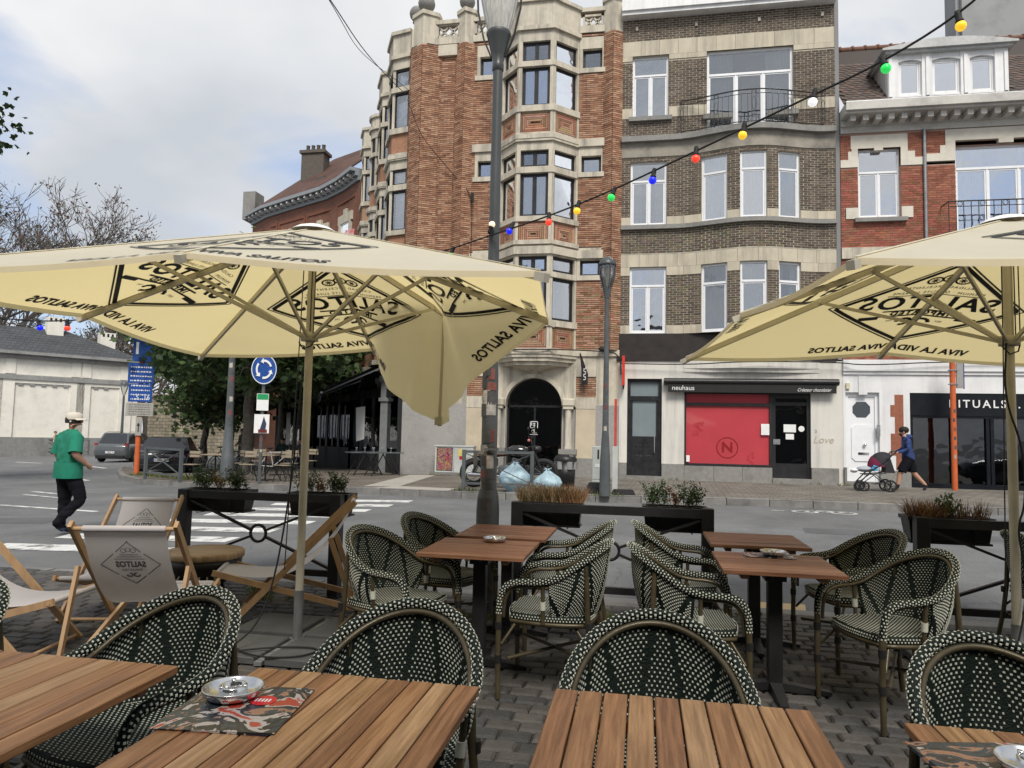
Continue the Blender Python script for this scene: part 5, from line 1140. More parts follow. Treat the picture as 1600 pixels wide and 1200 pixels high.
deck_chair(-4.12,4.02,-80,'wooden deck chair at the left edge facing right',False)
deck_chair(-3.03,4.08,17,'deck chair seen from behind with mirrored logo on shaded canvas')
deck_chair(-4.06,5.10,195,'deck chair facing the camera with crisp black logo, behind the shaded one',True,.95)
deck_chair(-2.74,5.36,112,'wooden deck chair facing left between the parasol pole and the fence')
# wooden topped fire bowl
fb=thing('barrel_table','round wooden top on a black slotted bowl behind the deck chair','side table',(-3.55,5.42,0))
b=B(); b.lathe([(.0,.0),(.14,.0),(.22,.06),(.285,.16),(.30,.235),(.29,.235)],28,(0,0,.17)); b.build('bowl',blackmetal,fb)
b=B(); b.lathe([(0,.40),(.30,.40),(.31,.405),(.312,.44),(.305,.452),(.05,.452),(0,.452)],28); b.build('wooden_top',mat('weathered_oak',(.34,.23,.13),.6,col2=(.42,.31,.19),scale=4,stretch=(1,12,1),bump=.15),fb)
for k in range(3):
    a=2*PI*k/3+.4; b=B(); b.tube([(.14*math.cos(a),.14*math.sin(a),.19),(.2*math.cos(a),.2*math.sin(a),0)],.014,8); b.build('leg',blackmetal,fb)
for k in range(28):
    a=2*PI*k/28; b=B(); c=Vector((.25*math.cos(a),.25*math.sin(a),.275)); b.T=Matrix.Translation(c)@Matrix.Rotation(a,4,'Z')@Matrix.Rotation(R(-38),4,'Y'); b.box(-.002,.004,-.006,.006,-.03,.03); b.build('slot',mat('bright_slot',(.35,.33,.3),.6),fb)

# ============================================================ PARASOLS
cloth=mat('cream_parasol_cloth',(.86,.82,.68),.85,var=.05,scale=2.5,bump=.5,bscale=3.5,trans=.50,dirt=.08)
_t=cloth.node_tree; _tl=[n for n in _t.nodes if n.type=='BSDF_TRANSLUCENT'][0]; _t.links.remove(_tl.inputs['Color'].links[0]); _tl.inputs['Color'].default_value=(.96,.80,.40,1)   # light that comes through is yellower
poleM=mat('cream_painted_pole',(.52,.49,.40),.4,var=.12,scale=5,dirt=.25)
def parasol(cx,cy,rot,label,broken):
    t=thing('parasol',label,'parasol',(cx,cy,0),0,'square cream parasols'); HS=1.69; zt,zm,zc=2.905,2.255,2.175; RM=Matrix.Rotation(R(rot),4,'Z')
    tip=Vector((0,0,zt))
    def xy(x,y): v=RM@Vector((x,y,0)); return v
    TL=lambda v: v+Vector((0,0,.016-.022*v.y/HS))   # the canopy sits a little tipped on its pole
    corner=lambda sx,sy: TL(xy(sx*HS,sy*HS))+Vector((0,0,zc)); 
    mids={0:TL(xy(0,-HS)),1:TL(xy(HS,0)),2:TL(xy(0,HS)),3:TL(xy(-HS,0))}
    dirs=[(0,-1),(1,0),(0,1),(-1,0)]   # near, right, far, left
    cor=lambda k: corner(*{0:(1,-1),1:(1,1),2:(-1,1),3:(-1,-1)}[k])   # corner k lies to the right (seen from outside) of side k
    def rib(c,s,isbroken=False):
        if isbroken:
            p=Vector((.66,1.14,2.49)); return tip.lerp(p,s/.55) if s<=.55 else p+Vector((-.05*(s-.55),.02*(s-.55),-(s-.55)*2.10))
        return tip.lerp(c,s)
    def surf(side,a,s):   # a in metres along the side (+ right seen from outside), s 0 tip .. 1 edge
        m=mids[side]+Vector((0,0,zm)); 
        if s<1e-4: return tip.copy()
        tt=min(1,abs(a)/(HS*s)); k=side if a>=0 else (side-1)%4; c=cor(k); br=broken and k==1
        A=tip.lerp(m,s); Bp=rib(c,s,br)
        p=A.lerp(Bp,tt); p.z-=.03*math.sin(PI*tt)*s
        if br and s>.45:
            w=(s-.45)/.55; n=xy(1,1).normalized(); p-=n*(.16*w*math.sin(PI*tt)**1.5); p+=n*(.06*w*math.sin(PI*7*tt)*tt*tt)
        return p
    b=B()
    for side in range(4):
        b.grid(lambda i,j:surf(side,(2*i-1)*HS*max(j,.0001),max(j,.002)),28,14)
        b.grid(lambda i,j:surf(side,(2*i-1)*HS,1)-Vector((0,0,.03*j)),28,1)
    can=b.build('canopy',cloth,t)
    b=B(); b.lathe([(.17,-.052),(.12,-.02),(.06,.0),(.0,.012)],20,(0,0,zt+.02)); b.build('top_cap',mat('white_cap_cloth',(.72,.71,.68),.8),t)
    for e_,br_ in [(mids[k]+Vector((0,0,zm)),False) for k in range(4)]+[(cor(k),broken and k==1) for k in range(4)]:
        b=B(); P_=[rib(e_,.03+.97*i/14,br_)+Vector((0,0,.004)) for i in range(15)]; b.tube(P_,.012,4,flat=(1,.25)); b.build('seam',mat('seam_cloth',(.66,.62,.48),.9),can)
    # print on every side
    SLn=1.86
    for side in range(4):
        pb=B()
        def line(p,q,w,n=10):
            d=Vector((q[0]-p[0],q[1]-p[1])).normalized(); nn_=Vector((-d.y,d.x))*w/2
            for k in range(n):
                a=Vector(p).lerp(Vector(q),k/n); c=Vector(p).lerp(Vector(q),(k+1)/n); pb.add([(a.x+nn_.x,a.y+nn_.y,0),(c.x+nn_.x,c.y+nn_.y,0),(c.x-nn_.x,c.y-nn_.y,0),(a.x-nn_.x,a.y-nn_.y,0)],[(0,1,2,3)])
        cv_=.80
        for hw,hh,w in ((.74,.60,.012),(.69,.555,.032)):
            for sx in (-1,1):
                for sy in (-1,1): line((0,cv_+sy*hh),(sx*hw,cv_),w)
        text(pb,'SALITOS',.255,Matrix.Translation((0,cv_+.05,0)),bold=.006,sp=1.12,sx=.98,thick=0,shear=.06)
        text(pb,'CALIDAD EXCELENTE',.042,Matrix.Translation((0,cv_+.27,0)),sp=1.3,thick=0); text(pb,'PREMIUM · QUALITÉ SUPRÊME',.042,Matrix.Translation((0,cv_+.20,0)),sp=1.3,sx=.95,thick=0)
        line((-.36,cv_+.165),(.36,cv_+.165),.008)
        # ribbon with knocked out word: bars around light letters
        line((-.30,cv_-.065),(.30,cv_-.065),.018); line((-.30,cv_-.145),(.30,cv_-.145),.018)
        text(pb,'IMPORTED',.08,Matrix.Translation((0,cv_-.105,0)),bold=.003,sp=1.25,thick=0)
        for s in (-1,1): line((s*.30,cv_-.16),(s*.45,cv_-.17),.05,3)
        for s in (-1,1):
            for k in range(10): a=PI*1.6*k/10;c=PI*1.6*(k+1)/10; line((s*.07+s*.055*math.cos(a),cv_-.245+.05*math.sin(a)),(s*.07+s*.055*math.cos(c),cv_-.245+.05*math.sin(c)),.03,1)
        text(pb,'EST.',.035,Matrix.Translation((-.19,cv_-.22,0)),thick=0); text(pb,'TM',.035,Matrix.Translation((.19,cv_-.22,0)),thick=0)
        for dx,dy in ((-.10,0),(0,.02),(.10,0)):
            for k in range(12): a=2*PI*k/12;c=2*PI*(k+1)/12; line((dx+.052*math.cos(a),cv_+.36+dy+.042*math.sin(a)),(dx+.052*math.cos(c),cv_+.36+dy+.042*math.sin(c)),.014,1)
            for k in range(4): a=PI*k/4; line((dx-.03*math.cos(a),cv_+.36+dy-.03*math.sin(a)),(dx+.03*math.cos(a),cv_+.36+dy+.03*math.sin(a)),.007,1)
        text(pb,'VIVA LA VIDA VIVA SALITOS',.132,Matrix.Translation((0,.115,0)),bold=.004,sx=.78,sp=1.03,thick=0,shear=.12)
        fs=B(); fo=[]; bo=[]
        # subdivide long faces is not needed: letters are small against the cloth
        for v in pb.v:
            s=1-v[1]/SLn; p=surf(side,v[0],s); e=.01; p1=surf(side,v[0]+e,s); p2=surf(side,v[0],s-e); n=(p1-p).cross(p2-p)
            n=n.normalized() if n.length>1e-9 else Vector((0,0,1)); 
            if n.z<0: n=-n
            fo.append(p+n*.004); bo.append(p-n*.004)
        fs.add(fo,pb.f); fs.add(bo,[f[::-1] for f in pb.f]); fs.build('print',blackpaint,can)
    # frame
    b=B(); b.tube([(0,0,.33),(0,0,2.9)],.028,14); b.build('pole',poleM,t)
    b=B(); b.tube([(0,0,.02),(0,0,.36)],.033,14); b.build('base_sleeve',galv,t)
    b=B(); b.lathe([(.035,-.03),(.06,-.03),(.06,.03),(.035,.035)],14,(0,0,2.12)); b.lathe([(.03,-.05),(.05,-.05),(.05,.0),(.03,.0)],14,(0,0,zt-.02)); b.build('hub',poleM,t)
    ends=[(mids[k]+Vector((0,0,zm)),False) for k in range(4)]+[(cor(k),broken and k==1) for k in range(4)]
    off=Vector((0,0,-.028))
    for e,br in ends:
        b=B()
        if br:
            p=rib(e,.55,True); q=rib(e,1,True); b.bar(tip+off,p+off,.022,.035); b.bar(p+off,q+off,.022,.034); b.box(q.x-.035,q.x+.02,q.y-.03,q.y+.03,q.z-.02,q.z+.05)
        else: b.bar(tip+off,e+off,.022,.035); b.bar(e+off-(e-tip).normalized()*.02,e+off+(e-tip).normalized()*.05,.035,.04)
        b.build('rib',poleM,t)
        j=rib(e,.5,br)+off; b=B(); b.bar(Vector((0,0,2.12))+Vector((j.x,j.y,0)).normalized()*.05,j,.016,.024); b.ball(j,.022,5); b.build('strut',poleM,t)
    # pull cords
    b=B()
    for dx in (-.045,.02,.045):
        b.tube([(dx,-.03,2.85),(dx*1.2,-.04,2.1),(dx*1.6,-.05,1.2),(dx*1.9,-.06,.5)] if dx<0 else [(dx,-.035,2.85),(dx,-.038,2.14)],.004,5)
    b.tube([(-.06+.0,-.04,2.08),(-.02,-.05,2.03),(.03,-.045,2.05),(.05,-.02,2.09)],.005,5); b.build('cord',blackmetal,t)
    # ballast slabs and steel cross
    for sx in (-1,1):
        for sy in (-1,1):
            b=B(); b.box(sx*.27-.235,sx*.27+.235,sy*.27-.235,sy*.27+.235,.004,.05+.006*random.random(),bev=.006); b.build('ballast_slab',mat('dark_concrete',(.085,.087,.088),.85,var=.25,scale=4,bump=.25,bscale=60,dirt=.3),t)
    b=B(); b.box(-.52,.52,-.025,.025,.006,.03); b.box(-.025,.025,-.52,.52,.007,.031); b.build('base_cross',galv,t)
    return t
parasol(-2.32,4.66,6,'large cream square parasol with a broken rib hanging from its right corner',True)
parasol(2.29,4.97,8,'large cream square parasol cut off by the right picture edge',False)
# cable lying round the left base, running up the pole
b=B(); P=[Vector(p) for p in ((-2.33,4.60,1.9),(-2.36,4.55,1.0),(-2.42,4.42,.25),(-2.55,4.22,.06),(-2.75,4.15,.062),(-2.9,4.3,.062),(-2.7,4.42,.064),(-2.55,4.25,.066),(-2.3,4.12,.064),(-2.05,4.2,.064),(-2.0,4.4,.064),(-2.3,4.35,.068),(-2.7,4.05,.066),(-3.1,3.95,.012),(-3.6,3.8,.012))]
b.tube(smoothpath(P,3),.006,6); b.build('power_cable',rubber,loc=(0,0,0),label='black power cable coiled on the slabs beneath the left parasol',cat='cable')
b=B(); P=[Vector(p) for p in ((2.25,4.92,2.1),(2.22,4.90,1.75),(2.33,4.92,1.45),(2.34,4.93,1.1),(2.27,4.90,.95),(2.33,4.93,.7),(2.3,4.9,.4),(2.15,4.8,.07),(2.0,4.75,.06))]
b.tube(smoothpath(P,3),.006,6); b.build('power_cable',rubber,loc=(0,0,0),label='black cable wound round the right parasol pole',cat='cable')

# ============================================================ FENCE WITH PLANTERS
def fence(x0,x1,label):
    t=thing('railing_panel',label,'fence',((x0+x1)/2,6.0,0),0,'black railings along the kerb'); o=(x0+x1)/2; a=x0-o; c=x1-o
    for x in (a,c): b=B(); b.box(x-.048,x+.048,-.048,.048,-.02,.895,bev=.004); b.build('post',blackmetal,t)
    B().box(a+.048,c-.048,-.03,.03,.815,.885).build('top_rail',blackmetal,t); B().box(a+.048,c-.048,-.02,.02,.17,.225).build('bottom_rail',blackmetal,t)
    m=(a+c)/2
    for p in ((a+.05,.80),(c-.05,.80),(a+.05,.24),(c-.05,.24)):
        d=(Vector((m,0,.52))-Vector((p[0],0,p[1]))).normalized(); B().bar((p[0],0,p[1]),Vector((m,0,.52))-d*.075,.02,.034,up=(0,1,0)).build('brace',blackmetal,t)
    b=B(); b.tube([(m+.075*math.cos(q),0,.52+.075*math.sin(q)) for q in [2*PI*k/24 for k in range(24)]],.014,6,closed=True); b.build('ring',blackmetal,t)
    for x in (a,c): b=B(); b.box(x-.07,x+.07,-.07,.07,-.002,.012); b.build('foot_plate',blackmetal,t)
fence(-4.16,-2.66,'black railing panel with crossed braces and ring, behind the deck chairs')
fence(-1.03,.53,'black railing panel carrying the heather planter, behind the middle armchairs')
fence(2.12,3.68,'black railing panel with crossed braces at the right, by the parasol pole')
plast=mat('black_plastic',(.014,.014,.015),.4,var=.2)
leafG=mat('leaf_green',attr=True,rough=.55,var=.3,scale=20,trans=.25)
def leafquad(b,p,d,l,w,col):
    d=Vector(d).normalized(); s=d.cross(Vector((random.uniform(-1,1),random.uniform(-1,1),random.uniform(-.3,1)))).normalized()*w/2; p=Vector(p); q=p+d*l; m=p+d*l*.5
    b.add([p,m+s,q,m-s],[(0,1,2,3)],0,False,col)
def rnd(): return random.uniform(-1,1)
def shrub(b,cx,cy,z,rx,ry,h,n,cols,l=.022,w=.014):
    for k in range(max(6,n//26)):
        x=cx+rnd()*rx*.7; y=cy+rnd()*ry*.7; top=Vector((cx+rnd()*rx,cy+rnd()*ry,z+h*random.uniform(.55,1)))
        base=Vector((x,y,z)); b.tube([base,base.lerp(top,.5)+Vector((rnd()*.01,rnd()*.01,0)),top],[.0025,.002,.001],4,0); 
        for _ in range(len(b.f)-len(b.c)): pass
        nn_=26
        for i in range(nn_):
            f=random.uniform(.25,1); p=base.lerp(top,f)+Vector((rnd()*.02,rnd()*.02,rnd()*.012)); c=random.choice(cols); k_=random.uniform(.6,1.3); leafquad(b,p,(rnd(),rnd(),random.uniform(-.1,1)),l*random.uniform(.7,1.3),w*random.uniform(.7,1.2),tuple(q*k_ for q in c))
def tuft(b,cx,cy,z,rx,ry,h,n,cols,lean=.35,w=.006):
    for k in range(n):
        x=cx+rnd()*rx; y=cy+rnd()*ry; hh=h*random.uniform(.5,1); d=Vector((rnd()*lean+(x-cx)/max(rx,.01)*lean*.5,rnd()*lean,1)).normalized(); p=Vector((x,y,z)); s=Vector((rnd(),rnd(),0)).normalized()*w/2; c=random.choice(cols); k_=random.uniform(.7,1.25); c=tuple(q*k_ for q in c)
        m=p+d*hh*.55; q=p+d*hh+Vector((d.x,d.y,-.15))*hh*.12
        b.add([p-s,p+s,m+s*.8,m-s*.8,q],[(0,1,2,3),(3,2,4)],0,False,c)
GR=[(.035,.075,.02),(.05,.10,.025),(.025,.055,.018),(.07,.12,.03)]; DRY=[(.22,.14,.07),(.28,.19,.10),(.18,.10,.05)]; RUST=[(.20,.085,.04),(.26,.13,.06),(.30,.19,.09)]
def planter(x0,x1,kind,label,y0=6.06):
    cx=(x0+x1)/2; w=(x1-x0)/2; t=thing('planter_box',label,'planter',(cx,y0,.70),0,'black planter boxes on the railings')
    b=B(); d0,d1=.07,.095; 
    b.hexa([(-w*.93,.04-.0,0),(w*.93,.04,0),(w*.93,.04+2*d0,0),(-w*.93,.04+2*d0,0),(-w,.02,.165),(w,.02,.165),(w,.02+2*d1,.165),(-w,.02+2*d1,.165)])
    b.box(-w-.012,w+.012,.005,.035,.16,.19); b.box(-w-.012,w+.012,.19,.222,.16,.19); b.box(-w-.012,-w+.02,.035,.19,.16,.19); b.box(w-.02,w+.012,.035,.19,.16,.19); b.build('trough',plast,t)
    b=B(); b.box(-w*.97,w*.97,.02,.22,-.018,-.002); b.build('saucer',plast,t)
    b=B(); b.box(-w+.02,w-.02,.036,.189,.165,.172); b.build('soil',mat('potting_soil',(.03,.02,.014),.95,bump=.5),t)
    b=B()
    for xx in (-w*.55,w*.55): b.tube([(xx,-.075,.10),(xx,-.085,.188),(xx,.0,.195),(xx,.02,.1),(xx,.03,-.03),(xx,.16,-.035)],.004,5)
    b.build('bracket',blackmetal,t)
    b=B(); z=.168; yc=.11
    if kind=='box':
        shrub(b,-w*.55,yc,z,.13,.08,.23,620,GR); shrub(b,w*.55,yc,z,.13,.08,.23,620,GR); shrub(b,0,yc,z,.09,.06,.2,240,RUST+GR[:1]); 
    elif kind=='heather':
        tuft(b,-w*.5,yc,z,.15,.08,.20,560,DRY+[(.16,.15,.06),(.30,.24,.14)],.45,.007); tuft(b,w*.45,yc,z,.15,.08,.21,560,RUST+DRY+[(.36,.26,.15)],.45,.007); tuft(b,0,yc,z,.1,.07,.17,200,[(.10,.085,.05),(.08,.09,.03)],.25,.008); shrub(b,0,yc,z,.22,.07,.19,900,DRY+[(.34,.27,.17),(.12,.12,.04)],.014,.009)
    elif kind=='dry':
        tuft(b,-w*.5,yc,z,.12,.07,.20,500,RUST+[(.13,.08,.06)],.7,.006); shrub(b,.02,yc,z,.1,.07,.22,420,[(.06,.12,.02),(.08,.15,.03)]); tuft(b,w*.55,yc,z,.12,.06,.19,160,[(.16,.09,.06),(.2,.14,.08)],.35,.006)
    b.c=(b.c+[(.05,.04,.02)]*len(b.f))[:len(b.f)]; b.c=[c if c!=(1,1,1) else (.06,.045,.025) for c in b.c]
    b.build('plants',leafG,t,kind='stuff')
planter(-4.24,-3.60,'box','black planter of small green shrubs at the left end of the railing')
planter(-3.17,-2.60,'box','black planter of green shrubs just behind the left parasol pole')
planter(-1.02,-.50,'heather','black planter full of tan and rust heather')
planter(.02,.53,'box','black planter of green shrubs right of the heather planter')
planter(2.06,2.66,'dry','black planter of brown dry grass and one green plant at the right')
# weeds and grass in the joints by the kerb
b=B()
for (x,y,n,h) in ((-3.35,6.0,120,.11),(-3.2,5.75,70,.08),(-.35,5.75,120,.13),(-.4,5.95,80,.1),(-2.5,6.1,60,.08),(-1.25,5.6,70,.1),(.85,6.2,30,.05),(-2.9,5.9,50,.07),(-4.4,6.15,60,.08)): tuft(b,x,y,.0,.13,.06,h,n,[(.10,.15,.03),(.14,.19,.05),(.18,.18,.07)],.6,.008)
b.build('pavement_weeds',leafG,kind='stuff',label='green weeds growing along the near kerb',cat='weeds')
b=B(); b.T=Matrix.Translation((1.2,6.68,-.02))@Matrix.Rotation(R(-4),4,'Z'); b.hexa([(-.22,-.2,0),(.2,-.19,.004),(.24,.2,.006),(-.2,.19,.002),(-.22,-.2,.006),(.2,-.19,.012),(.24,.2,.014),(-.2,.19,.008)]); b.build('cardboard_sheet',mat('buff_cardboard',(.52,.39,.22),.85,var=.08),label='flat buff cardboard sheet lying at the kerb behind the table',cat='cardboard')
b=B(); b.T=Matrix.Translation((2.35,6.55,.0)); b.add([(-.06,0,.02),(0,.03,.035),(.06,0,.02),(.03,-.03,.03),(0,-.05,.015),(-.04,-.03,.028)],[(0,1,2,3,4,5)]); b.build('fallen_leaf',mat('leaf_ochre_dry',(.40,.20,.06),.8),label='single ochre fallen leaf on the kerb at the right',cat='leaf')
# rope-like cream toy by the deck chair
b=B()
for k in range(7):
    c=Vector((-2.30+.06*k,5.72-.03*k,.06+.02*(k%3))); b.tube([c+Vector((.05*math.cos(q),.02*math.sin(q*2),.05*math.sin(q))) for q in [2*PI*j/14 for j in range(14)]],.009,6,closed=True)
b.tube([(-2.42,5.7,.12),(-2.36,5.62,.04)],.022,8); b.tube([(-1.98,5.55,.14),(-1.95,5.5,.03)],.022,8); b.build('knotted_rope',mat('cream_rope',(.50,.42,.25),.8,bump=.3,bscale=90),label='cream knotted rope heaped behind the right deck chair',cat='rope')
# ============================================================ STREET FURNITURE
def sticker(parent,b0,z,r,ang,w,h,col,i):
    b=B(); n=4
    for k in range(n):
        a0=ang-w/2/r+w/r*k/n; a1=ang-w/2/r+w/r*(k+1)/n; b.add([(r*math.cos(a0),r*math.sin(a0),z),(r*math.cos(a1),r*math.sin(a1),z),(r*math.cos(a1),r*math.sin(a1),z+h),(r*math.cos(a0),r*math.sin(a0),z+h)],[(0,1,2,3)])
    b.build('sticker',mat('sticker_%d'%i,col,.45,var=.3,scale=30,dirt=.4),parent)
STK=[(.50,.48,.44),(.36,.34,.30),(.08,.08,.08),(.44,.42,.38),(.22,.21,.19),(.04,.04,.045),(.20,.07,.06),(.22,.30,.34),(.45,.42,.34)]
lampm=mat('anthracite_paint',(.065,.072,.075),.4,var=.15,scale=3,dirt=.2)
lp=thing('street_lamp','tall sticker covered street lamp rising through the middle of the picture','street lamp',(-1.235,5.75,0))
b=B(); b.lathe([(.11,0),(.11,.03),(.098,.06),(.094,.85),(.086,.95),(.068,1.02),(.064,1.95),(.05,2.2),(.046,3.0),(.042,4.3),(.042,4.55)],20); b.build('pole',lampm,lp)
b=B(); b.lathe([(.042,4.55),(.05,4.56),(.05,4.62),(.046,4.63),(.06,4.70),(.10,4.86),(.108,4.88),(.10,4.9)],20); b.build('collar',lampm,lp)
for s in (-1,1):
    b=B(); b.tube([Vector((s*.06,0,4.68)),Vector((s*.13,0,4.85)),Vector((s*.185,0,5.1)),Vector((s*.20,0,5.35)),Vector((s*.18,0,5.55))],.012,6,flat=(1.4,.7)); b.build('bracket_arm',blackmetal,lp)
b=B(); b.lathe([(.085,4.89),(.12,5.02),(.165,5.25),(.18,5.45),(.17,5.52)],28)
lgm=mat('ribbed_lamp_glass',(.85,.85,.82),.25,var=.25,scale=2,stretch=(30,30,.3),spec=.6,trans=.4); b.build('lantern_glass',lgm,lp)
for k in range(20):
    a=2*PI*k/20; b=B(); b.tube([(.088*math.cos(a),.088*math.sin(a),4.9),(.125*math.cos(a),.125*math.sin(a),5.03),(.168*math.cos(a),.168*math.sin(a),5.25),(.182*math.cos(a),.182*math.sin(a),5.45)],.004,4); b.build('glass_rib',lgm,lp)
b=B(); b.lathe([(.0,5.70),(.12,5.66),(.21,5.56),(.215,5.52),(.17,5.52)],20); b.build('lantern_cap',blackmetal,lp)
i=0; z=.98
while z<2.05:
    for a in (-2.3,-1.75,-1.2):
        if random.random()<.85: sticker(lp,None,z+random.uniform(-.02,.02),.0695+.001*(i%3),a+random.uniform(-.15,.15),random.uniform(.05,.085),random.uniform(.06,.13),random.choice(STK),i%9); i+=1
    z+=.105
sticker(lp,None,.80,.0975,-1.75,.12,.14,(.42,.40,.35),1)
b=B(); b.lathe([(.0,.0),(.065,.0)],20,smooth=False); b.T=Matrix.Identity(4); 
b=B(); b.box(-.02,.10,-.1,-.085,1.33,1.345); b.box(-.11,-.08,-.09,-.075,1.2,1.32); b.build('bent_bracket',galv,lp)
# festoon cable with coloured bulbs
fs=thing('festoon_lights','black festoon cable with coloured round bulbs strung across the terrace','string lights',(-1.2,5.6,3.1))
cpts=[(-5.9,5.6,2.44),(-5.3,5.62,2.40),(-4.4,5.65,2.48),(-3.0,5.85,2.72),(-2.2,6.0,2.95),(-1.68,5.92,3.06),(-1.208,5.66,3.115),(-.73,5.33,3.14),(-.214,5.004,3.216),(.352,4.647,3.337),(.941,4.275,3.47),(1.258,4.076,3.535),(1.569,3.876,3.655),(1.75,3.76,3.80),(2.2,3.4,4.1)]
b=B(); b.tube(smoothpath([Vector(p) for p in cpts],2),.0065,6); b.build('cable',rubber,fs,world=True)
BC_={'g':(.02,.62,.10),'b':(.01,.02,.85),'r':(.85,.06,.03),'y':(.88,.52,.03),'w':(.80,.82,.85),'c':(.9,.75,.5)}
bulbs=[(-1.624,5.885,3.06,'g'),(-1.252,5.651,3.135,'c'),(-1.034,5.515,3.145,'b'),(-.713,5.32,3.15,'r'),(-.474,5.171,3.185,'y'),(-.205,5.003,3.22,'g'),(.069,4.831,3.275,'b'),(.336,4.66,3.345,'r'),(.613,4.481,3.41,'y'),(.976,4.256,3.49,'w'),(1.283,4.062,3.56,'g'),(1.586,3.868,3.67,'y'),(-5.495,5.62,2.41,'b'),(-5.195,5.63,2.41,'r')]
for k,(x,y,z,c) in enumerate(bulbs):
    d=-1 if c not in 'c' else .6
    up_=1 if (k==2) else -1
    tl=Matrix.Translation((x-fs.location.x,y-fs.location.y,z-fs.location.z))@Matrix.Rotation(random.uniform(-.5,.5)+(PI if k==1 else 0),4,'Y')@Matrix.Rotation(random.uniform(-.3,.3),4,'X')
    b=B(); b.T=tl; b.lathe([(.0,.02),(.013,.02),(.016,.0),(.016,-.028),(.02,-.032),(.02,-.042),(.0,-.042)],12); so=b.build('socket',rubber,fs)
    b=B(); b.T=tl; b.ball((0,0,-.062),.027,7,sc=(1,1,1)); b.build('bulb',mat('bulb_'+c,BC_[c],.3,var=.02,emis=.55,spec=.5),so)
# second lamp, across the road
l2=thing('street_lamp','slim grey street lamp with teardrop lantern in front of the brick pier','street lamp',(-.80,16.1,.12))
b=B(); b.lathe([(.125,0),(.125,.1),(.115,.75),(.072,1.45),(.066,2.0),(.055,3.4),(.048,4.45)],16); b.build('pole',greymetal,l2)
b=B(); b.lathe([(.055,4.45),(.06,4.48),(.10,4.68),(.105,4.7)],16); b.build('collar',greymetal,l2)
b=B(); b.lathe([(.10,4.7),(.155,4.92),(.185,5.15),(.18,5.22)],20); b.build('lantern_glass',G_lamp,l2)
b=B(); b.lathe([(.04,4.7),(.05,5.2)],12); b.build('lamp_bulb',lgm,l2)
b=B(); b.lathe([(0,5.42),(.08,5.40),(.17,5.33),(.21,5.24),(.205,5.2),(.18,5.2)],20); b.build('lantern_cap',lampm,l2)
for k in range(4): a=2*PI*k/4+.4; b=B(); b.tube([(.1*math.cos(a),.1*math.sin(a),4.68),(.17*math.cos(a),.17*math.sin(a),4.92),(.2*math.cos(a),.2*math.sin(a),5.15),(.195*math.cos(a),.195*math.sin(a),5.22)],.012,5); b.build('bracket_arm',lampm,l2)
for k in range(7): sticker(l2,None,1.45+k*.16,.0735-.001*k,-1.6+rnd()*.3,.07,.1,random.choice(STK),k)
# pavement barriers
def barrier(x0,y0,x1,y1,zb,label,h=.95):
    d=Vector((x1-x0,y1-y0)); L_=d.length; t=thing('pavement_barrier',label,'barrier',(x0,y0,zb),math.atan2(d.y,d.x),'grey pavement barriers')
    for x in (0,L_): B().box(x-.04,x+.04,-.04,.04,-.03,h,).build('post',greymetal,t)
    B().box(.04,L_-.04,-.025,.025,h-.07,h-.01).build('top_rail',greymetal,t); B().box(.04,L_-.04,-.02,.02,.16,.21).build('bottom_rail',greymetal,t)
    B().bar((.04,0,h-.08),(L_-.04,0,.22),.018,.04,up=(0,1,0)).build('brace',greymetal,t); B().bar((.04,.02,.22),(L_-.04,.02,h-.08),.018,.04,up=(0,1,0)).build('brace',greymetal,t)
barrier(-4.02,15.98,-2.45,16.1,WALK,'grey barrier beside the motorcycle and blue rubbish bags')
barrier(-14.5,18.95,-12.65,17.98,WALK+gz(-13.5),'grey crossed barrier at the plaza corner in front of the black car')
barrier(-43.5,45.0,-40.5,46.6,WALK+gz(-42),'small far barrier by the white building wall',1.1)
# electrical cabinets
cabm=mat('cabinet_grey',(.46,.48,.46),.5,var=.06,dirt=.25)
t=thing('utility_cabinet','pale grey utility cabinet with a purple poster against the granite wall','cabinet',(-5.95,22.5,.08))
B().box(-.64,.64,-.18,.18,.08,.92,bev=.012).build('housing',cabm,t); B().box(-.66,.66,-.2,.2,.92,.96).build('lid',cabm,t); B().box(-.64,.64,-.17,.17,0,.08).build('plinth',bluestone,t)
B().box(-.004,.004,-.187,-.179,.1,.9).build('door_gap',greymetal,t)
b=B(); b.box(-.56,-.06,-.187,-.181,.16,.87); po=b.build('poster',menumat('poster_print',21,[(.05,.02,.10),(.35,.08,.05),(.10,.04,.18),(.45,.30,.05),(.04,.03,.06),(.40,.20,.30)]),t)
b=B(); b.box(-.58,-.04,-.184,-.181,.14,.89); b.build('poster_frame',blackframe,t)
b=B(); b.box(.14,.26,-.186,-.181,.62,.85); b.build('warning_label',mat('yellow_label',(.55,.45,.12),.5),t)
t=thing('utility_cabinet','slim grey utility pillar beside the grey lamp base','cabinet',(-1.02,17.35,.12)); B().box(-.15,.15,-.12,.12,.0,.28,bev=.01).build('plinth',cabm,t); B().box(-.145,.145,-.115,.115,.285,1.08,bev=.012).build('housing',cabm,t); B().box(-.02,.02,-.122,-.114,.78,1.0).build('lock',rubber,t)
b=B()
for k in range(4): b.box(-.07+k*.035,-.045+k*.035,-.122,-.114,.58,.66)
b.build('lettering',whiteprint,t)
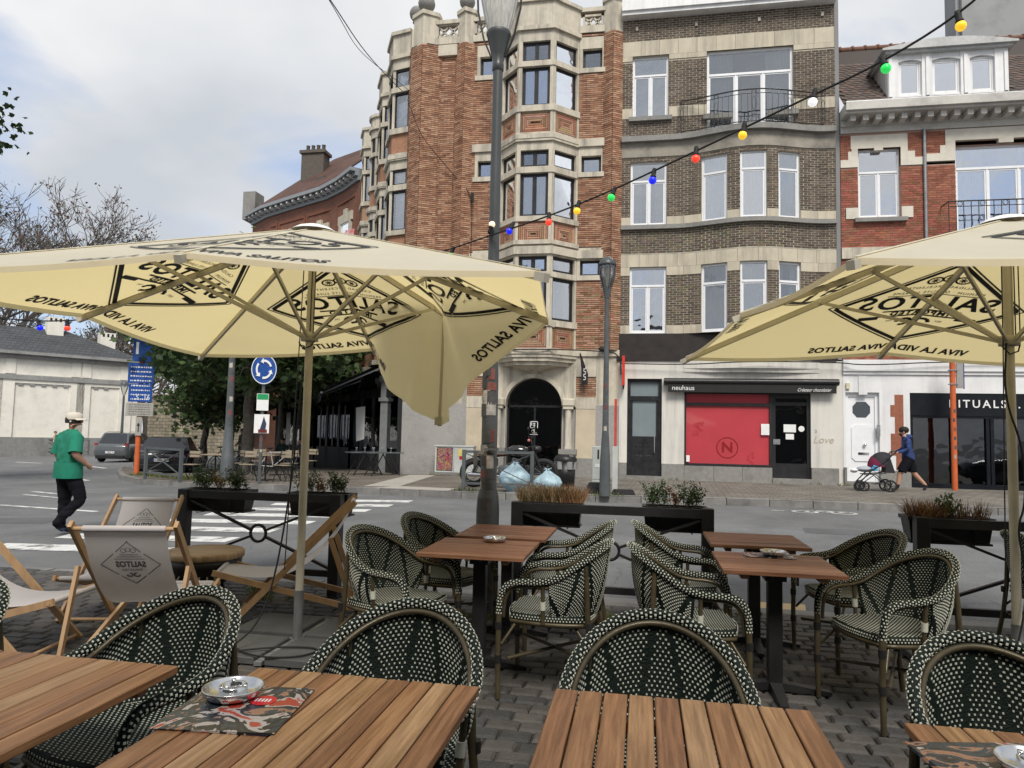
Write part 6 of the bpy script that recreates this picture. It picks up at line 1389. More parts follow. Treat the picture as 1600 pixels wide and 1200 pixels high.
# rubber feet and red-white site post
t=thing('site_post','red and white site post standing in black rubber foot blocks','post',(-.60,16.75,.12))
B().box(-.06,.06,-.03,.03,.1,1.1).build('lower_post',cabm,t); B().box(-.03,.03,-.02,.02,1.1,2.2).build('upper_post',mat('red_post',(.45,.06,.04),.5),t)
for x,y,r in ((-.42,-.05,.1),(-.38,-.02,-.2),(.2,-.15,.3)):
    b=B(); b.T=Matrix.Translation((x,y,0))@Matrix.Rotation(r,4,'Z'); z0=.13 if x==-.38 else 0; b.hexa([(-.25,-.13,z0),(.25,-.13,z0),(.25,.13,z0),(-.25,.13,z0),(-.2,-.11,z0+.12),(.2,-.11,z0+.12),(.2,.11,z0+.12),(-.2,.11,z0+.12)]); b.build('foot_block',rubber,t)
# bin and rubbish bags
t=thing('litter_bin','dark round litter bin with lid and clear bag by the brick entrance','bin',(-1.95,18.6,.12))
b=B(); b.lathe([(.20,0),(.24,.02),(.27,.62),(.26,.62)],20); b.build('body',plast,t); b=B(); b.lathe([(.30,.66),(.30,.72),(.24,.80),(.10,.83),(0,.83)],20); b.build('lid',plast,t); b=B(); b.grid(lambda i,j:((.275+.03*math.sin(i*40)+.015*math.sin(i*23))*math.cos(2*PI*i),(.275+.03*math.sin(i*40)+.015*math.sin(i*23))*math.sin(2*PI*i),.45+.2*j),60,3,closeu=True); b.build('liner_bag',mat('clear_plastic',(.45,.47,.47),.2,trans=.4),t)
bagm=mat('blue_plastic_bag',(.50,.66,.74),.32,var=.2,scale=4,bump=.15,bscale=6,trans=.4,spec=.4)
def bag(x,y,sx,sz,seed,label):
    rs=random.Random(seed); ph=[rs.uniform(0,6) for _ in range(8)]
    def S(i,j):
        a=2*PI*i; v=j; r=math.sin(PI*(.06+.94*v)**.8) if v<.8 else math.sin(PI*(.06+.94*.8)**.8)*(1-(v-.8)/.2)**.7
        r=(.16+.84*r) if v<.02 else r
        r*=1+.09*math.sin(3*a+ph[0]+v*3)+.06*math.sin(7*a+ph[1]-v*6)+.04*math.sin(13*a+ph[2]+9*v)
        lean=.12*v*v*math.sin(ph[5])
        return (sx*(r*math.cos(a)+lean),sx*.85*r*math.sin(a),sz*(v**.85)*(1+.05*math.sin(2*a+ph[3])*v)-.01)
    t=thing('rubbish_bag',label,'rubbish bag',(x,y,WALK),0,'blue rubbish bags')
    b=B(); b.grid(S,44,22,closeu=True); b.build('sack',bagm,t)
    b=B()
    for k in range(5): a=2*PI*k/5+seed; c=Vector((sx*.12*math.sin(ph[5]),0,sz*.95)); b.tube([c,c+Vector((.05*math.cos(a),.05*math.sin(a),.05)),c+Vector((.10*math.cos(a),.10*math.sin(a),.03+.04*(k%2)))],[.018,.012,.006],5)
    b.build('knot',bagm,t)
bag(-2.92,16.45,.36,.66,1,'larger blue rubbish bag leaning on the barrier'); bag(-2.12,16.5,.33,.52,5,'smaller blue rubbish bag behind the heather planter')
# motorcycle
mc_=thing('motorcycle','black custom motorcycle with tan seat parked before the arched door','motorcycle',(-3.22,17.3,WALK),R(2)); mc_.scale=(1.08,1.08,1.08)
def wheel(b,x,y,r,t_,n=28,mi=0): b.tube([(x+r*math.cos(2*PI*k/n),y,r+.0+r*0+ (r+t_-r) + r*math.sin(2*PI*k/n)) for k in range(n)],t_,8,mi,closed=True)
for x,r,tt in ((-.80,.26,.075),(.80,.29,.06)):
    b=B(); cz=r+tt; b.tube([(x+r*math.cos(2*PI*k/28),0,cz+r*math.sin(2*PI*k/28)) for k in range(28)],tt,8,closed=True); w=b.build('wheel',rubber,mc_)
    b=B(); 
    for k in range(12): a=2*PI*k/12; b.tube([(x,(-1)**k*.03,cz),(x+r*.85*math.cos(a),0,cz+r*.85*math.sin(a))],.005,4)
    b.tube([(x+(r-.05)*math.cos(2*PI*k/24),0,cz+(r-.05)*math.sin(2*PI*k/24)) for k in range(24)],.015,6,closed=True); b.build('rim',chrome,w)
    b=B(); b.tube([(x,-.06,cz),(x,.06,cz)],.05,12); b.build('hub',greymetal,w)
for s in (-1,1):
    b=B(); b.tube([(.80,s*.09,.35),(.52,s*.09,.98)],[.026,.022],8); b.tube([(.66,s*.09,.67),(.52,s*.09,.98)],.019,8,1); b.build('fork',[blackmetal,chrome],mc_)
b=B(); b.lathe([(0,-.11),(.06,-.09),(.085,0),(.08,.06),(0,.07)],16); b.T=Matrix.Identity(4); hl=b; hl.v=[(p[2]*-1+.70*0+.64,p[0],p[1]+.90) for p in hl.v]; hl.build('headlight',blackmetal,mc_)
b=B(); b.tube([(.5,-.34,1.16),(.48,-.22,1.18),(.52,-.1,1.02),(.52,.1,1.02),(.48,.22,1.18),(.5,.34,1.16)],.013,8); b.build('handlebar',blackmetal,mc_)
for s in (-1,1):
    b=B(); b.tube([(.5,s*.3,1.17),(.48,s*.34,1.32)],.006,5); b.ball((.48,s*.35,1.36),.05,6,sc=(.4,1,.8)); b.build('mirror',blackmetal,mc_)
b=B(); b.ball((.22,0,.86),.2,10,sc=(1.35,.75,.62)); b.build('fuel_tank',mat('gloss_black',(.012,.012,.013),.12,coat=.8),mc_)
b=B(); b.box(-.72,-.08,-.11,.11,.74,.80,bev=.03); b.build('seat',mat('tan_leather',(.16,.075,.045),.5,var=.2),mc_)
b=B(); b.tube([(.5,0,.95),(.1,0,.78),(-.3,0,.72),(-.85,0,.70)],.025,8); b.tube([(.48,0,.9),(.3,0,.35),(-.35,0,.32),(-.8,0,.33)],.022,8); b.tube([(-.3,0,.72),(-.4,0,.32)],.02,8)
for s in (-1,1): b.tube([(-.62,s*.13,.72),(-.80,s*.13,.36)],.025,8)
b.build('frame',blackmetal,mc_)
b=B(); b.box(-.22,.28,-.14,.14,.28,.52,bev=.04); b.T=Matrix.Translation((.14,0,.5))@Matrix.Rotation(R(15),4,'Y')
for k in range(5): b.box(-.085,.085,-.12,.12,.02+.035*k,.04+.035*k)
b.T=Matrix.Identity(4); b.build('engine',greymetal,mc_)
b=B(); b.box(-.48,-.26,-.135,.135,.48,.68,bev=.02); b.build('side_cover',blackmetal,mc_)
b=B(); b.box(-.43,-.31,-.142,-.136,.55,.62); b.build('badge',whiteprint,mc_)
b=B(); b.tube([(.3,-.12,.5),(.36,-.15,.32),(.2,-.17,.26),(-.9,-.17,.30)],[.022,.024,.03,.045],8); b.build('exhaust',chrome,mc_)
b=B(); b.grid(lambda i,j:(-.80+.36*math.cos(R(30+110*i)),-.08+.16*j,.335+.36*math.sin(R(30+110*i))),10,2); b.build('rear_mudguard',blackmetal,mc_)
b=B(); b.box(-1.14,-1.08,-.05,.05,.62,.7); b.build('tail_light',mat('red_lens',(.4,.02,.02),.2),mc_); b=B(); b.ball((.5,-.36,1.1),.035,5); b.build('indicator',mat('pink_lens',(.5,.16,.14),.3),mc_)
# black feather flag with white strokes
t=thing('feather_flag','narrow black hanging flag on the stone wall beside the arch','flag',(-1.78,FY-.3,3.05)); b=B(); b.add([(-.19,0,1.02),(-.16,0,1.02),(.09,0,.35),(.07,.01,.02),(-.12,.01,0),(-.13,0,.5)],[(0,1,2,3,4,5)]); b.add([(-.19,.015,1.02),(-.16,.015,1.02),(.09,.015,.35),(.07,.025,.02),(-.12,.025,0),(-.13,.015,.5)],[(5,4,3,2,1,0)]); b.build('cloth',blackframe,t); B().tube([(-.19,.0,1.02),(-.2,.28,1.06)],.012,6).build('bracket',galv,t)
b=B(); 
for k in range(5): b.box(-.06,.02,-.006,-.004,.16+.085*k,.185+.085*k); b.box(-.06 if k%2 else .0,-.04 if k%2 else .02,-.006,-.004,.16+.085*k,.23+.085*k)
b.build('strokes',whiteprint,t)
# orange sign poles
orange=mat('orange_post',(.55,.12,.035),.55,var=.15,scale=4,dirt=.3)
t=thing('orange_sign_post','orange post with an edge-on blue sign in front of the dark shop','sign post',(8.74,22.2,.12)); b=B(); b.tube([(0,0,0),(0,0,3.95)],.075,12); b.build('post',orange,t)
B().box(.1,.28,-.02,.03,2.9,3.62).build('sign_plate',[mat('sign_back_grey',(.28,.27,.26),.5)],t); B().box(.284,.3,-.03,.02,2.88,3.64).build('blue_edge',mat('sign_blue',(.02,.075,.30),.35),t)
for z in (3.4,3.0): B().box(-.09,.12,-.085,.085,z,z+.03).build('clamp',galv,t)
for k in range(6): sticker(t,None,.9+k*.26,.077,-1.6+rnd()*.2,.06,.10,random.choice(STK),k)
blue=mat('sign_blue'); sgrey=mat('sign_grey',(.36,.35,.32),.5,dirt=.2)
def strokes(b,u0,u1,z,o,n,h=.05):
    u=u0
    while u<u1: w=random.uniform(.02,.07); b.box(u,min(u+w,u1),o-.004,o,z,z+h*random.uniform(.6,1)); u+=w+.025
zg_=WALK+gz(-15.5)
t=thing('parking_sign_post','orange post with stacked blue and grey parking signs at the plaza corner','sign post',(-16.55,21.2,zg_),R(28)); b=B(); b.tube([(0,0,0),(-.02,0,4.6)],.085,12); b.build('post',orange,t)
for z0,z1,w,m in ((3.75,4.55,.29,blue),(3.02,3.70,.40,blue),(3.02-.62,3.0,.36,blue),(1.93,2.37,.42,sgrey)):
    b=B(); b.box(-w,w,-.12,-.10,z0,z1,bev=.006); sg=b.build('sign',m,t); b=B()
    if m==blue and z0<3.7:
        for k in range(int((z1-z0)/.15)): strokes(b,-w+.08,w-.08,z0+.07+.15*k,-.121,6)
    elif m==blue: b.box(-.2,-.12,-.125,-.121,z0+.25,z1-.15)
    if m==sgrey:
        for k in range(5): strokes(b,-w+.1,w-.1,z0+.05+.078*k,-.121,6,.03)
        b.build('sign_lettering',greyprint,sg)
    else: b.build('sign_lettering',whiteprint,sg)
b=B(); text(b,'5',.2,Matrix.Translation((-.08,-.124,2.55))@Matrix.Rotation(PI/2,4,'X')); text(b,'16',.2,Matrix.Translation((.2,-.124,2.55))@Matrix.Rotation(PI/2,4,'X')); b.build('hours',whiteprint,t)
b=B(); b.box(-.09,.09,-.12,-.10,1.28,1.9); sg=b.build('small_arrow_sign',sgrey,t); b=B(); b.box(-.015,.015,-.125,-.121,1.4,1.62); b.add([(-.05,-.125,1.6),(.05,-.125,1.6),(0,-.125,1.72)],[(0,1,2)]); b.build('arrow',blackpaint,sg)
# tall grey pole with stickers, roundabout sign pole
t=thing('grey_lamp_pole','tall plain grey pole covered with white stickers among the cafe chairs','lamp pole',(-12.0,19.2,WALK+gz(-12))); b=B(); b.lathe([(.19,0),(.19,.7),(.17,.75),(.11,1.7),(.09,4.0),(.075,6.5)],14); b.build('pole',greymetal,t)
for k in range(13): sticker(t,None,1.3+k*.2,.12-.002*k,-1.1+rnd()*.35,.10,.14,random.choice(STK[:2]+STK[3:5]),k%5)
t=thing('roundabout_sign','round blue roundabout sign on a grey pole before the trees','road sign',(-9.95,17.45,WALK+gz(-9.9)),R(24)); b=B(); b.tube([(0,0,0),(0,0,3.45)],.045,10); b.build('pole',greymetal,t)
b=B(); b.T=Matrix.Translation((0,-.07,3.05))@Matrix.Rotation(PI/2,4,'X')@Matrix.Diagonal((.80,1,1,1)); b.lathe([(0,.0),(.40,.0),(.41,-.01),(.40,-.02),(0,-.02)],36,smooth=False); ds=b.build('sign_disc',blue,t)
b=B(); b.T=Matrix.Translation((0,-.094,3.05))@Matrix.Rotation(PI/2,4,'X')@Matrix.Diagonal((.80,1,1,1))
b.lathe([(.375,.003),(.398,.003)],36,smooth=False)
for k in range(3):
    a0=R(120*k+20); n=8
    for q in range(n): a=a0+R(75)*q/n; c=a0+R(75)*(q+1)/n; b.add([(r*math.cos(x),r*math.sin(x),.004) for r,x in ((.20,a),(.26,a),(.26,c),(.20,c))],[(0,1,2,3)])
    e=a0+R(75); b.add([(.15*math.cos(e),.15*math.sin(e),.004),(.31*math.cos(e),.31*math.sin(e),.004),(.23*math.cos(e+.42),.23*math.sin(e+.42),.004)],[(0,1,2)])
b.build('arrows',whiteprint,ds)
b=B(); b.box(-.15,.15,-.08,-.06,1.95,2.40); st_=b.build('stop_flag',whiteprint,t); B().box(-.14,.14,-.084,-.081,2.24,2.39).build('green_field',mat('sign_green',(.02,.28,.10),.4),st_)
b=B(); b.box(-.19,.19,-.085,-.065,1.35,1.85); st_=b.build('poster_board',whiteprint,t); b=B(); b.add([(-.05,-.088,1.42),(.1,-.088,1.42),(.12,-.088,1.6),(.05,-.088,1.8),(.0,-.088,1.6)],[(0,1,2,3,4)]); b.box(-.08,.14,-.09,-.087,1.36,1.45,1); b.build('poster_motif',[mat('poster_navy',(.03,.04,.09),.5),mat('poster_maroon',(.12,.02,.02),.5)],st_)
for k in range(5): sticker(t,None,.85+k*.1,.047,-1.5+rnd()*.3,.05,.07,random.choice(STK),k)
# far street lamp by the white building
t=thing('street_lamp','far slim lamp with teardrop lantern before the white building','street lamp',(-32.6,40.2,WALK+gz(-32.6))); b=B(); b.lathe([(.14,0),(.09,1.2),(.06,3.9)],10); b.build('pole',greymetal,t); b=B(); b.lathe([(.06,3.9),(.2,4.3),(.22,4.6),(.16,4.72),(0,4.75)],12); b.build('lantern',G_lamp,t); b=B(); b.lathe([(.24,4.55),(.23,4.7),(.12,4.82),(0,4.84)],12); b.build('lantern_cap',greymetal,t)
# overhead wire
wr=[Vector(p) for p in ((-3.5,4,7.2),(-5.2,9.5,8.7),(-5.99,12.57,9.75),(-6.74,15.43,10.7),(-7.4,18.3,11.7),(-8.0,21.4,12.75),(-8.02,22.5,12.95))]
b=B(); b.tube(smoothpath(wr,2),.012,5); b.tube(smoothpath([p+Vector((.12*math.sin(i*1.3),0,-.16*math.sin(i*.9))) for i,p in enumerate(wr)],2),.008,5); b.tube(smoothpath([Vector((x,22.45 if x<-7 else 22.78,z)) for x,z in ((-7.95,12.75),(-7.5,11.6),(-7.15,11.1),(-6.71,10.6),(-6.14,9.93),(-5.69,9.47),(-5.66,8.4),(-5.68,7.4),(-5.66,4.3))],2),.013,5)
b.tube([(-5.67,22.76,9.2),(-5.67,22.76,9.5)],.05,6); b.build('overhead_wire',rubber,label='slack black overhead wire crossing the sky to the brick corner',cat='wire')
b=B(); b.tube(smoothpath([Vector(p) for p in ((-7.9,22.5,4.14),(-4.9,22.7,4.16),(-4.3,22.0,4.12),(-2.6,22.0,4.12),(-1.5,22.75,4.16),(-.7,22.7,4.1),(-.66,22.78,3.4))],2),.02,5); b.ball((-1.25,22.72,4.22),.1,5,sc=(1.4,.6,.8)); b.tube(smoothpath([Vector(p) for p in ((-.7,22.72,3.75),(1.5,22.7,3.72),(3,22.4,3.8),(5.8,22.75,3.82),(6.5,22.6,3.7),(9,22.7,3.85),(13,22.7,3.8))],2),.018,5); b.build('facade_cable',rubber,label='black cables sagging along the house fronts above the shops',cat='cable')
# ============================================================ RESTAURANT TERRACE ON THE SQUARE
A_=Vector((-7.95,22.85)); al=Vector((-.47,.883)); ou=Vector((-.883,-.47))
def AP(a,o,z): p=A_+al*a+ou*o; return (p.x,p.y,z+gz(p.x))
rest=thing('restaurant_front','black painted restaurant front with glazed terrace screens','restaurant',(-10.5,25,-.05))
blk=mat('matt_black_timber',(.014,.014,.015),.5,var=.25)
def scr(p,q,z0,z1,m,name,th=.05):
    d=Vector((q[0]-p[0],q[1]-p[1])).normalized(); n=Vector((d.y,-d.x))*th/2; b=B(); b.prism([(p[0]+n.x,p[1]+n.y),(q[0]+n.x,q[1]+n.y),(q[0]-n.x,q[1]-n.y),(p[0]-n.x,p[1]-n.y)],z0+gz(p[0]),z1+gz(p[0])); return b.build(name,m,rest,world=True)
Q=[(-8.05,22.98),(-11.3,26.55),(-13.2,27.4),(-18.2,33.4)]
lerp2=lambda p,q,k:(p[0]+(q[0]-p[0])*k,p[1]+(q[1]-p[1])*k)
for i in range(3):
    n=(4,3,6)[i]
    scr(Q[i],Q[i+1],.1,.95 if i else .8,blk,'dado_panel')
    for k in range(n+1): p=lerp2(Q[i],Q[i+1],k/n); b=B(); b.box(p[0]-.06,p[0]+.06,p[1]-.06,p[1]+.06,gz(p[0]),3.0); b.build('post',blk,rest,world=True)
    for k in range(n): scr(lerp2(Q[i],Q[i+1],(k+.06)/n),lerp2(Q[i],Q[i+1],(k+.94)/n),.95,2.75,G_shop,'pane',.02)
    scr(Q[i],Q[i+1],2.75,3.05,blk,'header',.12)
b=B(); b.prism([(-8.3,23.6),(-11.4,27.0),(-13.2,27.9),(-18.0,33.8),(-14,36),(-9,27)],0,3.6); b.build('dark_interior_block',dark,rest,world=True)
for a in (.9,2.1): 
    p=A_+al*(a+.5)+ou*.35; b=B(); b.box(p.x-.14,p.x+.14,p.y-.14,p.y+.14,0,3.3); b.box(p.x-.2,p.x+.2,p.y-.2,p.y+.2,2.5,2.62); b.box(p.x-.2,p.x+.2,p.y-.2,p.y+.2,3.2,3.4); b.build('stone_pilaster',mat('grey_pilaster',(.16,.165,.165),.7,dirt=.3),rest,world=True)
pp=lerp2(Q[0],Q[1],.42); pq=lerp2(Q[0],Q[1],.62); d=Vector((pq[0]-pp[0],pq[1]-pp[1])).normalized(); nn2=Vector((-d.y,d.x))*-1
b=B(); o=Vector((-.35,-.35)); b.add([(pp[0]+o.x,pp[1]+o.y,1.15),(pq[0]+o.x+.05,pq[1]+o.y,1.05),(pq[0]+o.x,pq[1]+o.y,2.3),(pp[0]+o.x,pp[1]+o.y,2.32)],[(0,1,2,3),(3,2,1,0)]); b.build('white_poster',whiteprint,rest,world=True)
for k in range(5):
    p=lerp2(Q[1],Q[2],.15+.17*k); b=B(); b.box(p[0]-.03,p[0]+.03,p[1]-.11,p[1]-.09,1.0+gz(p[0]),2.6+gz(p[0])); b.build('pale_stripe',mat('grey_stripe',(.10,.10,.10),.6),rest,world=True)
for k in (0,2,3):
    p=lerp2(Q[2],Q[3],.12+.2*k); q=lerp2(Q[2],Q[3],.22+.2*k); scr((p[0]-.12,p[1]-.12),(q[0]-.12,q[1]-.12),.5,2.5,mat('pale_window_panel',(.42,.43,.42),.5),'pale_window',.02)  # plain pale panels standing just in front of the dark screens
awc=mat('black_awning_cloth')
def awning(a0,a1,o0,o1,z0,z1,label,strip):
    t=thing('folding_awning',label,'awning',AP((a0+a1)/2,(o0+o1)/2,z1),0,'black restaurant awnings')
    b=B(); b.add([AP(a0,o0,z0),AP(a1,o0,z0),AP(a1,o1,z1),AP(a0,o1,z1)],[(0,1,2,3)]); b.add([AP(a0,o0,z0-.03),AP(a1,o0,z0-.03),AP(a1,o1,z1-.03),AP(a0,o1,z1-.03)],[(3,2,1,0)]); b.build('cloth',awc,t,world=True)
    b=B(); b.add([AP(a0,o1,z1),AP(a1,o1,z1),AP(a1,o1+.02,z1-.28),AP(a0,o1+.02,z1-.28)],[(0,1,2,3)]); b.build('valance',awc,t,world=True)
    b=B(); b.bar(AP(a0,o1,z1),AP(a1,o1,z1),.06,.06); b.build('front_bar',greymetal,t,world=True)
    b=B(); b.bar(AP(a0+.1,o0,z0-.2),AP(a0+.1,o1,z1-.02),.04,.05); b.bar(AP(a1-.1,o0,z0-.2),AP(a1-.1,o1,z1-.02),.04,.05); b.build('arm',greymetal,t,world=True)
    if strip:
        b=B(); 
        for k in range(10): b.add([AP(a1-1.2+.0*k,o0+(o1-o0)*(.08+.085*k),z0+(z1-z0)*(.08+.085*k)+.012),AP(a1-1.0,o0+(o1-o0)*(.08+.085*k),z0+(z1-z0)*(.08+.085*k)+.012),AP(a1-1.0,o0+(o1-o0)*(.14+.085*k),z0+(z1-z0)*(.14+.085*k)+.012),AP(a1-1.2,o0+(o1-o0)*(.14+.085*k),z0+(z1-z0)*(.14+.085*k)+.012)],[(0,1,2,3)])
        b.build('lettering',whiteprint,t,world=True)
awning(.6,4.4,.3,2.6,4.1,2.85,'black awning nearest the granite corner',False); awning(4.6,8.6,.6,3.6,3.9,2.6,'black awning with white lettering along its slope',True); awning(8.8,14.2,1.2,4.6,4.1,2.7,'black awning farthest along the square under the trees',False)
# cafe chairs and tables
slatw=mat('pale_slat_wood',(.30,.25,.18),.6,var=.15)
def cafe_chair_proto():
    t=thing('slatted_cafe_chair','x','chair')
    for s in (-1,1): B().bar((s*.19,-.2,.88),(s*.19,.18,.0),.018,.018).build('leg',blackmetal,t); B().bar((s*.19,.2,.45),(s*.19,-.22,.0),.018,.018).build('leg',blackmetal,t)
    for k in range(2): B().box(-.21,.21,-.215+.02*k,-.2+.02*k,.66+.1*k,.74+.1*k).build('back_slat',slatw,t)
    for k in range(4): B().box(-.21,.21,-.17+.095*k,-.095+.095*k,.45,.465).build('seat_slat',slatw,t)
    return t
cc0=cafe_chair_proto(); fst=[1]
def cafe_chair(x,y,deg,label):
    o=cc0 if fst[0] else dup(cc0); fst[0]=0; o.location=(x,y,WALK+gz(x)); o.rotation_euler.z=R(deg); tag(o,label,'chair','pale slatted cafe chairs on the plaza')
for x,y,a,l in ((-12.9,18.8,180,'slatted cafe chair nearest the crossed barrier'),(-12.1,19.9,150,'slatted cafe chair just left of the stickered pole'),(-11.2,19.0,190,'slatted cafe chair just right of the stickered pole'),(-10.4,19.9,185,'slatted cafe chair behind the roundabout sign pole'),(-9.9,18.6,175,'slatted cafe chair right of the roundabout sign pole'),(-12.5,21.8,200,'slatted cafe chair in the second row by the bicycles'),(-10.9,22.2,170,'slatted cafe chair in the second row before the restaurant')): cafe_chair(x,y,a,l)
def cafe_table(x,y,label):
    t=thing('cafe_table',label,'table',(x,y,WALK+gz(x)),.2,'small cafe tables on the plaza'); 
    for k in range(5): B().box(-.33,.33,-.32+.13*k,-.2+.13*k,.72,.74).build('slat',slatw if x>-99 else slatw,t)
    b=B(); b.tube([(0,0,0),(0,0,.72)],.025,8); b.build('column',blackmetal,t); 
    for a in (0,PI/2): b=B(); b.T=Matrix.Rotation(a+.5,4,'Z'); b.box(-.25,.25,-.02,.02,0,.03); b.build('foot',blackmetal,t)
cafe_table(-12.45,19.3,'small slatted cafe table between the crossed barrier and the stickered pole'); cafe_table(-10.6,18.9,'small slatted cafe table behind the roundabout sign'); cafe_table(-11.7,21.6,'small slatted cafe table in the second row')
def bench_set(x,y,rz,label):
    t=thing('dark_folding_table',label,'table',(x,y,WALK+gz(x)),rz,'dark tables before the restaurant'); B().box(-.6,.6,-.3,.3,.72,.75).build('table_top',greymetal,t)
    for s in (-1,1):
        for q in (-1,1): B().bar((s*.5,q*.25,.0),(s*.1,q*.25,.72),.03,.03).build('leg',blackmetal,t)
    for k in range(3): b=B(); b.lathe([(.03,.75),(.025,.85),(.035,.9)],8,(-.3+.3*k,.05,0)); b.build('glass',G_lamp,t)
bench_set(-9.0,22.4,.8,'dark folding table before the white poster on the black restaurant'); bench_set(-8.2,21.9,.8,'dark folding table next to the granite corner')
def bicycle(x,y,rz,label,fc):
    t=thing('bicycle',label,'bicycle',(x,y,WALK+gz(x)),rz,'bicycles parked on the plaza'); m=mat('bike_%s'%str(fc),fc,.4)
    for cx in (-.52,.52):
        b=B(); b.tube([(cx+.32*math.cos(2*PI*k/24),0,.34+.32*math.sin(2*PI*k/24)) for k in range(24)],.02,6,closed=True); w=b.build('wheel',rubber,t); b=B()
        for k in range(10): a=2*PI*k/10; b.tube([(cx,0,.34),(cx+.31*math.cos(a),0,.34+.31*math.sin(a))],.003,3)
        b.build('spokes',galv,w)
    b=B()
    for p,q in (((-.52,.34),(-.1,.32)),((-.52,.34),(-.2,.80)),((-.2,.80),(-.1,.32)),((-.1,.32),(.36,.74)),((-.18,.76),(.36,.78)),((.36,.86),(.52,.34))): b.tube([(p[0],0,p[1]),(q[0],0,q[1])],.018,6)
    b.build('frame',m,t)
    b=B(); b.tube([(.34,-.28,1.0),(.38,-.1,1.02),(.36,0,.98),(.38,.1,1.02),(.34,.28,1.0)],.013,6); b.tube([(.36,0,.84),(.36,0,.98)],.014,6); b.build('handlebar',blackmetal,t); b=B(); b.ball((-.22,0,.9),.08,5,sc=(1.5,.8,.4)); b.tube([(-.2,0,.78),(-.22,0,.9)],.013,6); b.build('saddle',rubber,t)
bicycle(-13.0,21.0,1.2,'black bicycle standing upright between the cafe chairs and the car',(.02,.02,.022)); bicycle(-11.3,20.8,.3,'pale grey framed bicycle among the cafe chairs',(.35,.36,.36)); bicycle(-13.9,22.2,.7,'dark bicycle parked behind the black car',(.02,.03,.02))
# ============================================================ TREES
barkm=mat('bark',(.12,.105,.085),.9,var=.35,scale=7,bump=.6,bscale=18); darkbark=mat('dark_bark',(.115,.10,.085),.9,var=.3,scale=6,bump=.4)
leafT=mat('leaf_plane_tree',attr=True,rough=.5,var=.25,scale=3,trans=.5,spec=.3)
def limbs(b,base,top,r0,r1,n=6,wob=.1):
    P=[Vector(base).lerp(Vector(top),i/n)+Vector((rnd()*wob,rnd()*wob,0))*(0<i<n) for i in range(n+1)]
    b.tube(P,[r0+(r1-r0)*i/n for i in range(n+1)],8); return P
def leafy_tree(x,y,zb,h,zc0,rx,rz,nl,label,cols,off=(0,0),tr=.22,lsz=.24,seed=0):
    st=random.getstate(); random.seed(seed+99)
    t=thing('plane_tree',label,'tree',(x,y,zb),0,'leafy plane trees'); cz=(zc0+h)/2; cx,cy=off
    b=B(); P=limbs(b,(0,0,-.1),(cx*.3,cy*.3,zc0+.6),tr,tr*.7,6,.06); top=P[-1]; tips=[]
    for k in range(11):
        a=2*PI*k/11+rnd()*.3; q=Vector((cx+rx*.75*math.cos(a)*random.uniform(.5,1),cy+rx*.75*math.sin(a)*random.uniform(.5,1),random.uniform(zc0+.2,h-.6)))
        L_=limbs(b,top-Vector((0,0,random.uniform(0,1.0))),q,tr*.38,.02,5,.22); tips+=L_[2:]
        for _ in range(3):
            s=random.choice(L_[2:]); e=s+Vector((rnd()*1.3,rnd()*1.3,rnd()*.9)); limbs(b,s,e,.035,.008,3,.1); tips.append(e)
    limbs(b,top,(cx,cy,h-.5),tr*.6,.03,6,.2)
    b.build('trunk',barkm,t)
    cl=B(); clumps=[]
    for k in range(130):
        while True:
            u=Vector((rnd(),rnd(),rnd()))
            if .25<u.length<1: break
        s=1-.25*max(0,u.z); clumps.append(Vector((cx+u.x*rx*s,cy+u.y*rx*s,cz+u.z*(h-zc0)/2)))
    clumps+=tips[::2]
    per=max(1,nl//len(clumps))
    for c in clumps:
        cr=random.uniform(.45,.95); tint=random.uniform(.65,1.25)
        for _ in range(per):
            d=Vector((random.gauss(0,.45),random.gauss(0,.45),random.gauss(0,.33)))*cr; p=c+d; col=random.choice(cols); k_=tint*random.uniform(.75,1.25); col=tuple(q*k_ for q in col)
            l=lsz*random.uniform(.6,1.25); dr=Vector((rnd(),rnd(),random.uniform(-.9,.25))).normalized(); s=dr.cross(Vector((rnd(),rnd(),rnd()+.6))).normalized()*l*.48; nrm=dr.cross(s).normalized()*l*.10
            cl.add([p,p+dr*l*.28+s*.75,p+dr*l*.62+s+nrm,p+dr*l*.70+s*.35,p+dr*l,p+dr*l*.70-s*.35,p+dr*l*.62-s+nrm,p+dr*l*.28-s*.75],[(0,1,2,3,4,5,6,7)],0,False,col)
    cl.build('crown',leafT,t,kind='stuff'); random.setstate(st); return t
LC=[(.07,.12,.045),(.095,.155,.056),(.054,.095,.042),(.115,.165,.06),(.08,.12,.058)]
leafy_tree(-14.4,24.2,-.12,8.0,2.9,4.4,3,12500,'plane tree with thick mossy trunk in front of the restaurant',LC,(.9,-.8),.25,seed=1)
leafy_tree(-19.6,29.3,-.25,9.4,1.6,3.3,3,8500,'plane tree with low drooping crown behind the black car',LC+[(.085,.085,.03)],(1.0,-.4),.17,seed=2)
leafy_tree(-15.3,28.2,-.15,8.4,3.2,3.6,3,8000,'slim dark plane tree just behind the thick trunk',LC,(.6,0),.14,seed=3)
leafy_tree(-22.6,36.5,-.4,8.6,2.2,3.4,3,7000,'farther plane tree near the rubble wall',LC+[(.11,.10,.03)],(0,0),.16,.26,seed=4)
leafy_tree(-21.0,15.2,-.4,13.2,6.6,3.0,3,7000,'leafy tree reaching in from the left picture edge',[(.03,.05,.018),(.04,.065,.02)],(.3,.3),.22,.2,seed=5)
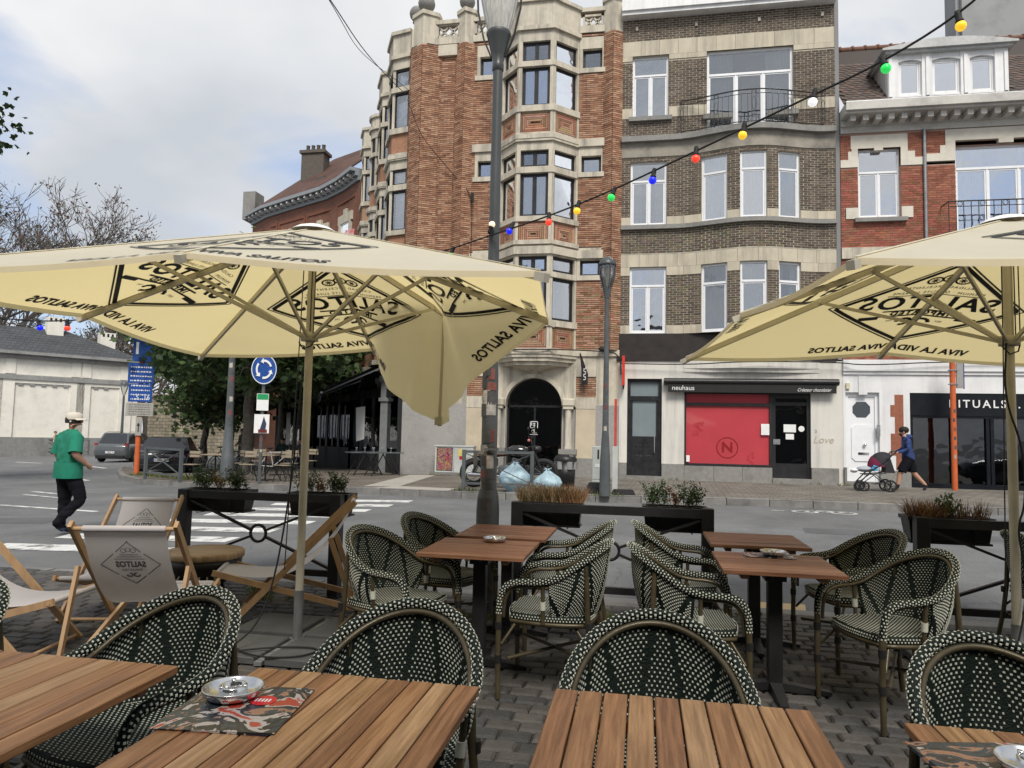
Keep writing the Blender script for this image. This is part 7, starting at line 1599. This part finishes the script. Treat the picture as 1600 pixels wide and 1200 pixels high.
def bare_tree(x,y,zb,h,label,seed,spread=.55,leaf=None,r0=.45,LV=5):
    st=random.getstate(); random.seed(seed); t=thing('bare_tree',label,'tree',(x,y,zb),0,'autumn trees behind the white building'); b=B(); lf=B(); 
    def grow(p,d,L_,r,lev):
        n=4; P=[p]; 
        for i in range(n): d=(d+Vector((rnd(),rnd(),rnd()*.5+.12))*.17).normalized(); P.append(P[-1]+d*L_/n)
        b.tube(P,[r+(r*.55-r)*i/n for i in range(n+1)],(7,6,5,4,3,3,3)[lev],cap=False,smooth=False)
        if lev>=LV:
            if leaf and random.random()<.25:
                for _ in range(2): leafquad(lf,P[-1]+Vector((rnd(),rnd(),rnd()))*.35,(rnd(),rnd(),rnd()),.28,.2,tuple(c*random.uniform(.6,1.3) for c in random.choice(leaf)))
            return
        for k in range(4):
            s=P[random.choice((2,3,4,4))]; nd=(d+Vector((rnd(),rnd(),rnd()*.6+.15))*spread*1.5).normalized(); grow(s,nd,L_*random.uniform(.6,.8),max(.028,r*.55),lev+1)
    grow(Vector((0,0,0)),Vector((0,0,1)),h*.30,r0,0)
    b.build('branches',darkbark,t)
    if lf.f: lf.build('leaves',leafT,t,kind='stuff')
    random.setstate(st)
AU=[(.16,.075,.03),(.12,.06,.03),(.10,.075,.03)]
bare_tree(-58,55,-1.2,32,'tall bare autumn tree with fine rusty twigs above the white building',11,.72,AU,LV=6)
bare_tree(-51,62,-1.2,18,'spreading bare tree behind the two white chimneys',12,.7,AU)
bare_tree(-46,60,-1.2,16,'bare tree with a few rusty leaves right of the chimneys',13,.7,AU)
bare_tree(-62,50,-1.2,24,'bare tree low behind the slate roof at the left edge',14,.7,None)
bare_tree(-38.5,60,-1.2,17,'bare tree beyond the right end of the white building',15,.7,AU)
# grass verge at the plaza corner and tufts on the far pavement
b=B()
for k in range(34):
    f=k/33; x=-16.8+4.9*f; y=20.9-2.9*f+.05; tuft(b,x+.35,y+.3,WALK+gz(x),.35,.35,.13,42,[(.07,.10,.02),(.10,.13,.03),(.15,.14,.05)],.7,.02)
for (x,y,n) in ((-4.0,15.95,40),(-5.6,22.25,25),(-1.0,16.0,20),(-.6,16.2,20),(1.0,22.75,15),(5.2,22.7,15),(6.0,22.7,25),(-3.7,16.1,30),(-6.5,22.3,20),(4.0,22.75,8)): tuft(b,x,y,WALK+gz(x),.25,.08,.14,n,[(.08,.11,.03),(.11,.13,.04)],.7,.02)
b.build('grass_verge',leafG,kind='stuff',label='short rough grass along the plaza corner and kerbs',cat='grass')

# ============================================================ PEOPLE
skinm=mat('skin',(.45,.25,.17),.55,var=.06); 
def person(name,label,loc,rz,J,E_,mats,region,extras,scale=1):
    """one continuous skinned figure: J joint -> (position, rx, ry); E_ bones; region(face centre)->material index"""
    names=list(J); me=bpy.data.meshes.new('body'); me.from_pydata([J[n][0] for n in names],[(names.index(a),names.index(c)) for a,c in E_],[])
    o=bpy.data.objects.new('tmp',me); COL.objects.link(o); m=o.modifiers.new('s','SKIN'); m.branch_smoothing=.4
    for i,n in enumerate(names): d=me.skin_vertices[0].data[i]; d.radius=(J[n][1],J[n][2] if len(J[n])>2 else J[n][1]); d.use_root=(n=='pelvis')
    s=o.modifiers.new('u','SUBSURF'); s.levels=3; s.render_levels=3
    dg=bpy.context.evaluated_depsgraph_get(); ev=o.evaluated_get(dg); m2=bpy.data.meshes.new_from_object(ev); bpy.data.objects.remove(o)
    from mathutils import noise as NZ_
    m2.update(); nrm_=[v.normal.copy() for v in m2.vertices]; fold=[region(v.co) in (1,2) for v in m2.vertices]
    for v,n_,f_ in zip(m2.vertices,nrm_,fold):
        if f_:
            q=v.co; k_=NZ_.noise(Vector((q.x*9,q.y*9,q.z*16)))*.02+NZ_.noise(Vector((q.x*22+5,q.y*22,q.z*30)))*.009; v.co=q+n_*k_
    for x in mats: m2.materials.append(x)
    for p in m2.polygons: p.material_index=region(p.center); p.use_smooth=True
    t=thing(name,label,'person',loc,rz); t.scale=(scale,)*3
    bo=bpy.data.objects.new('body',m2); COL.objects.link(bo); bo.parent=t
    for nm,b,ms in extras: b.build(nm,ms,t)
    return t
BONES=[('pelvis','waist'),('waist','chest'),('chest','neck'),('neck','jaw'),('jaw','skull'),('skull','crown')]
for s in 'lr': BONES+=[('chest','sh'+s),('sh'+s,'el'+s),('el'+s,'wr'+s),('wr'+s,'hd'+s),('pelvis','hp'+s),('hp'+s,'kn'+s),('kn'+s,'an'+s),('an'+s,'to'+s)]+[('hd'+s,'f%d%s'%(k,s)) for k in range(4)]+[('wr'+s,'th'+s)]
def fingers(J,s,w,h,curl):
    w=Vector(w);h=Vector(h); d=(h-w).normalized(); side=d.cross(Vector((0,0,1))).normalized(); dn=Vector(curl)
    for k in range(4): J['f%d%s'%(k,s)]=(h+side*(.021*(k-1.5))+d*(.05-.006*abs(k-1.2))+dn*.03,.0085,.0085)
    J['th'+s]=(w+d*.045+side*(-.05)+dn*.02,.010,.010)
def face(b,c,fw,sk=0):
    """nose and ears on the head, c centre of head, fw forward"""
    c=Vector(c);fw=Vector(fw).normalized(); sd=fw.cross(Vector((0,0,1))).normalized()
    b.ball(c+fw*.105+Vector((0,0,-.015)),.018,5,0,(1,1,1.5))
    for s in (-1,1): b.ball(c+sd*s*.085+Vector((0,0,-.01)),.026,5,0,(.6,.8,1.2))
# ---- man in the green T-shirt, walking away, head turned to his right
J={'pelvis':((0,0,.93),.175,.135),'waist':((0,.0,1.08),.195,.145),'chest':((0,.01,1.31),.205,.135),'neck':((0,.02,1.475),.06,.06),'jaw':((.01,.045,1.54),.07,.075),'skull':((.008,.035,1.60),.082,.095),'crown':((.005,.03,1.665),.07,.08)}
J.update({'shl':((-.19,.0,1.39),.085),'ell':((-.285,-.02,1.12),.058),'wrl':((-.27,.09,.93),.034),'hdl':((-.26,.13,.86),.033,.024),'shr':((.19,.0,1.39),.085),'elr':((.275,-.06,1.13),.058),'wrr':((.25,.11,1.0),.034),'hdr':((.23,.17,.96),.033,.026),
 'hpl':((-.105,0,.84),.118),'knl':((-.11,.03,.47),.088),'anl':((-.105,.0,.10),.058),'tol':((-.115,.15,.04),.036,.03),'hpr':((.105,.0,.84),.118),'knr':((.15,.13,.50),.088),'anr':((.0,-.13,.17),.058),'tor':((.01,.0,.06),.036,.03)})
fingers(J,'l',J['wrl'][0],J['hdl'][0],(0,0,-1)); fingers(J,'r',J['wrr'][0],J['hdr'][0],(-.5,0,-.6))
def reg1(c):
    z=c[2]
    if z<.085 or (c[1]<.02 and z<.10): return 3
    if z<.89 and abs(c[0])<.24: return 2
    if z>1.47: return 0
    if abs(c[0])>.215 and z<1.16: return 0
    return 1
teal=mat('teal_green_tshirt',(.011,.18,.112),.85,var=.18,scale=7,bump=.5,bscale=9); navy=mat('black_trousers',(.007,.0075,.011),.9,var=.3,scale=8,bump=.5,bscale=10,spec=.15); shoe=mat('navy_shoes',(.02,.03,.06),.6)
hc=Vector((.012,.045,1.60)); fw=Vector((.88,.45,0))
ex=B(); face(ex,hc,fw)
hb=B(); hb.T=Matrix.Translation((.0,.03,1.60))@Matrix.Diagonal((.092,.104,.10,1)); hb.lathe([(.98,-.45),(1.04,-.1),(1.0,.3),(.8,.6),(0,.9)],16)
cp_=B(); cp_.T=Matrix.Translation((.008,.035,1.622))@Matrix.Rotation(math.atan2(fw.y,fw.x),4,'Z')
cp_.lathe([(.106,-.015),(.107,.02),(.097,.06),(.06,.085),(0,.093)],20); cp_.grid(lambda i,j:((.085+.115*j)*math.cos(R(-58+116*i))*(1),.095*math.sin(R(-75+150*i)),-.008-.02*j*j+.012*math.cos(R(-75+150*i))),10,3)
collar=B(); collar.tube([(.065*math.cos(a),.02+.062*math.sin(a),1.455) for a in [2*PI*k/16 for k in range(16)]],.012,6,closed=True)
hem=B(); hem.lathe([(.222,.0),(.228,.03),(.215,.22)],24,(0,.0,.79),sq=.76)
slv=B()
for s in ('l','r'):
    a=Vector(J['sh'+s][0]);c=Vector(J['el'+s][0]); slv.tube([a.lerp(c,.1),a.lerp(c,.55),a.lerp(c,.95)],[.085,.084,.09],12,cap=False)
ear=B(); ear.ball(hc+Vector((.05,-.085,-.02)),.014,4)
person('person','man in a teal T-shirt, black trousers and cream cap walking away',(-8.17,9.04,ROAD+gz(-8.17)),R(-22),J,BONES,[skinm,teal,navy,shoe],reg1,[('face_features',ex,skinm),('hair',hb,mat('dark_hair',(.018,.013,.010),.7)),('cap',cp_,mat('cream_cap',(.56,.52,.44),.85,var=.08)),('collar',collar,teal),('shirt_hem',hem,teal),('sleeves',slv,teal),('earbud',ear,whiteprint)],1.035)
# ---- man in the blue hoodie pushing the pram (faces local +y)
J={'pelvis':((0,0,.93),.14,.12),'waist':((0,.02,1.08),.15,.125),'chest':((0,.05,1.32),.175,.125),'neck':((0,.09,1.47),.058,.058),'jaw':((0,.125,1.53),.07,.078),'skull':((0,.12,1.59),.08,.095),'crown':((0,.115,1.65),.068,.08)}
J.update({'shl':((-.19,.05,1.39),.072),'ell':((-.235,.06,1.12),.058),'wrl':((-.20,.30,1.03),.036),'hdl':((-.18,.37,1.02),.035,.026),'shr':((.19,.05,1.39),.072),'elr':((.235,.06,1.12),.058),'wrr':((.20,.30,1.03),.036),'hdr':((.18,.37,1.02),.035,.026),
 'hpl':((-.1,.0,.84),.112),'knl':((-.1,.24,.50),.07),'anl':((-.1,.30,.11),.042),'tol':((-.1,.45,.045),.04,.032),'hpr':((.1,-.02,.84),.112),'knr':((.1,-.14,.50),.07),'anr':((.1,-.44,.17),.042),'tor':((.1,-.36,.05),.04,.032)})
fingers(J,'l',J['wrl'][0],J['hdl'][0],(.2,0,-.8)); fingers(J,'r',J['wrr'][0],J['hdr'][0],(-.2,0,-.8))
def reg2(c):
    z=c[2]
    if z<.09: return 3
    if z<.20: return 4
    if z<.52: return 0
    if z<.88 and abs(c[0])<.26: return 2
    if z>1.455: return 0
    if c[1]>.30: return 0
    return 1
bluej=mat('blue_hoodie',(.022,.045,.15),.8,var=.2,scale=8,bump=.5,bscale=10)
ex=B(); face(ex,(0,.125,1.575),(0,1,0))
hb=B(); hb.T=Matrix.Translation((0,.10,1.625))@Matrix.Diagonal((.105,.118,.10,1)); hb.lathe([(.75,-.75),(1.0,-.35),(1.05,.1),(.9,.55),(.5,.85),(0,.95)],16)
bd=B(); bd.ball((0,.165,1.505),.06,7,0,(1,.85,.75))
hood=B(); hood.ball((0,.0,1.45),.13,8,0,(1,.75,.55))
sh=B(); 
for s in (-1,1): sh.tube([(s*.1,.0 if s<0 else -.02,.90),(s*.105,.12 if s<0 else -.08,.70),(s*.105,.20 if s<0 else -.12,.55)],[.13,.125,.125],12,cap=False)
jh=B(); jh.lathe([(.175,.0),(.18,.05),(.17,.2)],20,(0,.01,.84),sq=.85)
pm=person('person','bearded man in a blue hoodie and black shorts pushing a pram',(7.05,20.75,WALK),R(86),J,BONES,[skinm,bluej,navy,mat('dark_shoes',(.03,.026,.024),.6),blackframe],reg2,[('face_features',ex,skinm),('hair',hb,mat('black_hair',(.012,.010,.009),.75,bump=.6,bscale=60)),('beard',bd,mat('black_hair')),('hood',hood,bluej),('shorts',sh,navy),('jacket_hem',jh,bluej)],1.02)
# ---- pram
pr_=thing('pram','black pram with raised hood and maroon lining','pram',(6.22,20.78,WALK),R(86)); pr_.scale=(1.1,1.1,1.1)
prm=mat('dark_pram_cloth',(.022,.020,.026),.8,var=.2,bump=.2); mar=mat('maroon_lining',(.14,.012,.045),.8)
for x in (-.24,.24):
    for y,r in ((-.28,.13),(.30,.105),(.42,.105)):
        if y==.42 and x>0: continue
        b=B(); b.tube([(x,y+r*math.cos(2*PI*k/20),r+.015+r*math.sin(2*PI*k/20)) for k in range(20)],.02,6,closed=True); w=b.build('wheel',rubber,pr_)
        b=B(); 
        for k in range(6): a=2*PI*k/6; b.tube([(x,y,r+.015),(x,y+r*.9*math.cos(a),r+.015+r*.9*math.sin(a))],.012,4)
        b.build('spokes',blackmetal,w)
b=B()
for x in (-.22,.22): b.tube([(x,-.28,.15),(x,.05,.42),(x,.40,.14)],.014,6); b.tube([(x,.40,.2),(x,.15,.48),(x,-.2,.75),(x,-.42,.98)],.016,6); b.tube([(x,-.2,.45),(x,.3,.40)],.014,6)
b.tube([(-.22,-.42,.98),(.22,-.42,.98)],.02,8); b.build('chassis',blackmetal,pr_)
b=B(); b.grid(lambda i,j:(-.2+.4*i,-.22+.55*j,.24-.07*math.sin(PI*j)),4,8); b.build('basket',prm,pr_)
b=B(); b.grid(lambda i,j:((-.2+.4*i),-.28+.70*j,.50+.30*(1-j)**2.2-.02*math.sin(PI*i)),6,12); b.grid(lambda i,j:(-.21 if i<.5 else .21,-.30+.6*j,.46+(.5*(1-j))*(1 if abs(i-.5)>.2 else 0)),3,4) if 0 else None; b.build('seat_shell',prm,pr_)
def hoodf(i,j,r=.27,k=1): 
    a=R(-35+125*j); q=PI*i; return (-.23*math.cos(q)*k,-.12+r*1.25*math.sin(q)*math.sin(a)*1.0+(-.05),.60+r*1.35*math.sin(q)*math.cos(a)*1.0)
b=B(); b.grid(lambda i,j:hoodf(i,j),16,14); b.build('hood',prm,pr_); b=B(); b.grid(lambda i,j:hoodf(i,.66+.345*j,.276,1.01),16,4); b.build('lining',mar,pr_)
b=B(); b.grid(lambda i,j:(-.22+.44*i,-.42+.30*j*.7,.98-.52*j) ,4,6) if 0 else b.hexa([(-.21,-.40,.46),(.21,-.40,.46),(.21,-.18,.46),(-.21,-.18,.46),(-.21,-.30,.80),(.21,-.30,.80),(.21,-.2,.82),(-.21,-.2,.82)]); b.build('rear_panel',prm,pr_)
b=B(); b.ball((0,.22,.53),.14,7,0,(1.1,1.5,.55)); b.build('blanket',mat('pale_blanket',(.36,.38,.42),.9,bump=.3),pr_)
b=B(); b.ball((-.05,.48,.50),.055,6,0,(1,1.6,.8)); b.ball((.07,.47,.47),.055,6,0,(1,1.6,.8)); b.build('bootees',whiteprint,pr_)
b=B()
for k in range(5): a=2*PI*k/5; b.ball((-.21,.05+.05*math.cos(a),.56+.05*math.sin(a)),.032,5,0,(.4,1,1))
b.build('blue_flower_toy',mat('toy_blue',(.05,.30,.55),.5),pr_)
# ---- small distant figures
def far_person(loc,rz,top,legs,label,sit=False,hairc=(.03,.02,.015)):
    J={'pelvis':((0,0,.92),.14,.11),'waist':((0,0,1.06),.14,.11),'chest':((0,.01,1.30),.17,.12),'neck':((0,.01,1.46),.055,.055),'jaw':((0,.03,1.53),.068,.075),'skull':((0,.025,1.59),.08,.092),'crown':((0,.02,1.65),.066,.078)}
    for s,k in (('l',-1),('r',1)):
        J.update({'sh'+s:((k*.18,0,1.38),.07),'el'+s:((k*.24,0,1.12),.055),'wr'+s:((k*.2,.16,.98),.035),'hd'+s:((k*.17,.22,.97),.034,.026),'hp'+s:((k*.1,0,.84),.11)})
        if sit: J.update({'kn'+s:((k*.12,.42,.84),.085),'an'+s:((k*.12,.44,.46),.05),'to'+s:((k*.12,.58,.42),.038,.03)})
        else: J.update({'kn'+s:((k*.1,.06*k,.48),.075),'an'+s:((k*.1,.16*k-.05,.09),.046),'to'+s:((k*.1,.16*k+.08,.04),.038,.03)})
        fingers(J,s,J['wr'+s][0],J['hd'+s][0],(0,0,-1))
    tm=mat('coat_%s'%str(top),top,.85,var=.15); lm=mat('legs_%s'%str(legs),legs,.85,var=.15)
    def rg(c):
        if c[2]>1.45: return 0
        if c[1]>.19 and .93<c[2]<1.03: return 0
        if c[2]<(.10 if not sit else .45): return 3
        return 2 if c[2]<.90 else 1
    ex=B(); face(ex,(0,.03,1.575),(0,1,0)); hb=B(); hb.T=Matrix.Translation((0,.005,1.61))@Matrix.Diagonal((.095,.105,.09,1)); hb.lathe([(.9,-.6),(1.0,0),(.85,.5),(.5,.85),(0,.95)],12)
    return person('person',label,loc,rz,J,BONES,[skinm,tm,lm,shoe],rg,[('face_features',ex,skinm),('hair',hb,mat('hair_%s'%str(hairc),hairc,.75))])
far_person((-41.2,44.2,WALK+gz(-41)),R(-60),(.42,.34,.22),(.10,.11,.13),'small distant walker in a beige jacket by the white building',False,(.12,.08,.05))
far_person((-16.6,27.6,-.25),R(150),(.02,.025,.02),(.02,.02,.025),'dark haired person standing behind the black car')
far_person((-13.1,26.0,-.57),R(160),(.03,.035,.035),(.02,.02,.022),'seated guest in dark clothes at the restaurant window',True)
far_person((-14.6,27.3,-.6),R(200),(.02,.04,.035),(.02,.02,.022),'seated guest in a dark green top under the far awning',True)

# ============================================================ CARS
def car(name,label,loc,rz,paint,Ln,Wd,Ht,estate,plate):
    t=thing('parked_car' if name=='p' else 'car',label,'car',loc,rz); h=Ln/2; w=Wd/2; bz=.62*Ht if estate else .64*Ht
    pm_=mat('car_paint_'+str(paint),paint,.22,var=.05,coat=.7,spec=.5)
    # lower body loft, rear at -h
    st=[(-h,.80,.42,bz-.16),(-h+.06,.92,.28,bz-.04),(-h+.35,.985,.22,bz),(-h+1.1,1.0,.20,bz),(0,1.0,.20,bz-.01),(h-1.3,1.0,.20,bz-.03),(h-.6,.97,.22,bz-.10),(h-.12,.88,.28,bz-.24),(h,.74,.42,bz-.32)]
    b=B(); sec=[]
    for y,ws,z0,z1 in st:
        W_=w*ws; m_=(z0+z1)/2; sec.append([(-W_*.88,y,z0),(-W_*.97,y,z0+.10),(-W_,y,m_),(-W_*.985,y,z1-.10),(-W_*.90,y,z1),(W_*.90,y,z1),(W_*.985,y,z1-.10),(W_,y,m_),(W_*.97,y,z0+.10),(W_*.88,y,z0)])
    n=10; vs=[p for s in sec for p in s]; fs=[(i*n+j,(i+1)*n+j,(i+1)*n+(j+1)%n,i*n+(j+1)%n) for i in range(len(sec)-1) for j in range(n)]+[tuple(range(n)),tuple(range((len(sec)-1)*n,len(sec)*n))[::-1]]
    b.add(vs,fs,0,True); body=b.build('body',pm_,t)
    # greenhouse
    yr0,yr1=(-h+.22,-h+.62) if estate else (-h+.75,-h+1.35); yf1,yf0=h-2.25,h-1.45
    gw0,gw1=w*.90,w*.70
    ring=lambda y,z,ww:[(-ww,y,z),(ww,y,z)]
    base=[(-gw0,yr0,bz-.02),(gw0,yr0,bz-.02),(gw0,yf0,bz-.04),(-gw0,yf0,bz-.04)]; top=[(-gw1,yr1,Ht-.03),(gw1,yr1,Ht-.03),(gw1,yf1,Ht-.02),(-gw1,yf1,Ht-.02)]
    b=B(); b.hexa(base+top); 
    b.grid(lambda i,j:(-gw1+2*gw1*i,yr1+(yf1-yr1)*j,Ht-.03+.035*math.sin(PI*i)*1+.0*j),8,4); b.build('cabin',pm_,t)
    def pane(p0,p1,p2,p3,nm='window_pane',mg=.1):
        P=[Vector(x) for x in (p0,p1,p2,p3)]; c=sum(P,Vector())/4; nrm=(P[1]-P[0]).cross(P[3]-P[0]).normalized(); q=[c+(x-c)*(1-mg)+nrm*.006 for x in P]; bb=B(); bb.add(q,[(0,1,2,3)]); return bb.build(nm,mat('car_window_glass',(.02,.022,.025),.05,spec=.8),t)
    pane(base[0],base[1],top[1],top[0],'rear_window',.13); pane(base[2],base[3],top[3],top[2],'windscreen',.1)
    for s in (0,1):
        A0,A1=(base[1],base[2]) if s else (base[3],base[0]); B0,B1=(top[1],top[2]) if s else (top[3],top[0])
        nw=3; 
        for k in range(nw):
            l=lambda a,c,f:tuple(a[i]+(c[i]-a[i])*f for i in range(3)); pane(l(A0,A1,k/nw),l(A0,A1,(k+1)/nw),l(B0,B1,(k+1)/nw),l(B0,B1,k/nw),'side_window',.16)
    for s in (-1,1):
        for y in (-h+.85,h-.92):
            b=B(); T=Matrix.Translation((s*(w-.10),y,.33))@Matrix.Rotation(PI/2,4,'Y'); b.T=T; b.lathe([(.20,-.11),(.315,-.105),(.33,-.06),(.33,.06),(.315,.105),(.20,.11)],24); wh_=b.build('wheel',rubber,t)
            b=B(); b.T=T; b.lathe([(.0,.085*s),(.06,.10*s),(.07,.085*s),(.19,.09*s),(.21,.11*s)],20)
            for k in range(5):
                a=2*PI*k/5; b.bar((.05*math.cos(a),.05*math.sin(a),.10*s),(.2*math.cos(a),.2*math.sin(a),.11*s),.05,.015)
            b.build('rim',galv,wh_)
            b=B(); b.T=Matrix.Translation((s*(w-.012),y,.33)); b.grid(lambda i,j:(s*(.002+.012*j),(.36+.04*j)*math.cos(PI*i),(.36+.04*j)*math.sin(PI*i)),16,1); b.build('wheel_arch',plast,t)
        zt=bz-.16
        b=B(); 
        if estate: b.hexa([(s*w*.62,-h+.02,zt-.16),(s*w*.92,-h+.12,zt-.16),(s*w*.93,-h+.20,zt-.14),(s*w*.62,-h+.1,zt-.16),(s*w*.80,-h+.03,zt+.20),(s*w*.94,-h+.10,zt+.22),(s*w*.93,-h+.2,zt+.22),(s*w*.78,-h+.12,zt+.2)])
        else: b.hexa([(s*w*.45,-h-.005,zt-.10),(s*w*.90,-h+.06,zt-.10),(s*w*.93,-h+.2,zt-.08),(s*w*.45,-h+.1,zt-.10),(s*w*.45,-h+.005,zt+.03),(s*w*.92,-h+.06,zt+.05),(s*w*.94,-h+.2,zt+.05),(s*w*.45,-h+.1,zt+.03)])
        b.build('tail_light',mat('tail_lamp_red',(.30,.015,.015),.15,spec=.7),t)
        b=B(); b.hexa([(s*w*.55,h-.10,bz-.42),(s*w*.86,h-.16,bz-.40),(s*w*.86,h-.3,bz-.40),(s*w*.55,h-.3,bz-.42),(s*w*.55,h-.07,bz-.30),(s*w*.88,h-.14,bz-.27),(s*w*.88,h-.3,bz-.27),(s*w*.55,h-.3,bz-.30)]); b.build('headlight',mat('headlamp',(.5,.52,.55),.1,spec=.8),t)
        b=B(); b.ball((s*(w+.06),yf0-.35,bz+.06),.09,5,0,(1,.6,.7)); b.build('door_mirror',pm_,t)
    b=B(); b.box(-w*.80,w*.80,-h-.03,-h+.1,.22,.42,bev=.03); b.build('rear_bumper',plast,t); b=B(); b.box(-w*.55,w*.55,-h+.0,-h+.02,.36,.39); b.build('chrome_strip',chrome,t)
    b=B(); b.box(-.26,.26,-h-.045,-h-.02,.52,.63); pl=b.build('number_plate',whiteprint,t)
    b=B(); b.box(-.26,-.22,-h-.049,-h-.046,.52,.63); text(b,plate,.10,Matrix.Translation((.02,-h-.047,.572))@Matrix.Rotation(PI/2,4,'X'),bold=.003,mi=1); b.build('plate_characters',[mat('sign_blue'),blackpaint],pl)
    b=B(); b.box(-.3,.3,h-.03,h+.005,.45,.62); b.build('grille',plast,t); b=B(); b.lathe([(0,0),(.075,0),(.08,-.01)],20); b.v=[(p[0],h+.02,p[1]+.62) for p in b.v]; b.build('front_badge',chrome,t)
    if estate:
        for s in (-1,1): b=B(); b.tube([(s*gw1*.92,yr1+.1,Ht),(s*gw1*.92,yr1+.3,Ht+.05),(s*gw1*.92,yf1-.2,Ht+.05),(s*gw1*.92,yf1,Ht)],.015,6); b.build('roof_rail',galv,t)
    return t
car('p','black saloon car seen from behind beyond the crossed barrier',(-18.45,25.55,ROAD+gz(-18)),R(28),(.012,.013,.018),4.7,1.95,1.42,False,'1 DBK 005')
car('c','dark grey estate car with red tail lamps before the white building',(-29.3,37.0,ROAD+gz(-29.3)),R(12),(.075,.082,.088),4.7,1.95,1.66,True,'1 XKD 76')
car('p','dark blue car front just showing at the right picture edge',(12.35,20.3,WALK-.02),R(90),(.012,.018,.035),4.3,1.8,1.45,False,'1 VRT 22')
# ============================================================ SMALL ROAD DETAILS
b=B(); b.lathe([(0,.0),(.30,.0),(.33,-.002)],28,smooth=False); mh=b.build('manhole_cover',mat('cast_iron',(.06,.058,.055),.6,var=.3,bump=.3),loc=(-6.1,12.35,ROAD+gz(-6.1)+.008),label='round iron manhole cover in the zebra crossing',cat='manhole cover')
patch=mat('asphalt_patch',(.105,.107,.11),.85,var=.2,scale=1.2,bump=.4,bscale=120)
for pts in ([(-2.6,9.0),(1.8,8.85),(1.9,9.6),(-2.5,9.7)],[(2.6,12.2),(9.5,12.0),(9.5,12.75),(2.7,12.9)],[(-12.5,9.4),(-9.6,10.2),(-9.9,11.0),(-12.7,10.2)]):
    b=B(); b.add([(x,y,ROAD+gz(x)+.003) for x,y in pts],[(0,1,2,3)]); b.build('asphalt_repair',patch,road)
b=B()
for k in range(60):
    x=random.uniform(-5,5); y=random.choice((random.uniform(6.5,7.2),random.uniform(16,22))); z=ROAD if y<15 else WALK; s=random.uniform(.01,.03); z+=gz(x)
    a=random.uniform(0,6); b.add([(x+s*math.cos(a),y+s*math.sin(a),z+.006),(x+s*math.cos(a+2),y+s*math.sin(a+2),z+.01),(x+s*math.cos(a+4),y+s*math.sin(a+4),z+.006)],[(0,1,2)],0,False,random.choice([(.5,.48,.44),(.3,.18,.08),(.4,.38,.35)]))
b.build('litter_specks',mat('leaf_litter',attr=True,rough=.9),kind='stuff',label='scattered specks of litter and leaf on road and pavement',cat='litter')
